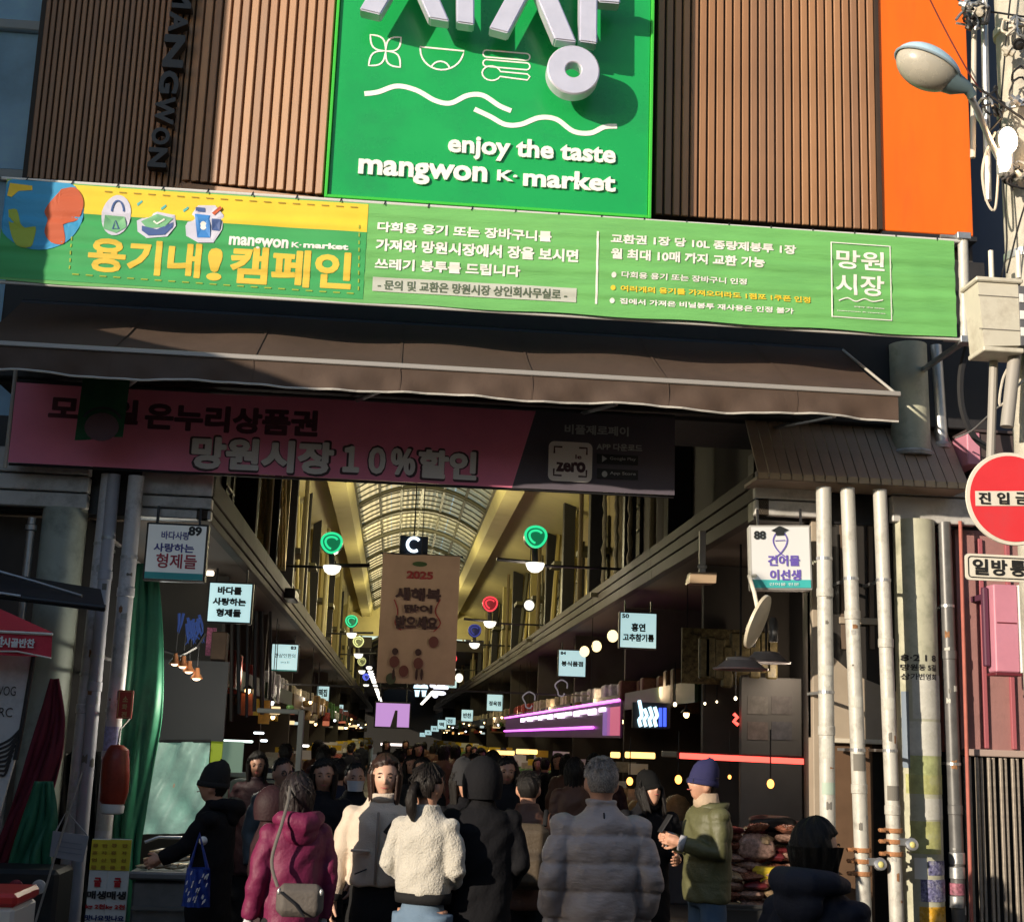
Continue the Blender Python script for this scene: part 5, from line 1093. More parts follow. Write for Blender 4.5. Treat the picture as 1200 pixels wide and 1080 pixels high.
# letter C sign and other small lit signs overhead
y_ = 12.3; x0,z0,x1,z1 = rectw(469,627,501,650,y_); t = thing('letter_sign', 'small dark sign with a white glowing letter C above the 2025 banner', 'sign', ((x0+x1)/2,y_,z0))
mb = MB(); mb.box(x0,y_,z0,x1,y_+.06,z1,.01); part('casing', mb, mat('dark navy casing',(.01,.02,.04),.4), t)
q = P(485,638,y_); mb = MB(); mb.tube([(q.x+.115*math.cos(a_), y_-.015, q.z+.12*math.sin(a_)) for a_ in [math.radians(40+14*k) for k in range(20)]], .026, 8); part('neon_letter', mb, glow('cool white neon',(.75,.9,1),2.2), t, smooth='auto')
mb = MB(); mb.tube([(q.x,y_+.03,z1),(q.x,y_+.03,6.6)], .012, 6); part('cord', mb, M_black, t)
# 2025 vertical banner
y_ = 12; x0,z0,x1,z1 = rectw(449,648,533,803,y_); t = thing('hanging_banner', 'brown beige 2025 festival banner hanging vertically over the arcade', 'banner', ((x0+x1)/2,y_,z0))
M_bei = mat('dim beige cloth', (.50,.36,.25), .8, noise=.08, nscale=3)
g_ = MB(); g_.grid(lambda u, v: (x0+(x1-x0)*u, y_+.02*math.sin(v*5)+.01*math.sin(u*6), z0+(z1-z0)*v), 8, 16); ck = part('cloth', g_, M_bei, t, smooth=True)
def hb_(s, r, m, bold=.02, sp=.01): mb = MB(); mb.text(s, *rectw(*r, y_), y_-.04, bold, 0, sp); part('lettering', mb, m, ck)
hb_('2025', (477,669,507,679), mat('dull red print',(.30,.03,.03),.6), .02, .03); mb = MB(); q = P(492,661,y_); mb.disc(q.x,q.z,.13,.045,y_-.035,16); part('printed_mark', mb, mat('dull green print',(.05,.10,.03),.6), ck)
hb_('새해복', (464,688,516,705), mat('dark brown print',(.05,.02,.02),.6), .02, .03); hb_('많이', (474,708,506,719), mat('dark brown print'), .02, .03); hb_('받으세요', (464,721,512,738), mat('dark brown print'), .02, .03)
mb = MB(); mb.ribbon(pz(smoothpts([(462,702),(466,716),(463,730),(470,738)]), y_-.03), .02, y_-.03); part('printed_scroll', mb, mat('dull red print'), ck); mb = MB(); mb.ribbon(pz(smoothpts([(516,702),(510,716),(516,730),(508,740)]), y_-.03), .02, y_-.032); part('printed_scroll', mb, mat('dull red print'), ck, kind=None)
for (px_, py_, col_) in ((462,775,'dull red print'),(490,777,'dull red print'),(473,786,'dull red print'),(508,752,'dull red print'),(458,795,'dull green print')):
    mb = MB(); q = P(px_,py_,y_); mb.disc(q.x,q.z,.085,.10,y_-.035,14); part('printed_figure', mb, mat('faded '+col_,(.16,.055,.045) if 'red' in col_ else (.07,.09,.05),.7), ck)
for (px_, py_) in ((463,763),(490,764)): mb = MB(); q = P(px_,py_,y_); mb.disc(q.x,q.z,.055,.06,y_-.037,12); part('printed_figure', mb, mat('dark brown print'), ck)
for (px_, py_) in ((461,790),(488,790),(494,790)): mb = MB(); q = P(px_,py_,y_); mb.disc(q.x,q.z,.025,.10,y_-.037,10); part('printed_figure', mb, mat('dark brown print'), ck)
mb = MB(); mb.tube([(x0-.05,y_,z1),(x1+.05,y_,z1)], .018, 8); mb.tube([((x0+x1)/2,y_,z1),((x0+x1)/2,y_,6.5)], .008, 6); part('rod', mb, M_black, t)
b = MB(); b.box(xL-.3,12.6,z0-.08,xR+.3,12.63,z0-.05); part('tie_beam', b, M_black, AR)
for y in (9.6, 20.4, 29, 37, 44):
    b = MB(); b.box(xL-.7, y+.2, 3.95+.0, xL+.1, y+.26, 4.02); part('cross_bar', b, M_rib, AR)
    b = MB(); b.box(xR-.1,y+.2,4.1,xR+.7,y+.26,4.17); part('cross_bar', b, M_rib, AR)
# ------------------------------------------------------------------ light box signs
M_lb = mat('light box face', (.50,.62,.62), .4, emit=.62, ecol=(.55,.85,.88)); M_lbdim = mat('faintly glowing sign face', (.60,.60,.60), .4, emit=.10, ecol=(.75,.85,.88)); M_teal = mat('teal strip', (.05,.42,.42), .4)  # the dim face has a faint emission to brighten it
M_ink = mat('sign ink', (.015,.018,.02), .5); M_navy = mat('navy brush ink', (.05,.05,.30), .5); M_crim = mat('crimson brush ink', (.42,.02,.05), .5); M_viol = mat('violet ink', (.13,.09,.42), .5)
def lightbox(r, y, label, lines, face=M_lb, strip=None, num=None, numr=None, tilt=0, casing=M_black, group='shop number signs along the arcade', d=.1):
    x0,z0,x1,z1 = rectw(*r, y); t = thing('shop_sign', label, 'sign', ((x0+x1)/2, y, z0), group=group)
    mb = MB(); mb.box(x0-.012,y,z0-.012,x1+.012,y+d,z1+.012,.008); part('casing', mb, casing, t)
    mb = MB(); mb.box(x0+.006,y-.006,z0+.006,x1-.006,y-.001,z1-.006); f_ = part('face', mb, face, t)
    if strip:
        mb = MB(); mb.box(x0+.006,y-.010,z0+.006,x1-.006,y-.0065,z0+(z1-z0)*strip); part('colour_strip', mb, M_teal, t)
    for s, rr, m, b_, sp in lines:
        mb = MB(); mb.text(s, *rectw(*rr, y), y-.012, b_, 0, sp); part('lettering', mb, m, f_)
    if num: mb = MB(); mb.text(num, *rectw(*numr, y), y-.012, .02, 0, .03); part('lettering', mb, M_ink, f_)
    for xx in (x0+.06, x1-.08):
        mb = MB(); mb.box(xx,y+.02,z1+.012,xx+.02,y+.05,z1+.16); part('hanger', mb, M_black, t)
    return t, f_
lightbox((174,613,238,681), -.12, 'white shop sign numbered 89 with blue and red brush lettering and a teal base strip',
    [('바다사랑', (190,622,222,633), M_navy, .015, .01), ('사랑하는', (181,636,227,648), M_navy, .015, .02), ('형제들', (184,648,230,667), M_crim, .01, .01)], M_lbdim, .13, '89', (222,617,236,628))
lightbox((246,682,293,730), 3.2, 'square glowing shop sign with three bold black lines just behind sign 89',
    [('바다를', (256,687,283,697), M_ink, .02, .04), ('사랑하는', (250,700,288,710), M_ink, .02, .04), ('형제들', (254,713,282,723), M_ink, .02, .04)])
lightbox((319,754,348,787), 13, 'small glowing shop sign with one thin line of text, third on the left', [('한삼인한의', (322,765,346,771), M_ink, .01, 0), ('since 81', (329,774,339,777), M_ink, 0, 0)], strip=.06, num='83', numr=(341,757,347,761))
lightbox((372,803,385,823), 30, 'narrow glowing shop sign fourth on the left, above a short bright strip', [('떡집', (374,807,383,816), M_ink, .02, .02)])
for k, (px_, py_, w_) in enumerate(((392,825,10),(398,832,9),(404,838,8),(409,842,7),(413,846,6))):
    lightbox((px_,py_,px_+w_,py_+w_*1.1), 42+k*9, 'tiny glowing shop sign in the receding left row', [('집', (px_+2,py_+2,px_+w_-2,py_+w_-3), M_ink, .02, 0)])
    mb = MB(); a = P(px_-9, py_+w_-1, 41+k*8); c = P(px_+3, py_+w_+1, 41+k*8); mb.box(a.x,a.y,c.z,c.x,a.y+.1,a.z); single('strip_lamp', mb, glow('icy white strip',(.65,.85,1),1.6), 'short icy white strip lamp beside the tiny signs of the left row', 'lamp', group='strip lamps of the left row')
T88, f88 = lightbox((882,615,950,691), -.30, 'white shop sign numbered 88 with a violet fish in a black hat',
    [('건어물', (901,650,937,664), M_viol, .02, .02), ('이선생', (903,667,938,681), M_viol, .02, .02)], M_lbdim, .14, '88', (886,621,899,631), casing=mat('grey sign casing',(.35,.35,.34),.5), group='shop number signs along the arcade', d=.16)
y_ = -.315
mb = MB(); mb.ribbon(pz(smoothpts([(911,625),(908,632),(910,640),(916,648),(924,654)],4)[::1], y_), .010, y_); mb.ribbon(pz(smoothpts([(921,625),(924,632),(922,640),(916,648),(908,654)],4), y_-.001), .010, y_-.001); mb.ribbon(pz([(910,633),(922,633)], y_-.002), .006, y_-.002); part('printed_fish', mb, M_viol, f88)
mb = MB(); mb.poly(pz([(906,621),(916,616),(926,621),(916,626)], y_)[::-1], y_-.004); mb.poly(pz([(911,622),(921,622),(921,627),(911,627)], y_)[::-1], y_-.005); part('printed_hat', mb, M_ink, f88)
mb = MB(); mb.text('건어물 전문', *rectw(902,682,936,687,y_), y_-.01, 0, 0, 0); part('lettering', mb, M_lbdim, f88)
T88.rotation_euler = (0, math.radians(-1.5), math.radians(-8))
lightbox((727,717,769,760), 6.4, 'square glowing shop sign on the right with two bold lines of text', [('홍연', (740,730,756,740), M_ink, .02, .03), ('고추참기름', (730,742,766,752), M_ink, .02, .03)], num='50', numr=(729,719,737,724))
lightbox((655,761,686,793), 14.5, 'glowing shop sign on the right with one short black line, beside warm bulbs', [('봉식품점', (658,774,683,781), M_ink, .02, .03)], num='84', numr=(657,763,663,767))
lightbox((571,813,589,833), 31, 'small glowing shop sign third in the right row', [('정육점', (573,821,587,827), M_ink, .02, .02)])
lightbox((541,831,554,845), 44, 'small square glowing shop sign fourth in the right row', [('반찬', (543,835,552,841), M_ink, .02, .02)])
lightbox((513,843,523,854), 54, 'tiny glowing shop sign fifth in the right row', [('떡', (515,846,520,851), M_ink, .02, .02)])
for k, (px_, py_, w_) in enumerate(((522,840,9),(505,850,7),(498,855,6),(492,858,5))):
    lightbox((px_,py_,px_+w_*1.3,py_+w_), 58+k*9, 'faint tiny sign in the receding right row near the far lamps', [('점', (px_+2,py_+2,px_+w_-1,py_+w_-2), M_ink, .02, 0)])
# overhead glowing shapes right of the 2025 banner
y_ = 30
for px_ in (489, 497):
    mb = MB(); q = P(px_,808,y_); mb.lathe([(0,.16),(.10,.14),(.12,.05),(.07,-.05),(.05,-.2),(0,-.2)], tuple(q), 12); single('glowing_bulb_shape', mb, glow('icy blue glow',(.6,.85,1),1.5), 'icy blue glowing bulb shape overhead, %s of the pair' % ('left' if px_==489 else 'right'), 'lamp', group=None, smooth='auto')
for k, (px_, py_) in enumerate(((507,803),(512,808),(517,812),(510,814),(516,801),(520,806))):
    q = P(px_,py_,34); mb = MB(); mb.ell(tuple(q),(.10+.03*(k%3),.04,.07+.03*(k%2)),10,6); single('neon_blob', mb, glow('whitish neon',(.85,.85,1),1.8), 'small whitish neon shape in the cluster right of the 2025 banner', 'lamp', group='neon shapes right of the 2025 banner', smooth=True)
lightbox((523,797,535,806), 40, 'pale blue glowing sign just under the tiny red ring lamp', [('@', (526,799,532,804), M_ink, .02, 0)])
q = P(538,794,40); single('globe_lamp', MB().ell(tuple(q),(.15,.15,.17),12,8), glow('soft white globe',(1,.95,.75),1.3), 'round white globe lamp right of the tiny red ring lamp', 'lamp', smooth=True)

# ------------------------------------------------------------------ shop units under the fascias
M_shopwall = mat('dim shop wall', (.085,.075,.065), .8, noise=.2, nscale=1.5); M_grey = mat('grey board wall', (.15,.15,.155), .75, noise=.1, nscale=2)
M_shelf = mat('dark shelf', (.06,.045,.035), .6)
GOODS = [mat('goods '+n, c, .6, noise=.35, nscale=18) for n, c in (('tan',(.32,.21,.10)),('red',(.30,.04,.03)),('green',(.06,.16,.04)),('cream',(.45,.40,.30)),('brown',(.14,.07,.035)),('yellow',(.50,.34,.04)),('pink',(.42,.16,.18)),('white',(.5,.5,.5)))]
rs = random.Random(8)
cuts_R = [3.6, 9.0, 15, 22, 30, 40, 52, 68, 88]; cuts_L = [4.4, 9.6, 15.5, 22, 30, 40, 52, 68, 88]
def bulb_thing(q, label, group, r=.045, col=(1.0,.52,.16), s=14, cordtop=None, shade=True):
    t = thing('bulb_lamp', label, 'lamp', tuple(q), group=group)
    mb = MB(); mb.ell(tuple(q), (r,r,r*1.25), 12, 8); part('bulb', mb, glow('warm bulb %d %d' % (s, int(col[1]*100)), col, s), t, smooth=True)
    if shade: mb = MB(); mb.lathe([(r*.5,r*1.9),(r*1.2,r*1.4),(r*2.0,r*.5),(r*1.9,r*.45),(r*1.1,r*1.2),(r*.5,r*1.5)], tuple(q), 14); part('shade', mb, M_black, t, smooth='auto')
    mb = MB(); mb.tube([(q.x,q.y,q.z+r*1.5),(q.x,q.y,cordtop or q.z+.5)], .007, 5); part('cord', mb, M_black, t)
    return t
for side, cuts, x_, zz in ((1, cuts_R, xR, zR[3]), (-1, cuts_L, xL, zL2[3])):
    sn = 'right' if side > 0 else 'left'
    for i, yc_ in enumerate(cuts):
        y0 = (.35 if i == 0 else cuts[i-1]+.12); t = thing('shop_unit', '%s dim shop bay number %s back from the entrance on the %s side' % ('narrow' if yc_-y0 < 5.5 else 'wide', ['one','two','three','four','five','six','seven','eight','nine'][i], sn), 'shop', (x_+side*2, (y0+yc_)/2, 0))
        b = MB(); b.box(x_+side*.35, yc_, .02, x_+side*3.75, yc_+.1, zz-.0); part('party_wall', b, M_shopwall, t)
        b = MB(); b.box(x_+side*3.6, y0, .02, x_+side*3.75, yc_, zz); part('back_wall', b, M_shopwall, t)
        for sh in range(4):
            b = MB(); z_ = .9+sh*.42; b.box(x_+side*2.9, y0+.2, z_, x_+side*3.58, yc_-.2, z_+.03); part('shelf', b, M_shelf, t)
            b = MB(); n_ = int(min(22,(yc_-y0)/.28))
            for k in range(n_):
                yy = y0+.3+k*(yc_-y0-.6)/n_; h_ = .14+rs.random()*.2; b.box(x_+side*3.0, yy, z_+.032, x_+side*(3.2+.2*rs.random()), yy+.2, z_+.03+h_, .02)
            part('shelf_goods', b, rs.choice(GOODS), t, kind='stuff')
        if i >= 1:   # a counter with heaped trays and hung wares
            b = MB(); b.box(x_-side*.35, y0+.3, .03, x_+side*.7, yc_-.4, .95, .02); part('counter', b, rs.choice([M_grey,M_shopwall,M_alu]), t)
            b = MB()
            for k in range(int((yc_-y0)/.45)):
                b.ell((x_-side*.0+rs.uniform(-.2,.3)*side, y0+.6+k*.42, .98), (.2,.18,.12+rs.random()*.2), 9, 6)
            part('heaped_goods', b, rs.choice(GOODS), t, smooth=True, kind='stuff')
            b = MB()
            for k in range(int((yc_-y0)/.3)):
                yy = y0+.4+k*.3; h_ = .2+rs.random()*.35; b.box(x_+side*(.25+rs.random()*.5), yy, 2.75-h_, x_+side*(.32+rs.random()*.5)+side*.1, yy+.2, 2.75, .02)
            part('hung_goods', b, rs.choice(GOODS), t, kind='stuff')
            b = MB(); b.box(x_+side*.3, y0+.1, 2.3, x_+side*.34, yc_-.3, 2.55); cols = [(.02,.02,.02),(.10,.02,.02),(.03,.06,.03),(.12,.08,.03)]
            ci = rs.randrange(4); part('name_board', b, mat('name board %d' % ci, cols[ci], .5, noise=.3, nscale=6), t)
        if i >= 1:
            for k in range(int((yc_-y0)/.7)):     # price cards on sticks along the counter edge
                yy = y0+.5+k*.68+rs.uniform(-.1,.1); zc2 = 1.15+rs.random()*.35; b = MB(); b.box(x_-side*(.2+.2*rs.random()), yy, zc2, x_-side*.05, yy+.012, zc2+.13); part('price_card', b, rs.choice([M_bw, M_by, GOODS[3]]), t)
            for k in range(3 if i > 1 else 0):  # added panels, most of them glowing, standing for lamplit goods
                yy = y0+.4+k*(yc_-y0)/3.2; z_ = 1.95+.3*rs.random(); w_ = .15+.4*rs.random(); ci = rs.randrange(4); xo_ = .5*rs.random(); b = MB(); b.box(x_+side*xo_, yy, z_, x_+side*(xo_+w_), yy+.04, z_+.05+.09*rs.random(), .01)
                part('stall_panel', b, glow('stall panel glow %d' % ci, ((1,.50,.14),(1,.72,.36),(.95,.25,.12),(.7,.85,.8))[ci], (.8,1.0,.4,.6)[ci]) if rs.random() < .6 else rs.choice(GOODS), t)
            for k in range(4):
                yy = y0+.5+rs.random()*(yc_-y0-1); z_ = 1.95+.4*rs.random(); b = MB(); xw = x_+side*rs.uniform(.1,.8); hw_ = .05+.07*rs.random(); b.box(xw-hw_, yy, z_, xw+hw_, yy+.06, z_+.12+.2*rs.random(), .03); part('hung_ware', b, rs.choice(GOODS), t, smooth=True)
        # bulbs of the bay
        if i >= 1:
            for k in range(min(4, 1+i//2)):
                yy = y0+.6+k*(yc_-y0-1)/4; w_ = rs.random(); q = Vector((x_+side*(.05+.4*rs.random()), yy, 2.0+.5*rs.random()))
                bulb_thing(q, 'hanging bulb over a stall in the %s row of shops' % sn, 'bulbs over the %s stalls' % sn, r=.035, col=(1,.62,.26) if w_ < .7 else (.9,.95,1), s=7, cordtop=zz)
# near right shop: hanging white lampshades, grey poster wall, warm bulbs, neon
Rn = thing('dried_goods_stall', 'grey poster wall and counter of the dried goods stall at the near right', 'stall', (4.0, 2.4, 0))
y_ = 2.9; x0,z0,x1,z1 = rectw(868,792,941,975,y_); b = MB(); b.box(x0,y_,z0,x1,y_+.08,z1,.01); pw_ = part('poster_wall', b, mat('grey poster board',(.17,.165,.16),.7,noise=.12,nscale=3), Rn)
for k, (pw0, py0) in enumerate(((876,815),(904,815),(876,845),(904,845))):
    a = rectw(pw0,py0,pw0+24,py0+22,y_-.004); b = MB(); b.box(a[0],y_-.006,a[1],a[2],y_-.002,a[3]); part('poster', b, mat('dim poster %d'%k,((.20,.19,.18),(.16,.15,.15),(.22,.18,.17),(.15,.15,.17))[k],.7,noise=.35,nscale=9), pw_)
b = MB(); b.box(x1+.01,1.0,0,x1+.3,3.4,zR[3]-.1); part('side_wall', b, mat('black side wall',(.02,.018,.018),.8), Rn)
b = MB(); b.box(P(800,700,3.3).x, 3.3, P(800,800,3.3).z, P(868,700,3.3).x, 3.35, P(800,735,3.3).z); part('back_poster', b, mat('golden speckled packets',(.13,.10,.04),.7,noise=.9,nscale=22), Rn)
for k in range(9):
    a = P(818+k*10+rs.uniform(-3,3), 738+rs.uniform(0,20), 2.6); b = MB(); b.box(a.x,2.6,a.z-.45,a.x+.13,2.66,a.z,.02); part('hung_packet', b, mat('dim golden packet',(.10,.08,.035),.45,noise=.6,nscale=20), Rn)
def shade_lamp(px, py, wpx, y, label):
    q = P(px,py,y); r = (P(px+wpx/2,py,y).x-q.x); t = thing('shaded_lamp', label, 'lamp', tuple(q))
    mb = MB(); mb.lathe([(.05,r*.42),(r*.52,r*.38),(r*.58,r*.12),(r,0),(r*.98,-.015),(r*.55,.08),(.03,r*.35)], tuple(q), 30); part('shade', mb, mat('grey white enamel shade',(.50,.48,.50),.4,noise=.1), t, smooth='auto')
    mb = MB(); mb.tube([(q.x,y,q.z+r*.4),(q.x,y,zR[3])], .012, 6); part('cord', mb, M_black, t)
shade_lamp(898,775,56,2.2,'wide grey white pendant lampshade under sign 88, the upper one')
shade_lamp(868,783,64,1.8,'wide grey white pendant lampshade, the lower left one')
for k in range(2):
    q = P((880,906)[k], (758,752)[k], 2.3); single('glass_jar', MB().lathe([(0,0),(.05,0),(.055,.2),(.03,.26),(0,.26)], tuple(q), 14), mat('cloudy glass',(.25,.25,.25),.2,noise=.2), 'dull grey glass tube hanging over the pendant shades, %s' % ('left one','right one')[k], 'tube', smooth='auto')
t = thing('ceiling_spotlight', 'square ceiling floodlight under the right soffit left of sign 88', 'lamp', tuple(P(822,675,1.2)))
q = P(822,676,1.2); mb = MB(); mb.add([(q.x-.13,1.1,q.z+.03),(q.x+.13,1.1,q.z+.04),(q.x+.11,1.05,q.z-.07),(q.x-.15,1.05,q.z-.08),(q.x-.13,1.25,q.z+.03),(q.x+.13,1.25,q.z+.04),(q.x+.11,1.25,q.z-.07),(q.x-.15,1.25,q.z-.08)],[(3,2,1,0),(4,5,6,7),(0,1,5,4),(1,2,6,5),(2,3,7,6),(3,0,4,7)]); part('lamp_head', mb, mat('peach lamp glass',(.45,.33,.22),.4), t)
mb = MB(); mb.box(q.x-.03,1.15,q.z+.04,q.x+.03,1.2,zR[3]+.02); mb.ell((q.x,1.17,q.z+.1),(.05,.04,.03)); part('bracket', mb, M_alu, t)
# disc and bracket lit by the sun
t = thing('oval_disc_lamp', 'cream oval disc on a bent white arm hanging below sign 88', 'lamp', tuple(P(890,728,-.5)))
c_ = P(890,729,-.5); axd = (P(904,700,-.5)-P(876,759,-.5)).normalized(); R0 = (P(904,700,-.5)-P(876,759,-.5)).length/2
nrm = Vector((-.75,-.45,-.2)); nrm = (nrm-axd*nrm.dot(axd)).normalized(); bt = axd.cross(nrm)
nrm2 = (nrm*.0+Vector((axd.z,0,-axd.x))*.9+Vector((0,-.42,0))).normalized(); bt = axd.cross(nrm2).normalized(); nrm = bt.cross(axd).normalized()
mb = MB(); vs = []; n = 32
for r_, h_ in ((0,.012),(.7,.01),(1,-.005),(1,-.03),(.6,-.045),(0,-.05)):
    for k in range(n): a_ = 2*math.pi*k/n; vs.append(c_+axd*(R0*r_*math.cos(a_))+bt*(R0*r_*math.sin(a_))+nrm*h_)
mb.add(vs, [(i*n+k, i*n+(k+1)%n, (i+1)*n+(k+1)%n, (i+1)*n+k) for i in range(5) for k in range(n)]); part('disc', mb, mat('cream enamel',(.62,.56,.43),.35,noise=.06), t, smooth='auto')
mb = MB(); mb.tube([tuple(P(886,674,-.25)),tuple(P(878,675,-.4)),tuple(P(884,694,-.48)),tuple(P(888,714,-.49))], .018, 8); part('arm', mb, M_tw, t, smooth='auto')
# red neon tube and amber tubes
y_ = 1.2; a, c = P(797,885,y_), P(943,892,y_)
t = thing('red_neon_tube', 'long red neon tube running above the right stall', 'lamp', ((a.x+c.x)/2,y_,a.z)); mb = MB(); mb.tube([tuple(a),tuple(c)], .028, 10); part('tube', mb, glow('red neon',(1,.07,.05),3.2), t, smooth='auto')
mb = MB(); mb.box(a.x-.02,y_+.03,a.z-.03,c.x+.02,y_+.07,a.z+.035); part('mount', mb, M_black, t)
for (xa_, ya2, xb_, yb2, y_, lb) in ((733,884,768,882,4.2,'short amber tube light left of the red neon tube'),(716,884,727,884,5,'very short amber tube light behind the grey haired man'),(572,881,603,880,12,'amber strip light in the middle of the right row'),(605,880,630,879,9.5,'amber strip light left of the purple shop sign posts')):
    a, c = P(xa_,ya2,y_), P(xb_,yb2,y_); single('amber_tube', MB().box(a.x,y_,a.z-.035,c.x,y_+.05,a.z+.035,.01), glow('amber tube',(1,.58,.16),2.4), lb, 'lamp')
single('pale_tube', MB().box(P(776,883,2.5).x,2.5,P(776,883,2.5).z-.03,P(796,883,2.5).x,2.55,P(776,883,2.5).z+.03,.01), mat('unlit tube',(.35,.33,.25),.4), 'unlit pale tube joining the amber and red tubes', 'lamp')
for k, (px_, py_, y_, r_) in enumerate(((903,918,.9,.055),(795,913,2.6,.06),(738,915,4,.06),(855,910,3,.03),(791,825,4.5,.035),(826,824,3.4,.022),(840,822,3.6,.018),(862,818,2.6,.028))):
    q = P(px_,py_,y_); bulb_thing(q, ('warm orange bulb glowing low under the right end of the red neon tube','warm bulb between the black beanie and the blue beanie','warm bulb just left of the black beanie','slim warm bulb right of the blue beanie','white spot lamp right of the blue neon sign','tiny spot lamp, left of two','tiny spot lamp, right of two','small white spot lamp above the red neon mark')[k], None, r=r_*.62, col=(1,.36,.07) if k < 4 else (1,.8,.5), s=4 if k < 4 else 5, cordtop=q.z+.5, shade=False)
q = P(862,842,2.9); t = thing('red_neon_mark', 'small red glowing zigzag mark on the dark stall wall', 'sign', tuple(q)); mb = MB(); mb.tube([tuple(P(860,836,2.9)),tuple(P(864,840,2.9)),tuple(P(860,845,2.9)),tuple(P(865,849,2.9))], .02, 6); part('neon', mb, glow('red neon',(1,.07,.05),3.2), t)
# blue and white neon sign
y_ = 4.6; t = thing('blue_neon_sign', 'white and blue neon sign glowing on the dark wall right of the purple sign', 'sign', tuple(P(765,850,y_)))
x0,z0,x1,z1 = rectw(742,822,786,854,y_); mb = MB(); mb.box(x0,y_+.03,z0,x1,y_+.08,z1); part('backing', mb, M_black, t)
for k in range(4):
    xx = 750+k*6; mb = MB(); mb.tube(smoothpts([tuple(P(xx-1,(820,830,828,828)[k],y_)),tuple(P(xx+2,838,y_)),tuple(P(xx-1,843,y_)),tuple(P(xx+1,851,y_))],3), .022, 6); part('neon_stroke', mb, glow('white blue neon',(.55,.85,1),1.8), t, smooth='auto')
for k, (xx, l) in enumerate(((774,0),(779,1))):
    mb = MB(); mb.tube([tuple(P(xx,829,y_)),tuple(P(xx,851,y_))], .02, 6); part('neon_stroke', mb, glow('deep blue neon',(.05,.10,.9),1.6), t)
# purple led sign along the right stalls
xs_ = xR-.12
def QX(px, py): return PX(px, py, xs_)
t = thing('purple_sign', 'long purple lit shop sign with pink and white glow along the right stalls', 'sign', tuple(QX(700,845)))
def sp(px, t_, ) : return None
A1_, A2_ = QX(728,820), QX(728,866); B1_, B2_ = QX(592,864), QX(592,874)
def onface(u, v): return A1_.lerp(B1_, u).lerp(A2_.lerp(B2_, u), v)
# base panel
ya0, ya1 = A1_.y, B1_.y; zt0 = A1_.z; zb0_ = A2_.z
mb = MB(); mb.box(xs_, ya0, zb0_+.02, xs_+.025, ya1, zt0, .004); part('panel', mb, mat('deep purple sign panel',(.03,.008,.03),.4,emit=.03,ecol=(.35,.05,.35)), t)
mb = MB(); mb.tube([(xs_-.03,ya0,zt0-.0),(xs_-.03,ya1,zt0)], .020, 8); part('led_tube', mb, glow('magenta led',(.85,.15,.85),3.0), t)
mb = MB(); mb.tube([(xs_-.03,ya0+2.4,zb0_+.17),(xs_-.03,ya1,zb0_+.17)], .022, 8); part('led_tube', mb, glow('violet led',(.65,.10,.75),3.0), t)
for k, (u0, u1, m) in enumerate(((.02,.34,glow('pink print glow',(.85,.18,.30),.55)),(.36,.52,glow('violet print glow',(.35,.16,.55),.5)))):
    mb = MB(); yy0 = ya0+2.4*u0; yy1 = ya0+2.4*u1+.3; mb.box(xs_-.012,yy0,zb0_+.05,xs_-.002,yy1,zt0-.08); part('printed_field', mb, m, t)
for k in range(14):
    yy = ya0+1.2+k*.95; mb = MB(); mb.box(xs_-.05,yy,zt0-.13-.03*(k%2),xs_-.02,yy+.5+.2*(k%3),zt0-.07); part('led_glyph', mb, glow('white pink led',(1,.75,1),2.2), t)
# warm globes near sign 84
for k, (px_, py_, y_) in enumerate(((685,763,13.5),(699,757,12),(718,745,10.2))):
    q = P(px_,py_,y_); single('globe_lamp', MB().ell(tuple(q),(.09,.09,.10),14,10), glow('pale yellow globe',(1,.80,.38),1.8), ('pale yellow globe lamp touching the corner of the short-line sign','pale yellow globe lamp, middle of three on the right','pale yellow globe lamp nearest the two-line sign')[k], 'lamp', smooth=True)
# blackish neon outlines on the right fascia wall
for k, (px_, py_, w_) in enumerate(((620,820,12),(658,806,16))):
    q = P(px_,py_,10); t = thing('outline_sign', ('faint round outline sign on the dark wall above the purple sign','faint scribbled outline sign right of the round one')[k], 'sign', tuple(q)); mb = MB(); mb.tube(smoothpts([(q.x+.09*math.cos(a_)*(1+.3*math.sin(3*a_)), 10, q.z+.13*math.sin(a_)) for a_ in [k2*.7 for k2 in range(9)]],3), .012, 5); part('outline', mb, mat('grey outline',(.35,.35,.36),.5,emit=.12,ecol=(.7,.7,.75)), t)
# sacks of goods at the lower right
M_sack = mat('clear plastic sack of red brown goods', (.12,.055,.04), .22, noise=.7, nscale=30, bump=1.0, bscale=11); M_sackp = mat('clear plastic sack of pink grey goods', (.27,.17,.14), .22, noise=.6, nscale=30, bump=1.0, bscale=11)
M_sackd = mat('maroon goods', (.06,.01,.013), .3, noise=.5, nscale=18, bump=1.0, bscale=12)
def sack(px, py, y, rx, rz, m, label, seed):
    rr = random.Random(seed); q = P(px,py,y); bm = bmesh.new(); bmesh.ops.create_icosphere(bm, subdivisions=4, radius=1); pz_ = [Vector((rr.uniform(-1,1),rr.uniform(-1,1),rr.uniform(-1,1))).normalized()*rr.uniform(3,9) for _ in range(8)]; ph_ = [rr.uniform(0,6) for _ in range(8)]
    for v in bm.verts:
        d = v.co.copy(); k_ = 1+sum(math.sin(d.dot(p_)+h_)*.028*(6/p_.length)**1.0 for p_, h_ in zip(pz_, ph_))
        s_ = lambda c: math.copysign(abs(c)**.72, c)
        v.co = Vector((s_(d.x)*rx*k_, s_(d.y)*rx*.9*k_, s_(d.z)*rz*k_))
    mb = MB(); bm.verts.index_update(); mb.add([v.co+q for v in bm.verts], [[v.index for v in f.verts] for f in bm.faces]); bm.free(); return single('goods_sack', mb, m, label, 'sack', smooth=True)
sack(884,992,.15,.17,.12,M_sackp,'crumpled clear plastic sack of pinkish goods, largest of the heap at the right',1)
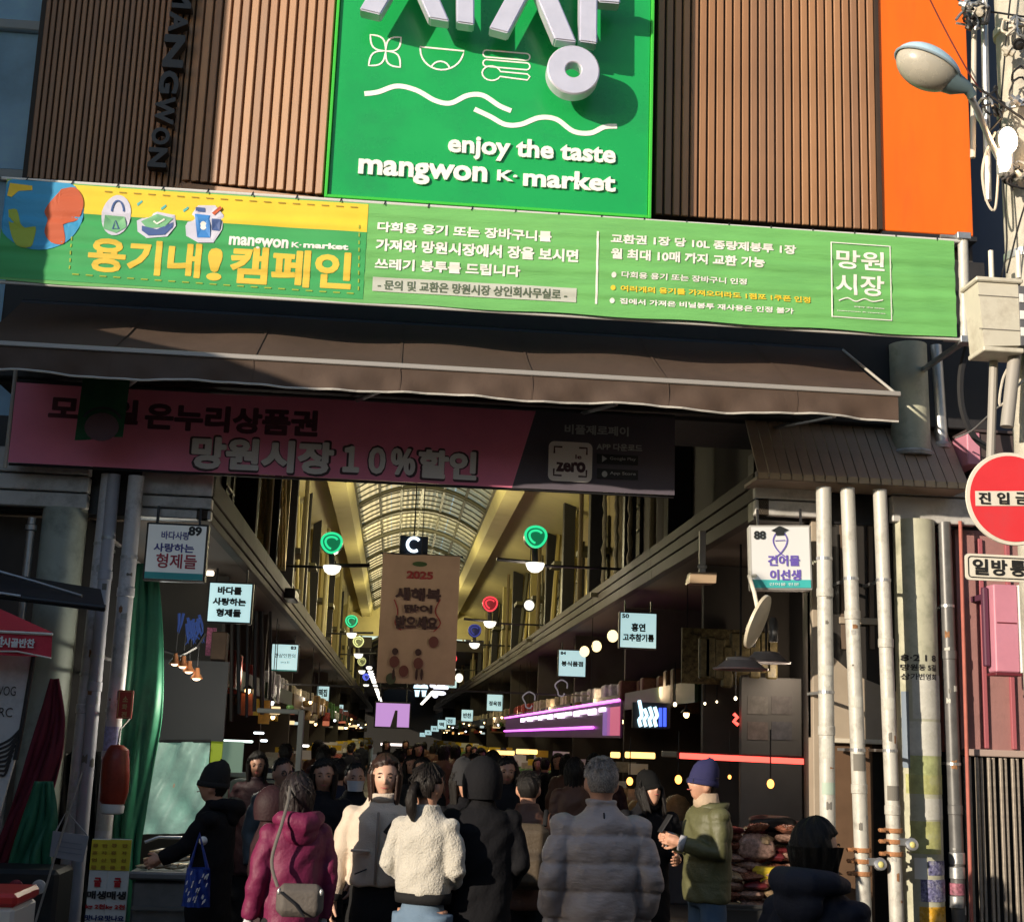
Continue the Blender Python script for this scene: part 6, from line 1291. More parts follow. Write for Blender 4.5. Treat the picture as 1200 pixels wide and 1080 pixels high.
sack(930,972,.5,.13,.08,M_sackd,'dark maroon sack behind the large pinkish sack',2)
sack(905,964,.40,.20,.07,mat('black rubbish sack',(.012,.012,.013),.6,bump=.8,bscale=9),'low black plastic sheet bundle lying on top of the heap of goods',8)
rk = random.Random(31)
def packet(x, y, z, w_, d_, h_, rz, m):
    """a sealed bag of dried goods: pillow shape pinched at the ends"""
    mb = MB(); ph1, ph2 = rk.uniform(0,6), rk.uniform(0,6); nu, nv = 14, 10
    for sg in (1, -1):
        def fn(u, v):
            a, b_ = u*2-1, v*2-1; f = max(0, (1-abs(a)**3.2))**.5*max(0, (1-abs(b_)**2.6))**.5
            zz = sg*h_*f*(1+.18*math.sin(a*7+ph1)*math.sin(b_*6+ph2)+.10*math.sin(a*17+b_*13+ph2)); return (a*w_, b_*d_, zz)
        k0 = len(mb.v); mb.grid(fn, nu, nv)
        if sg < 0: n_ = nu*nv; mb.f[-n_:] = [tuple(reversed(f_)) for f_ in mb.f[-n_:]]
    o = single('goods_packet', mb, m, 'sealed plastic packet of dried goods in the heap at the near right', 'packet', group='packets of dried goods heaped at the near right', smooth=True)
    o.location = (x, y, z); o.rotation_euler = (rk.uniform(-.25,.25), rk.uniform(-.2,.2), rz)
M_pkA = mat('red brown dried goods in film', (.17,.065,.04), .25, noise=.7, nscale=45, bump=.8, bscale=40); M_pkB = mat('pinkish dried goods in film', (.30,.19,.15), .22, noise=.5, nscale=45, bump=.8, bscale=30); M_pkC = mat('maroon packet', (.09,.012,.015), .3, noise=.3, nscale=20, bump=.5, bscale=20); M_pkD = mat('tan packet', (.24,.17,.10), .3, noise=.5, nscale=40, bump=.6, bscale=30)
for py_, n_ in ((1078,5),(1066,5),(1054,5),(1043,5),(1032,5),(1021,5),(1010,5),(999,4),(988,4),(977,4)):
    for k in range(n_):
        px_ = 858+k*(94/max(1,n_-1))+rk.uniform(-5,5)
        if py_ < 968 and px_ < 880: continue
        for dy_ in ((-.25, .1) if py_ > 1028 else (.12, .38)):
            q = P(px_, py_+rk.uniform(-3,3), dy_); packet(q.x, q.y, q.z, rk.uniform(.09,.13), rk.uniform(.07,.10), rk.uniform(.025,.04), rk.uniform(-.6,.6), rk.choice([M_pkA,M_pkA,M_pkB,M_pkC,M_pkD]))
x0,z0,x1,z1 = rectw(888,1016,918,1040,-.3); single('yellow_packet', MB().box(x0,-.3,z0,x1,-.1,z1,.03), mat('yellow packet',(.55,.40,.03),.4,noise=.2,nscale=12,bump=.2), 'bright yellow packet stuck between the sacks at the right', 'packet')
b = MB(); x0,z0,x1,z1 = rectw(850,1062,945,1066,-.45); b.box(x0,-.46,z0,x1,-.43,z1+.02,.005); b.box(x0,-.42,0,x1+.1,.9,z0,.02); single('goods_counter', b, mat('dark steel counter',(.08,.08,.08),.35,.6), 'steel edged counter under the sacks of goods', 'counter')
# olive post boards right of the opening
b = MB(); a = P(944,700,.4); b.box(a.x,.33,0,a.x+.05,.5,zR[3],.006); single('jamb_post', b, mat('dark jamb',(.05,.04,.035),.6), 'dark square jamb at the right end of the dried goods stall', 'post')
# ------------------------------------------------------------------ near left shop: fish stall
x0,z0,x1,z1 = rectw(163,870,244,1004,1.5)
t = thing('plastic_curtain', 'milky greenish plastic sheet glowing as if lit from behind at the fish stall', 'sheet', ((x0+x1)/2,1.5,z0))
M_plas = mat('milky plastic', (.42,.62,.55), .3, emit=.13, ecol=(.42,.75,.62), noise=.4, nscale=4, bump=1.0, bscale=5)  # weak emission stands in for light coming through the sheet
q = [P(186,869,1.5),P(245,869,1.5),P(243,975,1.5),P(161,978,1.5)]
def bil(u, v):
    a = q[3].lerp(q[2],u); b_ = q[0].lerp(q[1],u); w2 = a.lerp(b_,v); return (w2.x, w2.y+.05*math.sin(u*9+v*5+2*math.sin(v*3))+.03*math.sin(u*19-v*12)+.05*math.sin(v*4+u*2)+.03*abs(math.sin((u-.5)**2*14+v*7)), w2.z)
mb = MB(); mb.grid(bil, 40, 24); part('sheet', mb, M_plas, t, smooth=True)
mb = MB(); mb.tube([tuple(P(183,868,1.48)),tuple(P(247,868,1.48))], .015, 8); part('rod', mb, M_black, t)
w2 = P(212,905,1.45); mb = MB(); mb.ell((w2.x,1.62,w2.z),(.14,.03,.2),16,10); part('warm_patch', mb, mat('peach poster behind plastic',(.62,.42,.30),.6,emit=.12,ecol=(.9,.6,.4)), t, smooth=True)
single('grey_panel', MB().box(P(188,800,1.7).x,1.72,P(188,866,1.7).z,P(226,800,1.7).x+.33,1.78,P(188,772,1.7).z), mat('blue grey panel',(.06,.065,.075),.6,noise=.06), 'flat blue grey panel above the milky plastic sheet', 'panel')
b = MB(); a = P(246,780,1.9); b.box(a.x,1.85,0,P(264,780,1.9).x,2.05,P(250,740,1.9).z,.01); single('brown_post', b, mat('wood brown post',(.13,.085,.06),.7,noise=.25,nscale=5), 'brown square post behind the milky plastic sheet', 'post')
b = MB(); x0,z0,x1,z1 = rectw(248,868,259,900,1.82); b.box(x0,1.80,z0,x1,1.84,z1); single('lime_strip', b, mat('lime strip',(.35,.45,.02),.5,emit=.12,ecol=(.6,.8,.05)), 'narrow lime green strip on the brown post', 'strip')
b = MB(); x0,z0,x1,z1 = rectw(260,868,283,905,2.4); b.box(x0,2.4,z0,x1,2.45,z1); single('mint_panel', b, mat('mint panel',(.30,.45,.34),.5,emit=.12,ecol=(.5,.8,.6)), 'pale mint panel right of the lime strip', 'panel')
# four small pendant lamps
for k, (px_, py_) in enumerate(((205,780),(214,783),(221,789),(230,797))):
    q = P(px_,py_,.35); t = thing('pendant_lamp', ('small copper pendant lamp, first of the row of four at the fish stall','small copper pendant lamp, second of the row of four at the fish stall','small copper pendant lamp, third of the row of four at the fish stall','small copper pendant lamp, lowest and brightest of the row of four')[k], 'lamp', tuple(q))
    mb = MB(); mb.lathe([(.02,.11),(.028,.06),(.055,.02),(.05,.015),(.022,.055),(.015,.1)], tuple(q), 14); part('shade', mb, mat('copper shade',(.35,.14,.06),.35,.6), t, smooth='auto')
    mb = MB(); mb.ell((q.x,q.y,q.z+.02),(.036,.036,.022),12,8); part('bulb', mb, glow('pendant glow %d'%(k==3),(1,.72,.45),5 if k==3 else 3), t, smooth=True)
    mb = MB(); mb.tube([(q.x,q.y,q.z+.1),(q.x,q.y,q.z+.3)], .005, 5); part('cord', mb, M_black, t)
mb = MB(); mb.tube([tuple(P(186,760,.35)),tuple(P(212,768,.35)),tuple(P(230,758,.35)),tuple(P(240,742,.4))], .016, 6); single('lamp_rail', mb, M_black, 'bent black rail carrying the four small pendant lamps', 'rail')
# fluorescent bits and blue tinsel
for k, (r, col, lb) in enumerate((((235,668,250,674),(1,.85,.65),'short warm tube light between sign 89 and the three-line sign'),((257,866,296,870),(.75,.95,.85),'bright greenish white tube lamp over the fish stall'),((297,857,309,860),(.85,.95,1),'short white lamp, upper of two beside the tube lamp'),((305,866,313,869),(.85,.95,1),'short white lamp, lower of two beside the tube lamp'),((351,872,362,875),(1,.95,.9),'small white lamp in the left row near the seated heads'))):
    x0,z0,x1,z1 = rectw(*r, 4.0+k*.8); single('tube_lamp', MB().box(x0,4+k*.8,z0,x1,4.06+k*.8,z1,.01), glow('tube glow %d'%k, col, 3), lb, 'lamp')
rt = random.Random(2)
t = thing('blue_tinsel', 'blue tinsel decoration hanging behind sign 89', 'decoration', tuple(P(225,730,1.9)))
for k in range(16):
    a = P(212+rt.uniform(-3,22), 718+rt.uniform(0,14), 1.9); mb = MB(); mb.tube([tuple(a),(a.x+rt.uniform(-.05,.07),1.9,a.z-.10),(a.x+rt.uniform(-.05,.1),1.9,a.z-.2)], [.016,.012,.003], 5, flat=.4); part('streamer', mb, mat('blue foil',(.05,.12,.42),.25,.4,emit=.10,ecol=(.15,.25,.8)), t)
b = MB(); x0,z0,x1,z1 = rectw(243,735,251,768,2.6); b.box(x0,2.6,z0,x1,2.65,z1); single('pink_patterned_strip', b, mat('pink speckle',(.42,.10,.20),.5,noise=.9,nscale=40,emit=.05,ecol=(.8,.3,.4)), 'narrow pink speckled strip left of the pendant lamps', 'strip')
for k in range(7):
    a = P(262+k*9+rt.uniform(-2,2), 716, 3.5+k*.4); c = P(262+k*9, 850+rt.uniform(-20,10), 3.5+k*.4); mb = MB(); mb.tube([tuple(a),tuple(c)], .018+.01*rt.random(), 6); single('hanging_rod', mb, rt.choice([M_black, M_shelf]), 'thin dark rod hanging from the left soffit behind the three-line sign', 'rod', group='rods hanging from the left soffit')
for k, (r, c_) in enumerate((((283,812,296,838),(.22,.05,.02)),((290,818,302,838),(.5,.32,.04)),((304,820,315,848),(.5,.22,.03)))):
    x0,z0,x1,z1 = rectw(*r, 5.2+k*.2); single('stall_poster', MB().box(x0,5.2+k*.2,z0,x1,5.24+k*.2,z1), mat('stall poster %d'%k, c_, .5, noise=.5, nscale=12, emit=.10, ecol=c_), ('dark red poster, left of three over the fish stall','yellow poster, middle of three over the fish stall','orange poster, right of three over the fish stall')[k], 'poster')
# big refrigerated case (white frame, glass) beside the walkway
t = thing('display_case', 'white framed glass display case standing at the left stall behind the shoppers', 'case', (P(310,900,3.2).x,3.2,0))
x0,z0,x1,z1 = rectw(268,828,346,1000,3.0)
for (bx) in ((x0,3.0,z0,x0+.05,3.1,z1-.4),(x1-.06,3.0,0,x1,3.1,z1),(x0+.3,3.0,z1-.05,x1-.06,3.1,z1),(x0,3.0,P(300,911,3).z,x1-.06,3.1,P(300,905,3).z)):
    b = MB(); b.box(*bx, .008); part('frame', b, mat('white case frame',(.34,.35,.33),.5), t)
b = MB(); b.box(x0+.05,3.2,0,x1-.06,4.0,P(300,915,3).z,.02); part('base', b, mat('grey case body',(.22,.25,.23),.5), t)
b = MB(); a = rectw(280,930,325,975,2.9); b.box(a[0],2.85,a[1],a[2],2.99,a[3],.02); part('glowing_shelf', b, mat('glowing pale shelf',(.5,.55,.42),.5,emit=.30,ecol=(.7,.85,.6)), t)  # shelf given its own glow in place of case lighting
# fish counter with trays of fish
t = thing('fish_counter', 'stainless fish counter with a lit tray at the lower left', 'counter', (P(195,1000,-.6).x,-.6,0))
x0,_,x1,_ = rectw(158,1000,226,1000,-1.0); zc_ = P(190,1016,-1.0).z
b = MB(); b.box(x0,-1.0,.02,x1,.3,zc_-.1,.02); part('body', b, mat('dull stainless',(.20,.205,.21),.45,.5,noise=.2,nscale=6), t)
b = MB(); b.box(x0-.03,-1.05,zc_-.09,x1+.03,.32,zc_-.03,.015); part('worktop', b, mat('dull stainless'), t)
b = MB(); b.box(x0+.02,-1.06,.45,x1-.02,-1.02,.47); part('front_seam', b, M_grime, t)
M_fish = mat('brown silver fish', (.42,.30,.17), .25, .3, noise=.5, nscale=25); M_fishl = mat('pale fish', (.70,.55,.32), .3, .1, noise=.4, nscale=20)
rf = random.Random(6); k = 0
for row in range(3):
    for j in range(5):
        cx_ = x0+.06+j*(x1-x0-.1)/5+rf.uniform(0,.05); cy_ = -.9+row*.3; L_f = .16+rf.random()*.06; a_ = rf.uniform(-.25,.25)
        mb = MB(); pts = [(cx_+u*L_f*math.cos(a_), cy_+u*L_f*math.sin(a_), zc_+.005+.03*row+.012*math.sin(u*5)) for u in (-.5,-.42,-.25,0,.25,.4,.44,.56)]
        mb.tube(pts, [.006,.02,.032,.036,.024,.012,.014,.036], 10, flat=.55); single('fish', mb, M_fishl if rf.random()<.5 else M_fish, 'silvery brown fish lying on the counter at the lower left', 'fish', group='fish laid on the counter', smooth='auto'); k += 1
b = MB(); a = rectw(160,1000,226,1012,-1.0)
mb = MB(); mb.tube([(x0+.02,-.72,zc_+.16),(x0+.12,-.7,zc_+.2),(x0+.3,-.7,zc_+.2),(x1-.03,-.7,zc_+.16)], .012, 8); part('rail', mb, M_steel, t)
lp = bpy.data.lights.new('stall_light','POINT'); lp.energy = 34; lp.color = (1,.92,.75); lp.shadow_soft_size = .08; lo = bpy.data.objects.new('stall_light', lp); COL.objects.link(lo); lo.location = tuple(P(240,815,.1))
# added fill lights without fixtures: under the vault, near ring lamps, over stalls
def lamp(x, y, z, e, col, size=.15):
    l = bpy.data.lights.new('arcade_fill_light','POINT'); l.energy = e; l.color = col; l.shadow_soft_size = size; o = bpy.data.objects.new('arcade_fill_light', l); COL.objects.link(o); o.location = (x,y,z)
for y in (15, 24, 33, 43): lamp(.42, y, 5.6, 200, (1,.87,.50), .3)
for y in (9.4, 20.2): lamp(2.0, y+.15, 4.35, 34 if y < 12 else 12, (1,.85,.65)); lamp(-1.0, y+.15, 4.35, 34 if y < 12 else 12, (1,.85,.65))
lamp(4.6, 1.6, 2.3, 10, (1,.55,.3)); lamp(4.2, 2.4, 2.6, 12, (1,.8,.6)); lamp(-2.6, 2.6, 2.6, 14, (.9,.95,.9))
for y in (6, 12, 19, 27, 36): lamp(xR+.3, y, 2.5, 12, (1,.7,.4)); lamp(xL-.3, y, 2.5, 12, (1,.85,.65))
# ------------------------------------------------------------------ people
from mathutils import noise as MN
def fuse(mb, voxel, smooth=2, name='tmp'):
    """union of overlapping closed shapes into one continuous skin"""
    me = mesh(name, mb, []) if False else bpy.data.meshes.new(name)
    me.from_pydata([tuple(v) for v in mb.v], [], mb.f); bm = bmesh.new(); bm.from_mesh(me); bmesh.ops.recalc_face_normals(bm, faces=bm.faces[:]); bm.to_mesh(me); bm.free()
    o = bpy.data.objects.new(name, me)
    r = o.modifiers.new('r','REMESH'); r.mode = 'VOXEL'; r.voxel_size = voxel
    if smooth: s = o.modifiers.new('s','SMOOTH'); s.iterations = smooth; s.factor = .5
    out = baked(o)
    bpy.data.objects.remove(o); bpy.data.meshes.remove(me); return out
def rings(mb, rows, n=20):
    """closed loft of elliptical rings (cx, cy, z, rx, ry)"""
    k = len(mb.v); vs = []
    for cx, cy, z, rx, ry in rows:
        for i in range(n):
            a = 2*math.pi*i/n; c, s = math.cos(a), math.sin(a); e = .85
            vs.append((cx+rx*math.copysign(abs(c)**e, c), cy+ry*math.copysign(abs(s)**e, s), z))
    N = len(rows); fs = [(i*n+j, i*n+(j+1)%n, (i+1)*n+(j+1)%n, (i+1)*n+j) for i in range(N-1) for j in range(n)]
    fs += [tuple(range(n-1,-1,-1)), tuple(range((N-1)*n, N*n))]; return mb.add(vs, fs)
def hand_mb(wrist, d, side, curl=.5, s=1.0, palm_n=None):
    """hand leaving the wrist along d, five separate bent fingers"""
    mb = MB(); d = Vector(d).normalized(); nn = Vector(palm_n) if palm_n else Vector((-side, .2, 0)); nn = (nn-d*nn.dot(d)).normalized(); w_ = d.cross(nn)*(1 if True else -1)
    W = Vector(wrist); th = w_ if w_.y < 0 else -w_       # thumb towards the front
    if palm_n: th = w_*side
    mb.tube([W-d*.03, W+d*.005, W+d*.04, W+d*.085*s], [.024*s,.028*s,.034*s,.030*s], 12, flat=None)
    pl = MB(); base = W+d*.085*s
    for i, (off, L1, r_) in enumerate(((.031,.070,.0088),(.0105,.080,.0092),(-.0105,.074,.009),(-.031,.058,.008))):
        p0 = W+d*.06*s+th*off*s; c_ = curl*(1+.12*i); p1 = base+th*off*1.05*s; q1 = (d*math.cos(c_*.6)+nn*math.sin(c_*.6)); q2 = (d*math.cos(c_*1.5)+nn*math.sin(c_*1.5)); q3 = (d*math.cos(c_*2.2)+nn*math.sin(c_*2.2))
        p2 = p1+q1*L1*.45*s; p3 = p2+q2*L1*.32*s; p4 = p3+q3*L1*.26*s
        mb.tube([p0,p1,p2,p3,p4], [r_*1.1*s,r_*1.1*s,r_*s,r_*.92*s,r_*.6*s], 8)
    p0 = W+d*.02*s+th*.018*s; p1 = W+d*.045*s+th*.045*s+nn*.012; p2 = p1+(d*.8+th*.45+nn*.35).normalized()*.034*s; p3 = p2+(d*.9+th*.1+nn*.5).normalized()*.026*s
    mb.tube([p0,p1,p2,p3], [.015*s,.0125*s,.0105*s,.007*s], 8)
    mb.add([tuple(v) for v in []], [])
    # palm body
    c0 = W+d*.045*s; vs = []
    b2 = MB(); b2.ell((0,0,0),(1,1,1),14,10)
    for v in b2.v:
        v = Vector(v); vs.append(tuple(c0+d*(v.z*.052*s)+th*(v.x*.042*s)+nn*(v.y*.017*s)))
    mb.add(vs, b2.f)
    return mb
def head_mb(c, s=1.0, female=False):
    mb = MB(); n, m = 40, 30; vs = []
    for i in range(m+1):
        ph = math.pi*i/m
        for k in range(n):
            a = 2*math.pi*k/n; x = math.sin(ph)*math.sin(a); y = -math.sin(ph)*math.cos(a); z = math.cos(ph)     # a = 0 faces -y
            rx, ry, rz = .076, .094, .118
            if z < 0: rx *= 1-.30*(-z)**1.3; ry *= 1-.16*(-z)**1.5
            p = Vector((x*rx, y*ry, z*rz))
            fr = max(0, math.cos(a)) if math.sin(ph) > .05 else 0
            if y < 0:
                g = lambda u0, v0, su, sv: math.exp(-((x-u0)/su)**2-((z-v0)/sv)**2)
                p.y -= .021*g(0,-.20,.13,.16)+.010*g(0,-.06,.09,.16) + .006*g(0,.18,.5,.10) + .006*g(0,-.50,.22,.07)+.009*g(0,-.80,.28,.14)+.005*(g(.45,-.22,.2,.2)+g(-.45,-.22,.2,.2))
                p.y += .010*(g(.36,.05,.18,.10)+g(-.36,.05,.18,.10)) + .004*g(0,-.62,.25,.05)
            vs.append(Vector(c)+p*s)
    mb.add(vs, [(i*n+k, (i+1)*n+k, (i+1)*n+(k+1)%n, i*n+(k+1)%n) for i in range(m) for k in range(n)])
    for sd in (-1, 1): mb.ell(Vector(c)+Vector((sd*.076,.008,-.008))*s, (.014*s,.022*s,.036*s), 10, 8)
    return mb
SKIN = {}
def skin(t=0):
    return mat('skin tone %d' % t, [(.52,.28,.19),(.40,.21,.14),(.60,.36,.26)][t], .45, noise=.06, nscale=14, bump=.06, bscale=90)
def hair_mesh(c, s, style, brow=.66):
    """hair shell: stands off the skull except over the face, where it dips inside"""
    mb = MB(); n, m = 56, 34; vs = []; rr = random.Random(int(abs(c[2])*1000)+len(style))
    f_ = [rr.uniform(0,6) for _ in range(4)]
    for i in range(m+1):
        ph = math.pi*i/m
        for k in range(n):
            a = 2*math.pi*k/n; x = math.sin(ph)*math.sin(a); y = -math.sin(ph)*math.cos(a); z = math.cos(ph)
            rx, ry, rz = .076, .094, .118
            if z < 0: rx *= 1-.22*(-z); ry *= 1-.10*(-z)
            off = .016+.003*math.sin(a*23+f_[0]+z*5)+.003*math.sin(a*11+z*9+f_[1])
            if style in ('bob','long'): off += .010
            if style == 'short': off *= .75
            if style in ('grey','short'): off += .004*math.sin(a*31+z*22)*math.sin(a*13-z*27+f_[2])+.002*math.sin(a*57+z*41)
            if style in ('grey','short'): off = (off*.75+.002)*min(1, max(.30, (z+.5)/.75))
            front = -y; face = 0
            lim = brow + (.10 if style in ('short','grey') else 0)
            if front > .12 and z < lim-.25*abs(x)+.12*(x > .2): face = 1
            back_low = {'short': -.45, 'grey': -.42, 'pony': -.50, 'bun': -.5, 'bob': -1.2, 'crop': -1.2, 'long': -1.2, 'mid': -1.2}.get(style, -.5)
            if z < back_low: face = 1
            if style in ('short','grey','pony','bun') and abs(x) > .62 and front > -.42 and z < .16: face = 1
            k_ = 1.0
            if face: off = -.012
            p = Vector((x*(rx+off), y*(ry+off), z*(rz+off)))
            vs.append(Vector(c)+p*s)
    mb.add(vs, [(i*n+k, (i+1)*n+k, (i+1)*n+(k+1)%n, i*n+(k+1)%n) for i in range(m) for k in range(n)])
    C = Vector(c)
    if style in ('bob','mid','long','crop'):
        L_ = {'crop': .04, 'bob': .13, 'mid': .19, 'long': .30}[style]
        mb2 = MB(); nn = 44; rows = 9; vs = []
        for layer, o_ in ((0, .018), (1, -.004)):
            for j in range(rows):
                v = j/(rows-1)
                for k in range(nn+1):
                    a = math.radians(-128+256*k/nn)+math.pi   # open at the face
                    w_ = .004*math.sin(a*17+v*3)+.003*math.sin(a*29)+.003*math.sin(a*47+v*2); oo = o_-.007*v*(1 if layer==0 else 0); rx = (.086+oo-.010*v*v+w_); ry = (.098+oo-.02*v+w_)
                    vs.append(C+Vector((math.sin(a)*rx, -math.cos(a)*ry, .02-v*(L_+.07+.02*math.sin(a*7+1)+.012*math.sin(a*31))))*s)
        w2 = nn+1; fs = []
        for layer in (0,1):
            b0 = layer*rows*w2
            for j in range(rows-1):
                for k in range(nn): q = (b0+j*w2+k, b0+j*w2+k+1, b0+(j+1)*w2+k+1, b0+(j+1)*w2+k); fs.append(q if layer == 0 else q[::-1])
        b1 = rows*w2
        for j in range(rows-1): fs.append((j*w2, (j+1)*w2, b1+(j+1)*w2, b1+j*w2)); fs.append((j*w2+nn, b1+j*w2+nn, b1+(j+1)*w2+nn, (j+1)*w2+nn))
        for k in range(nn): fs.append(((rows-1)*w2+k, (rows-1)*w2+k+1, b1+(rows-1)*w2+k+1, b1+(rows-1)*w2+k))
        mb.add(vs, fs)
    if style == 'pony':
        mb.tube([C+Vector((0,.10,.01))*s, C+Vector((0,.135,-.01))*s, C+Vector((.0,.15,-.07))*s, C+Vector((0,.14,-.14))*s, C+Vector((.0,.125,-.19))*s], [.026*s,.024*s,.034*s,.030*s,.008*s], 14)
    ns = {'grey': 110, 'short': 60, 'pony': 50, 'bob': 90, 'mid': 90, 'crop': 0}.get(style, 0)
    for k in range(ns):       # loose locks that break up the outline
        a = rr.uniform(1.15, 5.13); w_ = .003+.008*rr.random(); L0, L1 = rr.uniform(.15,.9), 0; ln = .35 if style in ('grey','short') else rr.uniform(.6,1.1); pts = []
        for j in range(6):
            ph = L0+ln*j/5; e_ = w_*(j/5)**1.5*1.6+(.012 if style in ('grey','short') else .019); z = math.cos(ph); rx, ry, rz = .076+e_, .094+e_, .118+e_
            pts.append(C+Vector((math.sin(ph)*math.sin(a+.08*j*rr.uniform(-1,1))*rx, -math.cos(a)*math.sin(ph)*ry, z*rz))*s)
        mb.tube(pts, [.0026,.003,.003,.0024,.0018,.0008], 4)
    if style == 'bun': mb.ell(C+Vector((0,.10,-.02))*s, (.035*s,.03*s,.035*s), 12, 8)
    return mb
def beanie_mb(c, s, low=.10, band=True):
    mb = MB(); C = Vector(c); n = 36; prof = [(-.0,.150),(.03,.147),(.06,.128),(.082,.09),(.092,.04),(.095,-.0),(.095,-.002),(.101,-.004),(.102,.0-.035),(.097,-.04),(.085,-.035)]
    vs = []
    for r, h in prof:
        for k in range(n):
            a = 2*math.pi*k/n; rb = r*(1+.012*math.sin(a*24)*(h<0)+.02*math.sin(a*5)); vs.append(C+Vector((math.sin(a)*rb*.96, -math.cos(a)*rb*1.12, h+.035+(.012*-math.cos(a))))*s)
    mb.add(vs, [(i*n+k, (i+1)*n+k, (i+1)*n+(k+1)%n, i*n+(k+1)%n) for i in range(len(prof)-1) for k in range(n)]); return mb
def hood_up_mb(c, s):
    mb = MB(); C = Vector(c); n, m = 40, 22; 
    for lay, o_ in ((0,.0),(1,-.016)):
        vs = []
        for i in range(m+1):
            v = i/m
            for k in range(n+1):
                a = math.radians(-140+280*k/n)+math.pi; ph = v*math.pi*.62
                r_ = Vector((math.sin(a)*math.sin(ph+.05)*(.118+o_), -math.cos(a)*math.sin(ph+.05)*(.135+o_)+.01, math.cos(ph+.05)*(.150+o_)-(.10*max(0, v-.8)*5*.3)))
                vs.append(C+r_*s)
        mb.add(vs, [((i)*(n+1)+k, (i)*(n+1)+k+1, (i+1)*(n+1)+k+1, (i+1)*(n+1)+k) if lay == 0 else ((i)*(n+1)+k, (i+1)*(n+1)+k, (i+1)*(n+1)+k+1, (i)*(n+1)+k+1) for i in range(m) for k in range(n)])
    return mb
def person(label, x, y, rz, H, jacket, trousers, hair='short', haircol=None, hat=None, hatcol=None, hem=.78, puff=0., bulk=1.0, armL=None, armR=None, hood=None, sk=0, look=(0,0,0), skirt=False, collar=.03, fleece=False, female=False, extra=None, handL=.5, handR=.5, group=None, face=True, quilt_x=0, mask=None, cuff=None, glove=None, fold=.007):
    """a standing figure, facing -y before it is turned by rz; lengths for 1.72 m"""
    zg = .03 if y > -.6 else 0
    if isinstance(H, tuple): zt = P(H[0], H[1], y).z; H = (zt-zg)/(1.75 if hat == 'hood' else 1.725)*1.72
    k = H/1.72; s = k
    t = thing('person', label, 'person', (x, y, zg), rz, group)
    sw = .155 if female else .175
    AL = armL or ((-sw,.0,1.40), (-.215*bulk,.03,1.13), (-.215*bulk,-.04,.88)); AR_ = armR or ((sw,.0,1.40), (.215*bulk,.03,1.13), (.215*bulk,-.04,.88))
    hc = Vector((look[0], look[1]-.012, 1.595+look[2]))
    b = MB()
    hb = head_mb((0,0,0), 1.0, female); rot = Matrix.Rotation(look[3] if len(look) > 3 else 0, 3, 'Z') @ Matrix.Rotation(look[4] if len(look) > 4 else 0, 3, 'X')
    b.add([rot@Vector(v)+hc for v in hb.v], hb.f)
    b.tube([(hc.x*.6,.012+hc.y*.5,1.38),(hc.x*.8,.012+hc.y*.8,1.46),(hc.x,hc.y+.016,1.54+look[2])], [.062,.054,.056], 16)
    q_ = .82*min(1, bulk); rings(b, [(0,.0,.86,.150*q_,.105*q_),(0,0,.95,.155*q_,.11*q_),(0,0,1.06,.135*q_,.10*q_),(0,0,1.2,.155*q_,.115*q_),(0,0,1.33,.175*q_,.115*q_),(0,0,1.41,.14*q_,.09*q_),(0,0,1.45,.07,.06)])
    for A in (AL, AR_):
        b.tube([A[0], A[1], A[2]], [.045,.036,.027], 12)
    for sd in (-1, 1):
        b.tube([(sd*.085,0,.92),(sd*.095,-.005,.50),(sd*.10,.01,.10)], [.068,.050,.038], 14)
        b.tube([(sd*.10,.03,.045),(sd*.105,-.06,.04),(sd*.11,-.16,.028)], [.042,.042,.028], 10)
    me = fuse(b, .0115, 1)
    # append hands
    for A, sd, cu in ((AL,-1,handL),(AR_,1,handR)):
        d = Vector(A[2])-Vector(A[1]); hm_ = fuse(hand_mb(A[2], d, sd, cu), .0045, 0)
        bm = bmesh.new(); bm.from_mesh(me); bm.from_mesh(hm_); bm.to_mesh(me); bm.free(); bpy.data.meshes.remove(hm_)
    me.polygons.foreach_set('use_smooth', [True]*len(me.polygons)); me.materials.clear(); me.materials.append(skin(sk)); me.name = 'body'
    if glove:
        me.materials.append(glove)
        for p_ in me.polygons:
            if p_.center.z < 1.0 and abs(p_.center.x) > .19: p_.material_index = 1
    me.transform(Matrix.Scale(s, 4)); bo = bpy.data.objects.new('body', me); COL.objects.link(bo); bo.parent = t
    def lp(name, mb, m, label=None, smooth=True, par=None, me=None):
        if me is None: me = mesh(name, mb, m, smooth)
        me.transform(Matrix.Scale(s, 4)); o = bpy.data.objects.new(name, me); COL.objects.link(o); o.parent = par or t
        if label: o['label'] = label
        return o
    def turn(mb): mb.v = [tuple(rot@(Vector(v)-hc)+hc) for v in mb.v]; return mb
    # jacket
    J = MB(); w_ = bulk; R = 1.0 if not female else .95
    hips = .20 if hem > .6 else .22
    rws = [(0,0,hem,.180*w_*R,.140*w_),(0,0,hem+.03,.190*w_*R,.148*w_)]
    if hem < .7: rws += [(0,0,.75,.188*w_*R,.148*w_)]
    rws += [(0,0,.90,.182*w_*R,.145*w_),(0,0,1.05,.176*w_*R,.142*w_),(0,0,1.20,.188*w_*R,.145*w_),(0,0,1.32,.194*w_*R,.140*w_),(0,.0,1.395,.172*w_*R,.120*w_),(0,.005,1.43,.125*w_,.098*w_),(0,.005,1.46,.088,.080),(0,.0,1.47+collar,.080,.074)]
    rws = rws[:2]+[r_ for r_ in rws[2:] if r_[2] > hem+.05]
    rings(J, rws, 28)
    for A in (AL, AR_):
        a0, a1, a2 = [Vector(q_) for q_ in A]; a2e = a1.lerp(a2, .97)
        J.tube([a0+Vector((-.02 if a0.x>0 else .02,0,-.025)), a0.lerp(a1,.35), a1, a1.lerp(a2,.5), a2e], [.074*w_,.070*w_,.063*w_,.058*w_,.048*w_], 18)
        J.ell(a0+Vector((0,0,-.022)), (.070*w_,.078*w_,.066*w_), 14, 10)
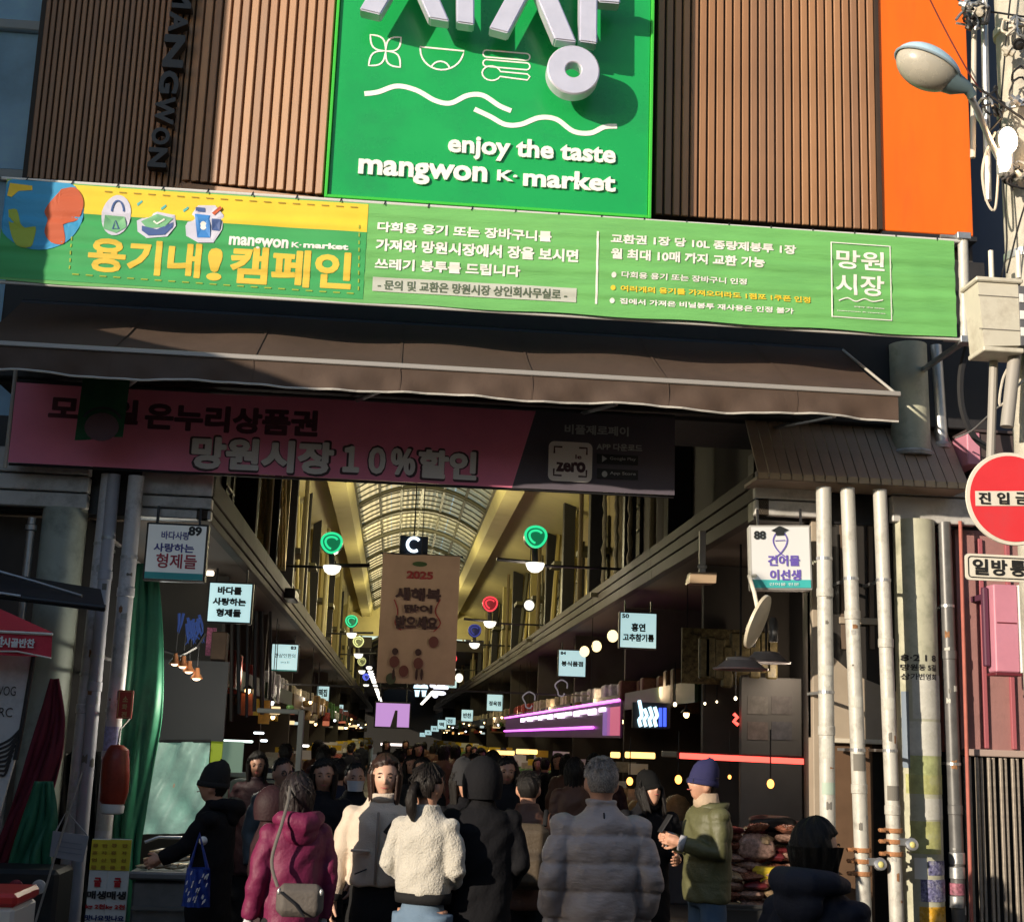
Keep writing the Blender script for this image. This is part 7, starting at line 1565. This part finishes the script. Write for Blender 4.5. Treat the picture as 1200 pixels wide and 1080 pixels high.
    jm = fuse(J, .0105, 3)
    rj = random.Random(int(x*100)+int(H*100)); p1, p2, p3 = rj.uniform(0,6), rj.uniform(0,6), rj.uniform(0,6)
    jm.update(); nv = len(jm.vertices); cs = [0.0]*(3*nv); ns = [0.0]*(3*nv)
    jm.vertices.foreach_get('co', cs); jm.vertex_normals.foreach_get('vector', ns); sin = math.sin
    for i in range(0, 3*nv, 3):
        cx, cy, cz = cs[i], cs[i+1], cs[i+2]
        o_ = .004*sin(cz*19+p1+cx*7)*sin(cx*15+p2)+.002*sin(cz*37+cx*23+p3)+.0015*sin((cx+cz)*51+p1)
        if abs(cx) > .19: o_ += .003*sin(cz*44+cy*22+p2)
        if puff:
            w2 = abs(sin(math.pi*(cz+.006*sin(cx*13+p1))/.135)); o_ += puff*(w2**.42-.8)+puff*.16*sin(cx*62+p2+sin(cz*9)*2)*(1-w2)
        if not puff or puff < .01:
            o_ += fold*(MN.ridged_multi_fractal(Vector((cx*5.5+p1+cz*2.5, cy*5.5, cz*3.2+p2)), 1.0, 2.1, 3, 1.0, 2.0)-1.2)
        if fleece: o_ += .0015*sin(cx*90+sin(cz*60)*2)*sin(cz*80+cy*60)
        cs[i] = cx+ns[i]*o_; cs[i+1] = cy+ns[i+1]*o_; cs[i+2] = cz+ns[i+2]*o_
    jm.vertices.foreach_set('co', cs); jm.update()
    jm.materials.clear(); jm.materials.append(jacket); jm.polygons.foreach_set('use_smooth', [True]*len(jm.polygons))
    jo = lp('jacket', None, None, me=jm)
    if puff > .01:      # hem band, back yoke seam and centre loop of the quilted coats
        mb = MB(); mb.tube([(.186*w_*math.cos(a_), .147*w_*math.sin(a_), hem+.012) for a_ in [2*math.pi*k_/28 for k_ in range(28)]], .010, 6, closed=True); lp('hem_band', mb, jacket)
        mb = MB(); mb.tube([(0,.098*w_,1.455),(0,.110*w_,1.43),(0,.098*w_,1.425)], .004, 5); lp('neck_loop', mb, M_blkcloth)
    if cuff:
        for A in (AL, AR_):
            a1, a2 = Vector(A[1]), Vector(A[2]); mb = MB(); mb.tube([a1.lerp(a2,.86), a1.lerp(a2,1.02)], [.055*w_,.050*w_], 16); lp('cuff', mb, cuff)
    # trousers or skirt, and shoes
    T_ = MB()
    if skirt: rings(T_, [(0,0,.28,.20,.17),(0,0,.5,.19,.16),(0,0,.8,.18,.14),(0,0,.98,.16,.12)], 24)
    else:
        q_ = .9*min(1, bulk); rings(T_, [(0,0,.78,.165*q_,.13*q_),(0,0,.9,.170*q_,.13*q_),(0,0,1.0,.14*q_,.105*q_)], 24)
        for sd in (-1, 1): T_.tube([(sd*.085,0,.90),(sd*.09,0,.75),(sd*.098,-.005,.48),(sd*.105,.012,.10)], [.098,.092,.073,.066], 18)
    tm = fuse(T_, .015, 2)
    for v in tm.vertices: v.co = v.co+Vector((.004*math.sin(v.co.z*31+v.co.x*40+p1), .005*math.sin(v.co.z*27+p2), 0))
    tm.materials.clear(); tm.materials.append(trousers); tm.polygons.foreach_set('use_smooth', [True]*len(tm.polygons)); lp('skirt' if skirt else 'trousers', None, None, me=tm)
    for sd in (-1, 1):
        mb = MB(); mb.tube([(sd*.105,.075,.05),(sd*.105,.04,.055),(sd*.108,-.06,.05),(sd*.112,-.15,.04),(sd*.112,-.19,.03)], [.03,.05,.052,.046,.02], 14); mb.box(sd*.108-.045,-.19,.0,sd*.108+.045,.085,.03,.01); lp('shoe', mb, M_rubber)
    # hair, hats, hood, collar
    hcol = haircol or mat('black hair', (.010,.008,.007), .5, spec=.3, noise=.3, nscale=60, stretch=(6,6,.6), bump=.4, bscale=60)
    if hair: lp('hair', turn(hair_mesh(tuple(hc), 1.0, hair)), hcol)
    if hat == 'beanie': lp('beanie', turn(beanie_mb(tuple(hc), 1.0)), hatcol)
    if hat == 'hood': lp('hood', turn(hood_up_mb(tuple(hc), 1.0)), hatcol or jacket)
    if hood:    # hood lying on the back
        mb = MB(); mb.tube([(-.12,-.01,1.455),(-.115,.07,1.47),(-.06,.13,1.455),(0,.15,1.44),(.06,.13,1.455),(.115,.07,1.47),(.12,-.01,1.455)], [.03,.045,.06,.068,.06,.045,.03], 14); mb.ell((0,.12,1.40),(.11,.055,.09),18,12); mm = fuse(mb, .012, 2); mm.materials.append(hood); mm.polygons.foreach_set('use_smooth', [True]*len(mm.polygons)); lp('lowered_hood', None, None, me=mm)
    if face:
        for sd in (-1, 1):
            mb = MB(); mb.ell(hc+Vector((sd*.030,-.0795,.004)), (.013,.008,.0062), 10, 8); lp('eye', turn(mb), mat('eye', (.03,.02,.015), .15), par=bo).scale = (1,1,1)
            mb = MB(); mb.tube([hc+Vector((sd*.015,-.092,.024)), hc+Vector((sd*.030,-.094,.029)), hc+Vector((sd*.047,-.083,.023))], [.0025,.0035,.002], 6); lp('eyebrow', turn(mb), hcol, par=bo)
        mb = MB(); mb.tube([hc+Vector((-.022,-.0865,-.055)), hc+Vector((-.008,-.0965,-.059)), hc+Vector((.008,-.0965,-.059)), hc+Vector((.022,-.0865,-.055))], [.002,.005,.005,.002], 8, flat=.8); lp('mouth', turn(mb), mat('lips', (.42,.10,.09), .4), par=bo)
    if mask:
        mb = MB(); mb.grid(lambda u, v: (lambda a, z: tuple(hc+Vector((math.sin(a)*(.079-.014*(1-v)), -math.cos(a)*(.105-.008*(1-v))-.008*math.exp(-(a/.3)**2), -.015-.085*(1-v)))))((u-.5)*2.4, 0), 20, 10); lp('face_mask', turn(mb), mask)
    t['_k'] = k
    del t['_k']
    if extra: extra(t, lp, hc, turn)
    return t
def gx(px, py, y): return P(px, py, y).x
def headtop_y(px, py, H):
    """depth at which a figure of height H has its crown at the pixel"""
    d = c2w(Vector((px-CX, -(py-CY), FPX))); tt = (H+.03-CAM.z)/d.z; p_ = CAM+d*tt; return p_.x, p_.y
def fab(name, c, r=.75, **k): return mat(name, c, r, noise=k.pop('noise', .12), nscale=k.pop('nscale', 7), bump=k.pop('bump', .2), bscale=k.pop('bscale', 60), **k)
M_jk_grey = fab('grey nylon puffer', (.34,.30,.30), .48, bump=.4, bscale=22, stretch=(1,1,2.2))
M_jk_cream = fab('cream wool coat', (.62,.52,.42), .85, bump=.35, bscale=160, sheen=.3)
M_jk_fleece = fab('white grey fleece', (.50,.475,.42), .95, bump=.6, bscale=90, sheen=.5)
M_jk_blk = fab('black coat', (.010,.010,.012), .85, spec=.15); M_jk_navy = fab('dark navy coat', (.012,.014,.026), .75, spec=.25); M_jk_mag = fab('magenta padded coat', (.15,.010,.055), .6); M_jk_mar = fab('dark maroon coat', (.02,.003,.006), .7)
M_jk_olive = fab('olive padded jacket', (.10,.10,.045), .55); M_jk_brn = fab('brown jacket', (.10,.045,.028), .6); M_blkcloth = fab('black cloth', (.016,.016,.017), .85, spec=.2); M_jeans = fab('blue jeans', (.13,.20,.29), .85, bump=.3, bscale=200); M_jeansd = fab('darker jeans', (.07,.12,.19), .85)
M_ghair = mat('grey flecked hair', (.23,.21,.20), .45, noise=.85, nscale=60, stretch=(5,5,1.2), bump=.5, bscale=60); M_bhair = mat('dark brown hair', (.03,.014,.010), .4, noise=.3, nscale=60, stretch=(6,6,.6), bump=.3)
PI = math.pi
# man in grey puffer, seen from behind
y_ = -5.0
person('grey haired man seen from behind in a grey quilted puffer jacket', gx(704,960,y_), y_, PI, (704,886), M_jk_grey, M_blkcloth, hair='grey', haircol=M_ghair, puff=.024, bulk=1.02, hem=.70, sk=0, collar=.045, face=False,
       armL=((-.18,.0,1.40),(-.25,.05,1.14),(-.23,-.06,.92)), armR=((.18,0,1.40),(.25,.05,1.14),(.23,-.05,.90)))
# woman in cream coat facing the camera
def ex_cream(t, lp, hc, turn):
    mb = MB(); mb.box(-.006,-.172,.99,.010,-.160,1.40,.003); lp('zip_placket', mb, mat('beige trim',(.30,.24,.19),.7))
    for sd, x0 in ((-1,-.15),(1,.05)):
        mb = MB(); mb.box(x0,-.182,1.17,x0+.11,-.150,1.185,.004); lp('pocket_flap', mb, M_jk_cream)
        mb = MB(); mb.tube([(x0+.03*(1),-.172,1.045),(x0+.10,-.170,1.075)], .005, 6); lp('pocket_zip', mb, M_black)
    mb = MB(); a_ = .055; cx, cz = .085, 1.30; mb.add([(cx,-.178,cz+a_),(cx+a_*.9,-.170,cz+.01),(cx+.01,-.172,cz-a_),(cx-a_*.9,-.180,cz-.01)],[(3,2,1,0)]); lp('black_patch', mb, M_black, smooth=False)
    rings(mb2 := MB(), [(0,-.005,1.455,.085,.083),(0,-.01,1.50,.082,.080),(0,-.01,1.505,.070,.068),(0,-.005,1.46,.070,.068)], 24); lp('stand_collar', mb2, M_jk_cream)
y_ = -3.7
person('smiling woman in a cream coat with a black patch, facing the camera', gx(447,960,y_), y_, -.12, (455,885), M_jk_cream, M_blkcloth, hair='bob', haircol=M_bhair, hem=.97, bulk=1.04, skirt=True, female=True, sk=2, extra=ex_cream, cuff=M_blkcloth,
       armL=((-.165,.0,1.39),(-.245,.02,1.12),(-.265,-.02,.88)), armR=((.165,0,1.39),(.22,.0,1.13),(.21,-.06,.89)), look=(.01,0,0,.12,0))
# woman with ponytail, from behind
def ex_hem(t, lp, hc, turn):
    mb = MB(); rings(mb, [(0,0,.96,.158,.124),(0,0,1.015,.165,.13)], 32); lp('dark_hem', mb, M_blkcloth)
y_ = -4.25
person('woman with a dark ponytail and white fleece jacket seen from behind', gx(500,960,y_), y_, PI-.45, (499,894), M_jk_fleece, M_jeans, hair='pony', haircol=mat('glossy black hair',(.012,.009,.008),.5,spec=.3,noise=.3,nscale=60,stretch=(6,6,.6),bump=.4), hem=1.0, bulk=.88, female=True, fleece=True, extra=ex_hem, sk=0,
       armL=((-.15,.0,1.39),(-.21,.02,1.14),(-.13,-.14,1.06)), armR=((.15,0,1.39),(.22,.04,1.16),(.13,-.13,1.05)), look=(0,0,0,-.3,0))
# tall dark figure and its neighbours
y_ = -4.1
person('tall figure in a long black hooded coat seen from behind, centre of the crowd', gx(564,960,y_), y_, PI+.1, (572,884), M_jk_blk, M_blkcloth, hair=None, hat='hood', hem=.45, bulk=1.06, puff=.004, face=False, armL=((-.17,0,1.4),(-.22,.05,1.14),(-.17,-.12,1.0)), armR=((.17,0,1.4),(.22,.05,1.14),(.17,-.12,1.0)))
def ex_pack(t, lp, hc, turn):
    mb = MB(); mb.box(-.15,.14,.95,.15,.30,1.38,.05); mb.box(-.11,.29,.98,.11,.35,1.18,.03); mm = fuse(mb, .014, 3); mm.materials.append(fab('olive brown backpack',(.075,.055,.035),.6)); mm.polygons.foreach_set('use_smooth',[True]*len(mm.polygons)); o = lp('backpack', None, None, me=mm)
    for sd in (-1,1): mb = MB(); mb.tube([(sd*.12,.16,1.36),(sd*.13,.06,1.46),(sd*.13,-.1,1.44),(sd*.13,-.165,1.3)], .016, 8, flat=.5); lp('shoulder_strap', mb, M_blkcloth)
y_ = -2.9
person('person in a brown jacket with an olive backpack beside the tall black coat', gx(618,960,y_), y_, PI-.1, (612,902), M_jk_brn, M_blkcloth, hair='short', hem=.8, bulk=1.0, extra=ex_pack, face=False)
# man in olive jacket, profile, holding phone
def ex_olive(t, lp, hc, turn):
    mb = MB(); rings(mb, [(0,0,1.42,.10,.09),(0,-.01,1.47,.085,.088),(0,-.01,1.53,.075,.078),(0,-.005,1.53,.06,.062),(0,0,1.44,.06,.06)], 24); lp('scarf', mb, fab('cream scarf',(.45,.34,.24),.9))
    mb = MB(); mb.tube([hc+Vector((-.075,-.0,.0)), hc+Vector((-.078,-.05,.012)), hc+Vector((-.06,-.10,.008))], .003, 5); lp('glasses_arm', turn(mb), M_black)
    for sd in (-1,1):
        mb = MB(); mb.tube([hc+Vector((sd*.032+.022*math.cos(a_), -.100, .004+.017*math.sin(a_))) for a_ in [2*PI*k/14 for k in range(14)]], .0022, 5, closed=True); lp('glasses_rim', turn(mb), M_black)
    rings(mb2 := MB(), [(0,.01,1.41,.135,.11),(0,.03,1.45,.13,.115),(0,.05,1.47,.11,.10),(0,.04,1.44,.09,.08)], 24); lp('lowered_collar', mb2, M_jk_olive)
M_cuffw = fab('pale cuff lining',(.35,.35,.38),.8)
y_ = -2.6; xo = gx(829,960,y_)
OL = person('man in an olive jacket and blue beanie, in profile, looking at his phone', xo, y_, -PI/2+.25, (824,895), M_jk_olive, M_jeansd, hair='short', hat='beanie', hatcol=fab('navy blue beanie',(.022,.022,.085),.9,bscale=150), hem=.80, bulk=1.05, puff=.007, sk=0, extra=ex_olive, cuff=M_cuffw,
       armL=((-.17,.0,1.39),(-.22,-.02,1.13),(-.08,-.26,1.21)), armR=((.17,.0,1.39),(.22,-.02,1.13),(.08,-.25,1.20)), handL=.9, handR=.9, look=(0,-.03,-.01,0,-.25))
# phone in his hands (a thing of its own)
hp = Matrix.Rotation(-PI/2+.25,3,'Z') @ Vector((-.02,-.345,1.20)) + Vector((xo,y_,.03))
ph = MB(); ph.box(-.035,-.004,-.07,.035,.004,.07,.003); pho = single('phone', ph, M_black, 'black phone held up by the man in the olive jacket', 'phone'); pho.location = hp; pho.rotation_euler = (-.6,0,-PI/2+.25)
# person with black beanie looking down
y_ = -2.0
person('person in a black beanie and black coat looking down beside the olive jacket', gx(758,960,y_), y_, .25, (753,904), M_jk_blk, M_blkcloth, hair='bob', hat='beanie', hatcol=fab('black knit beanie',(.010,.010,.010),.95,bscale=150,spec=.1), hem=.5, bulk=1.0, sk=0, look=(0,-.04,-.02,.1,-.45), armR=((.2,0,1.39),(.26,.0,1.12),(.14,-.25,1.10)))
# hooded person at lower right
def ex_fur(t, lp, hc, turn):
    mb = MB(); mb.tube([(-.11,-.04,1.47),(-.115,.07,1.49),(-.07,.14,1.49),(0,.16,1.485),(.07,.14,1.49),(.115,.07,1.49),(.11,-.04,1.47)], [.03,.045,.055,.062,.055,.045,.03], 14); mb.ell((0,.13,1.41),(.11,.06,.09),18,12); mm = fuse(mb,.012,2); mm.materials.append(fab('slate hood',(.020,.022,.036),.7,spec=.3)); mm.polygons.foreach_set('use_smooth',[True]*len(mm.polygons)); lp('lowered_hood', None, None, me=mm)
xh, yh = gx(962, 990, -7.05), -7.05
person('person with black bobbed hair and slate hooded coat at the bottom right corner', xh-.02, yh, PI-.85, (962,958), M_jk_navy, M_blkcloth, hair='crop', hem=.5, bulk=1.02, collar=.03, female=True, mask=mat('white face mask',(.5,.5,.52),.8), extra=ex_fur, look=(.02,-.02,0,-.35,0), armL=((-.16,0,1.39),(-.23,.0,1.14),(-.15,-.18,1.05)), armR=((.16,0,1.39),(.23,.0,1.14),(.15,-.18,1.05)))
# woman in magenta coat with a shoulder bag
y_ = -4.2; xm_ = gx(347,960,y_)
MG = person('woman in a long magenta padded coat seen from behind, grey bag across her', xm_, y_, PI+.35, (340,906), M_jk_mag, M_blkcloth, hair='bob', haircol=mat('dark plum hair',(.010,.005,.006),.55,noise=.3,nscale=50,bump=.3), hem=.62, bulk=1.0, puff=.004, female=True, hood=M_jk_mag, face=False, glove=mat('white knit glove',(.55,.55,.60),.8,noise=.2,nscale=30), armR=((.155,0,1.39),(.22,.04,1.13),(.24,-.02,.89)))
R_m = Matrix.Rotation(PI+.35,3,'Z')
def plc(v): return R_m @ Vector(v) + Vector((xm_, y_, .03))
bt = thing('shoulder_bag', 'grey canvas shoulder bag hanging on the back of the magenta coat', 'bag', tuple(plc((.02,.24,.86))))
bm_ = MB(); cc = plc((.02,.235,.90)); bm_.box(cc.x-.125,cc.y-.05,cc.z-.08,cc.x+.125,cc.y+.04,cc.z+.09,.035); mm = fuse(bm_,.01,4); mm.materials.append(fab('taupe canvas',(.10,.088,.08),.7)); mm.polygons.foreach_set('use_smooth',[True]*len(mm.polygons)); mm.transform(Matrix.Translation(-Vector(bt.location))); bo_ = bpy.data.objects.new('bag_body', mm); COL.objects.link(bo_); bo_.parent = bt
mb = MB(); mb.tube([(cc.x-.10,cc.y-.055,cc.z+.05),(cc.x-.02,cc.y-.06,cc.z-.01),(cc.x+.03,cc.y-.055,cc.z-.07)], .007, 6); part('flap_strap', mb, M_black, bt)
mb = MB(); mb.tube(smoothpts([tuple(cc+Vector((-.12,-.01,.07))), tuple(plc((.17,.175,1.10))), tuple(plc((.13,.175,1.28))), tuple(plc((.09,.13,1.40))), tuple(plc((.06,.05,1.48)))],4), .009, 8, flat=.5); part('strap', mb, mat('grey strap',(.12,.11,.10),.7), bt)
for k in range(2): mb = MB(); mb.ell((cc.x+(-.11+.22*k), cc.y-.03, cc.z+.05),(.010,.01,.018)); part('ring', mb, M_steel, bt)
# maroon hooded person, black coat at the fish counter, vendor, others
person('person in a dark maroon hood in profile beside the magenta coat', gx(318,960,-3.4), -3.4, PI*.5+.3, (312,918), M_jk_mar, M_blkcloth, hair='short', hat='hood', hem=.5, bulk=.95, sk=0)
def ex_logo(t, lp, hc, turn):
    mb = MB(); mb.lathe([(0,-.004),(.028,-.003),(.03,0),(0,.004)], (0,0,0), 18, 'x'); mb.v = [(v[0]-.0+.325, v[1]+.02, v[2]+1.24) for v in mb.v]
    mb.v = [(v[0], v[1], v[2]) for v in mb.v]; lp('round_sleeve_badge', mb, M_bw)
y_ = -2.9; xk_ = gx(252,960,y_)
person('person in a long black coat reaching left over the fish counter', xk_, y_, -PI*.5-.15, (245,897), M_jk_blk, M_blkcloth, hair='short', hat='beanie', hatcol=fab('black hat',(.012,.012,.012),.9), hem=.5, bulk=1.0, sk=0, hood=M_jk_blk, extra=ex_logo,
       armR=((.17,.0,1.38),(.19,-.15,1.17),(.17,-.31,1.10)), armL=((-.2,0,1.39),(-.27,.02,1.13),(-.26,-.12,.92)), look=(0,-.02,-.01,0,-.2))
# round badge facing the camera on the sleeve, built as part above; blue bag on the arm
yb2 = -3.25; x0,z0,x1,z1 = rectw(216,1016,246,1062,yb2); bt = thing('blue_carrier_bag', 'blue patterned carrier bag hanging from the arm of the black coat', 'bag', ((x0+x1)/2, yb2, z0))
mb = MB(); mb.grid(lambda u, v: (x0+(x1-x0)*(.1*v+u*(1-.2*v)), yb2-.05*math.sin(u*PI)+.012*math.sin(u*17+v*5), z0+(z1-z0)*v), 24, 14); o = part('bag_front', mb, mat('blue patterned plastic',(.012,.05,.30),.45,noise=.5,nscale=30), bt, smooth=True)
mb = MB(); mb.grid(lambda u, v: (x0+(x1-x0)*(.1*v+u*(1-.2*v)), yb2+.06*math.sin(u*PI)+.01*math.sin(u*13+v*5), z0+(z1-z0)*v), 24, 14); part('bag_back', mb, mat('blue patterned plastic'), bt, smooth=True)
rb = random.Random(4); mb = MB()
for k in range(26):
    u, v = rb.uniform(.1,.9), rb.uniform(.05,.9); xx = x0+(x1-x0)*u; zz = z0+(z1-z0)*v; mb.add([(xx,yb2-.066,zz),(xx+.008,yb2-.066,zz+.004),(xx+.014,yb2-.066,zz+.026),(xx+.006,yb2-.066,zz+.022)],[(0,1,2,3)])
part('printed_fleck', mb, M_bw, o, kind='stuff')
mb = MB(); mb.tube([(x0+.03,yb2,z1-.01),((x0+x1)/2-.01,yb2,z1+.20),(x1-.03,yb2,z1-.01)], .012, 8); part('handle', mb, mat('blue patterned plastic'), bt)
# further people
def far(label, px, py, H, rz, jk, hair='short', **k):
    x_, y_ = headtop_y(px, py, H); return x_, y_
person('dark haired vendor in glasses behind the fish stall', gx(327,960,-1.2), -1.2, .5, (327,887), fab('blue grey work jacket',(.06,.075,.085),.7), M_blkcloth, hair='short', hem=.75, bulk=1.1, sk=1, extra=lambda t, lp, hc, turn: [lp('glasses_rim', turn(MB().tube([hc+Vector((sd*.032+.022*math.cos(a_), -.100, .004+.017*math.sin(a_))) for a_ in [2*PI*k/14 for k in range(14)]], .003, 5, closed=True)), M_black) for sd in (-1,1)])
person('woman with dark hair and a calm face above the magenta coat', gx(376,960,-2.2), -2.2, .1, (373,888), M_jk_blk, M_blkcloth, hair='mid', hem=.6, bulk=1.1, female=True, sk=1)
person('person wearing a white face mask left of the cream coat', gx(413,960,-1.2), -1.2, .2, (413,893), M_jk_blk, M_blkcloth, hair='short', hem=.6, mask=mat('white face mask'), sk=1)
person('woman in dark clothes whose face shows between the fleece and the tall black coat', gx(541,960,-2.4), -2.4, .3, (541,896), M_jk_blk, M_blkcloth, hair='bob', hat='beanie', hatcol=fab('dark knit hat',(.02,.02,.022),.9), hem=.6, female=True, sk=0)
V1 = person('dark clothed person walking away just behind the magenta coat and the cream coat', gx(392,960,-.6), -.6, PI, 1.60, M_jk_navy, M_blkcloth, hair='short', hem=.6, face=False)
V2 = person('person in black coming out of the arcade between the fleece woman and the backpack', gx(592,960,-.4), -.4, .0, 1.62, M_jk_blk, M_blkcloth, hair='mid', hem=.6, sk=1)
V3 = person('person in brown walking away behind the grey haired man', gx(672,960,.6), .6, PI, 1.62, M_jk_brn, M_blkcloth, hair='bob', hem=.6, face=False, female=True)
V4 = person('person in maroon coming forward between the maroon hood and the vendor', gx(297,960,.4), .4, .1, 1.58, M_jk_mar, M_blkcloth, hair='bob', hem=.6, female=True, sk=1)
snaps = [snapshot(v) for v in (V1, V2, V3, V4)]
rp = random.Random(17); kk = 0
for yy in (2.2, 3.4, 5.0, 6.8, 9, 11.5, 14.5, 18, 22.5, 28, 35):
    for xx in (xL+.75, .2, 1.2, 2.35):
        if rp.random() < .15: continue
        s_ = snaps[kk % 4]; kk += 1
        dup(s_, (xx+rp.uniform(-.35,.35), yy+rp.uniform(-.6,.6), .03), rz=(0 if s_ in (snaps[1], snaps[3]) else PI)+rp.uniform(-.4,.4), label=('shopper in a dark navy coat walking away deep in the arcade crowd','shopper in a black coat with mid length hair coming out of the arcade crowd','shopper in a brown jacket with bobbed hair walking away in the arcade crowd','shopper in a dark maroon coat with bobbed hair coming out of the arcade crowd')[(kk-1) % 4], group='shoppers further down the arcade', scale=rp.uniform(.93,1.03))
bpy.data.scenes.remove(TMP)
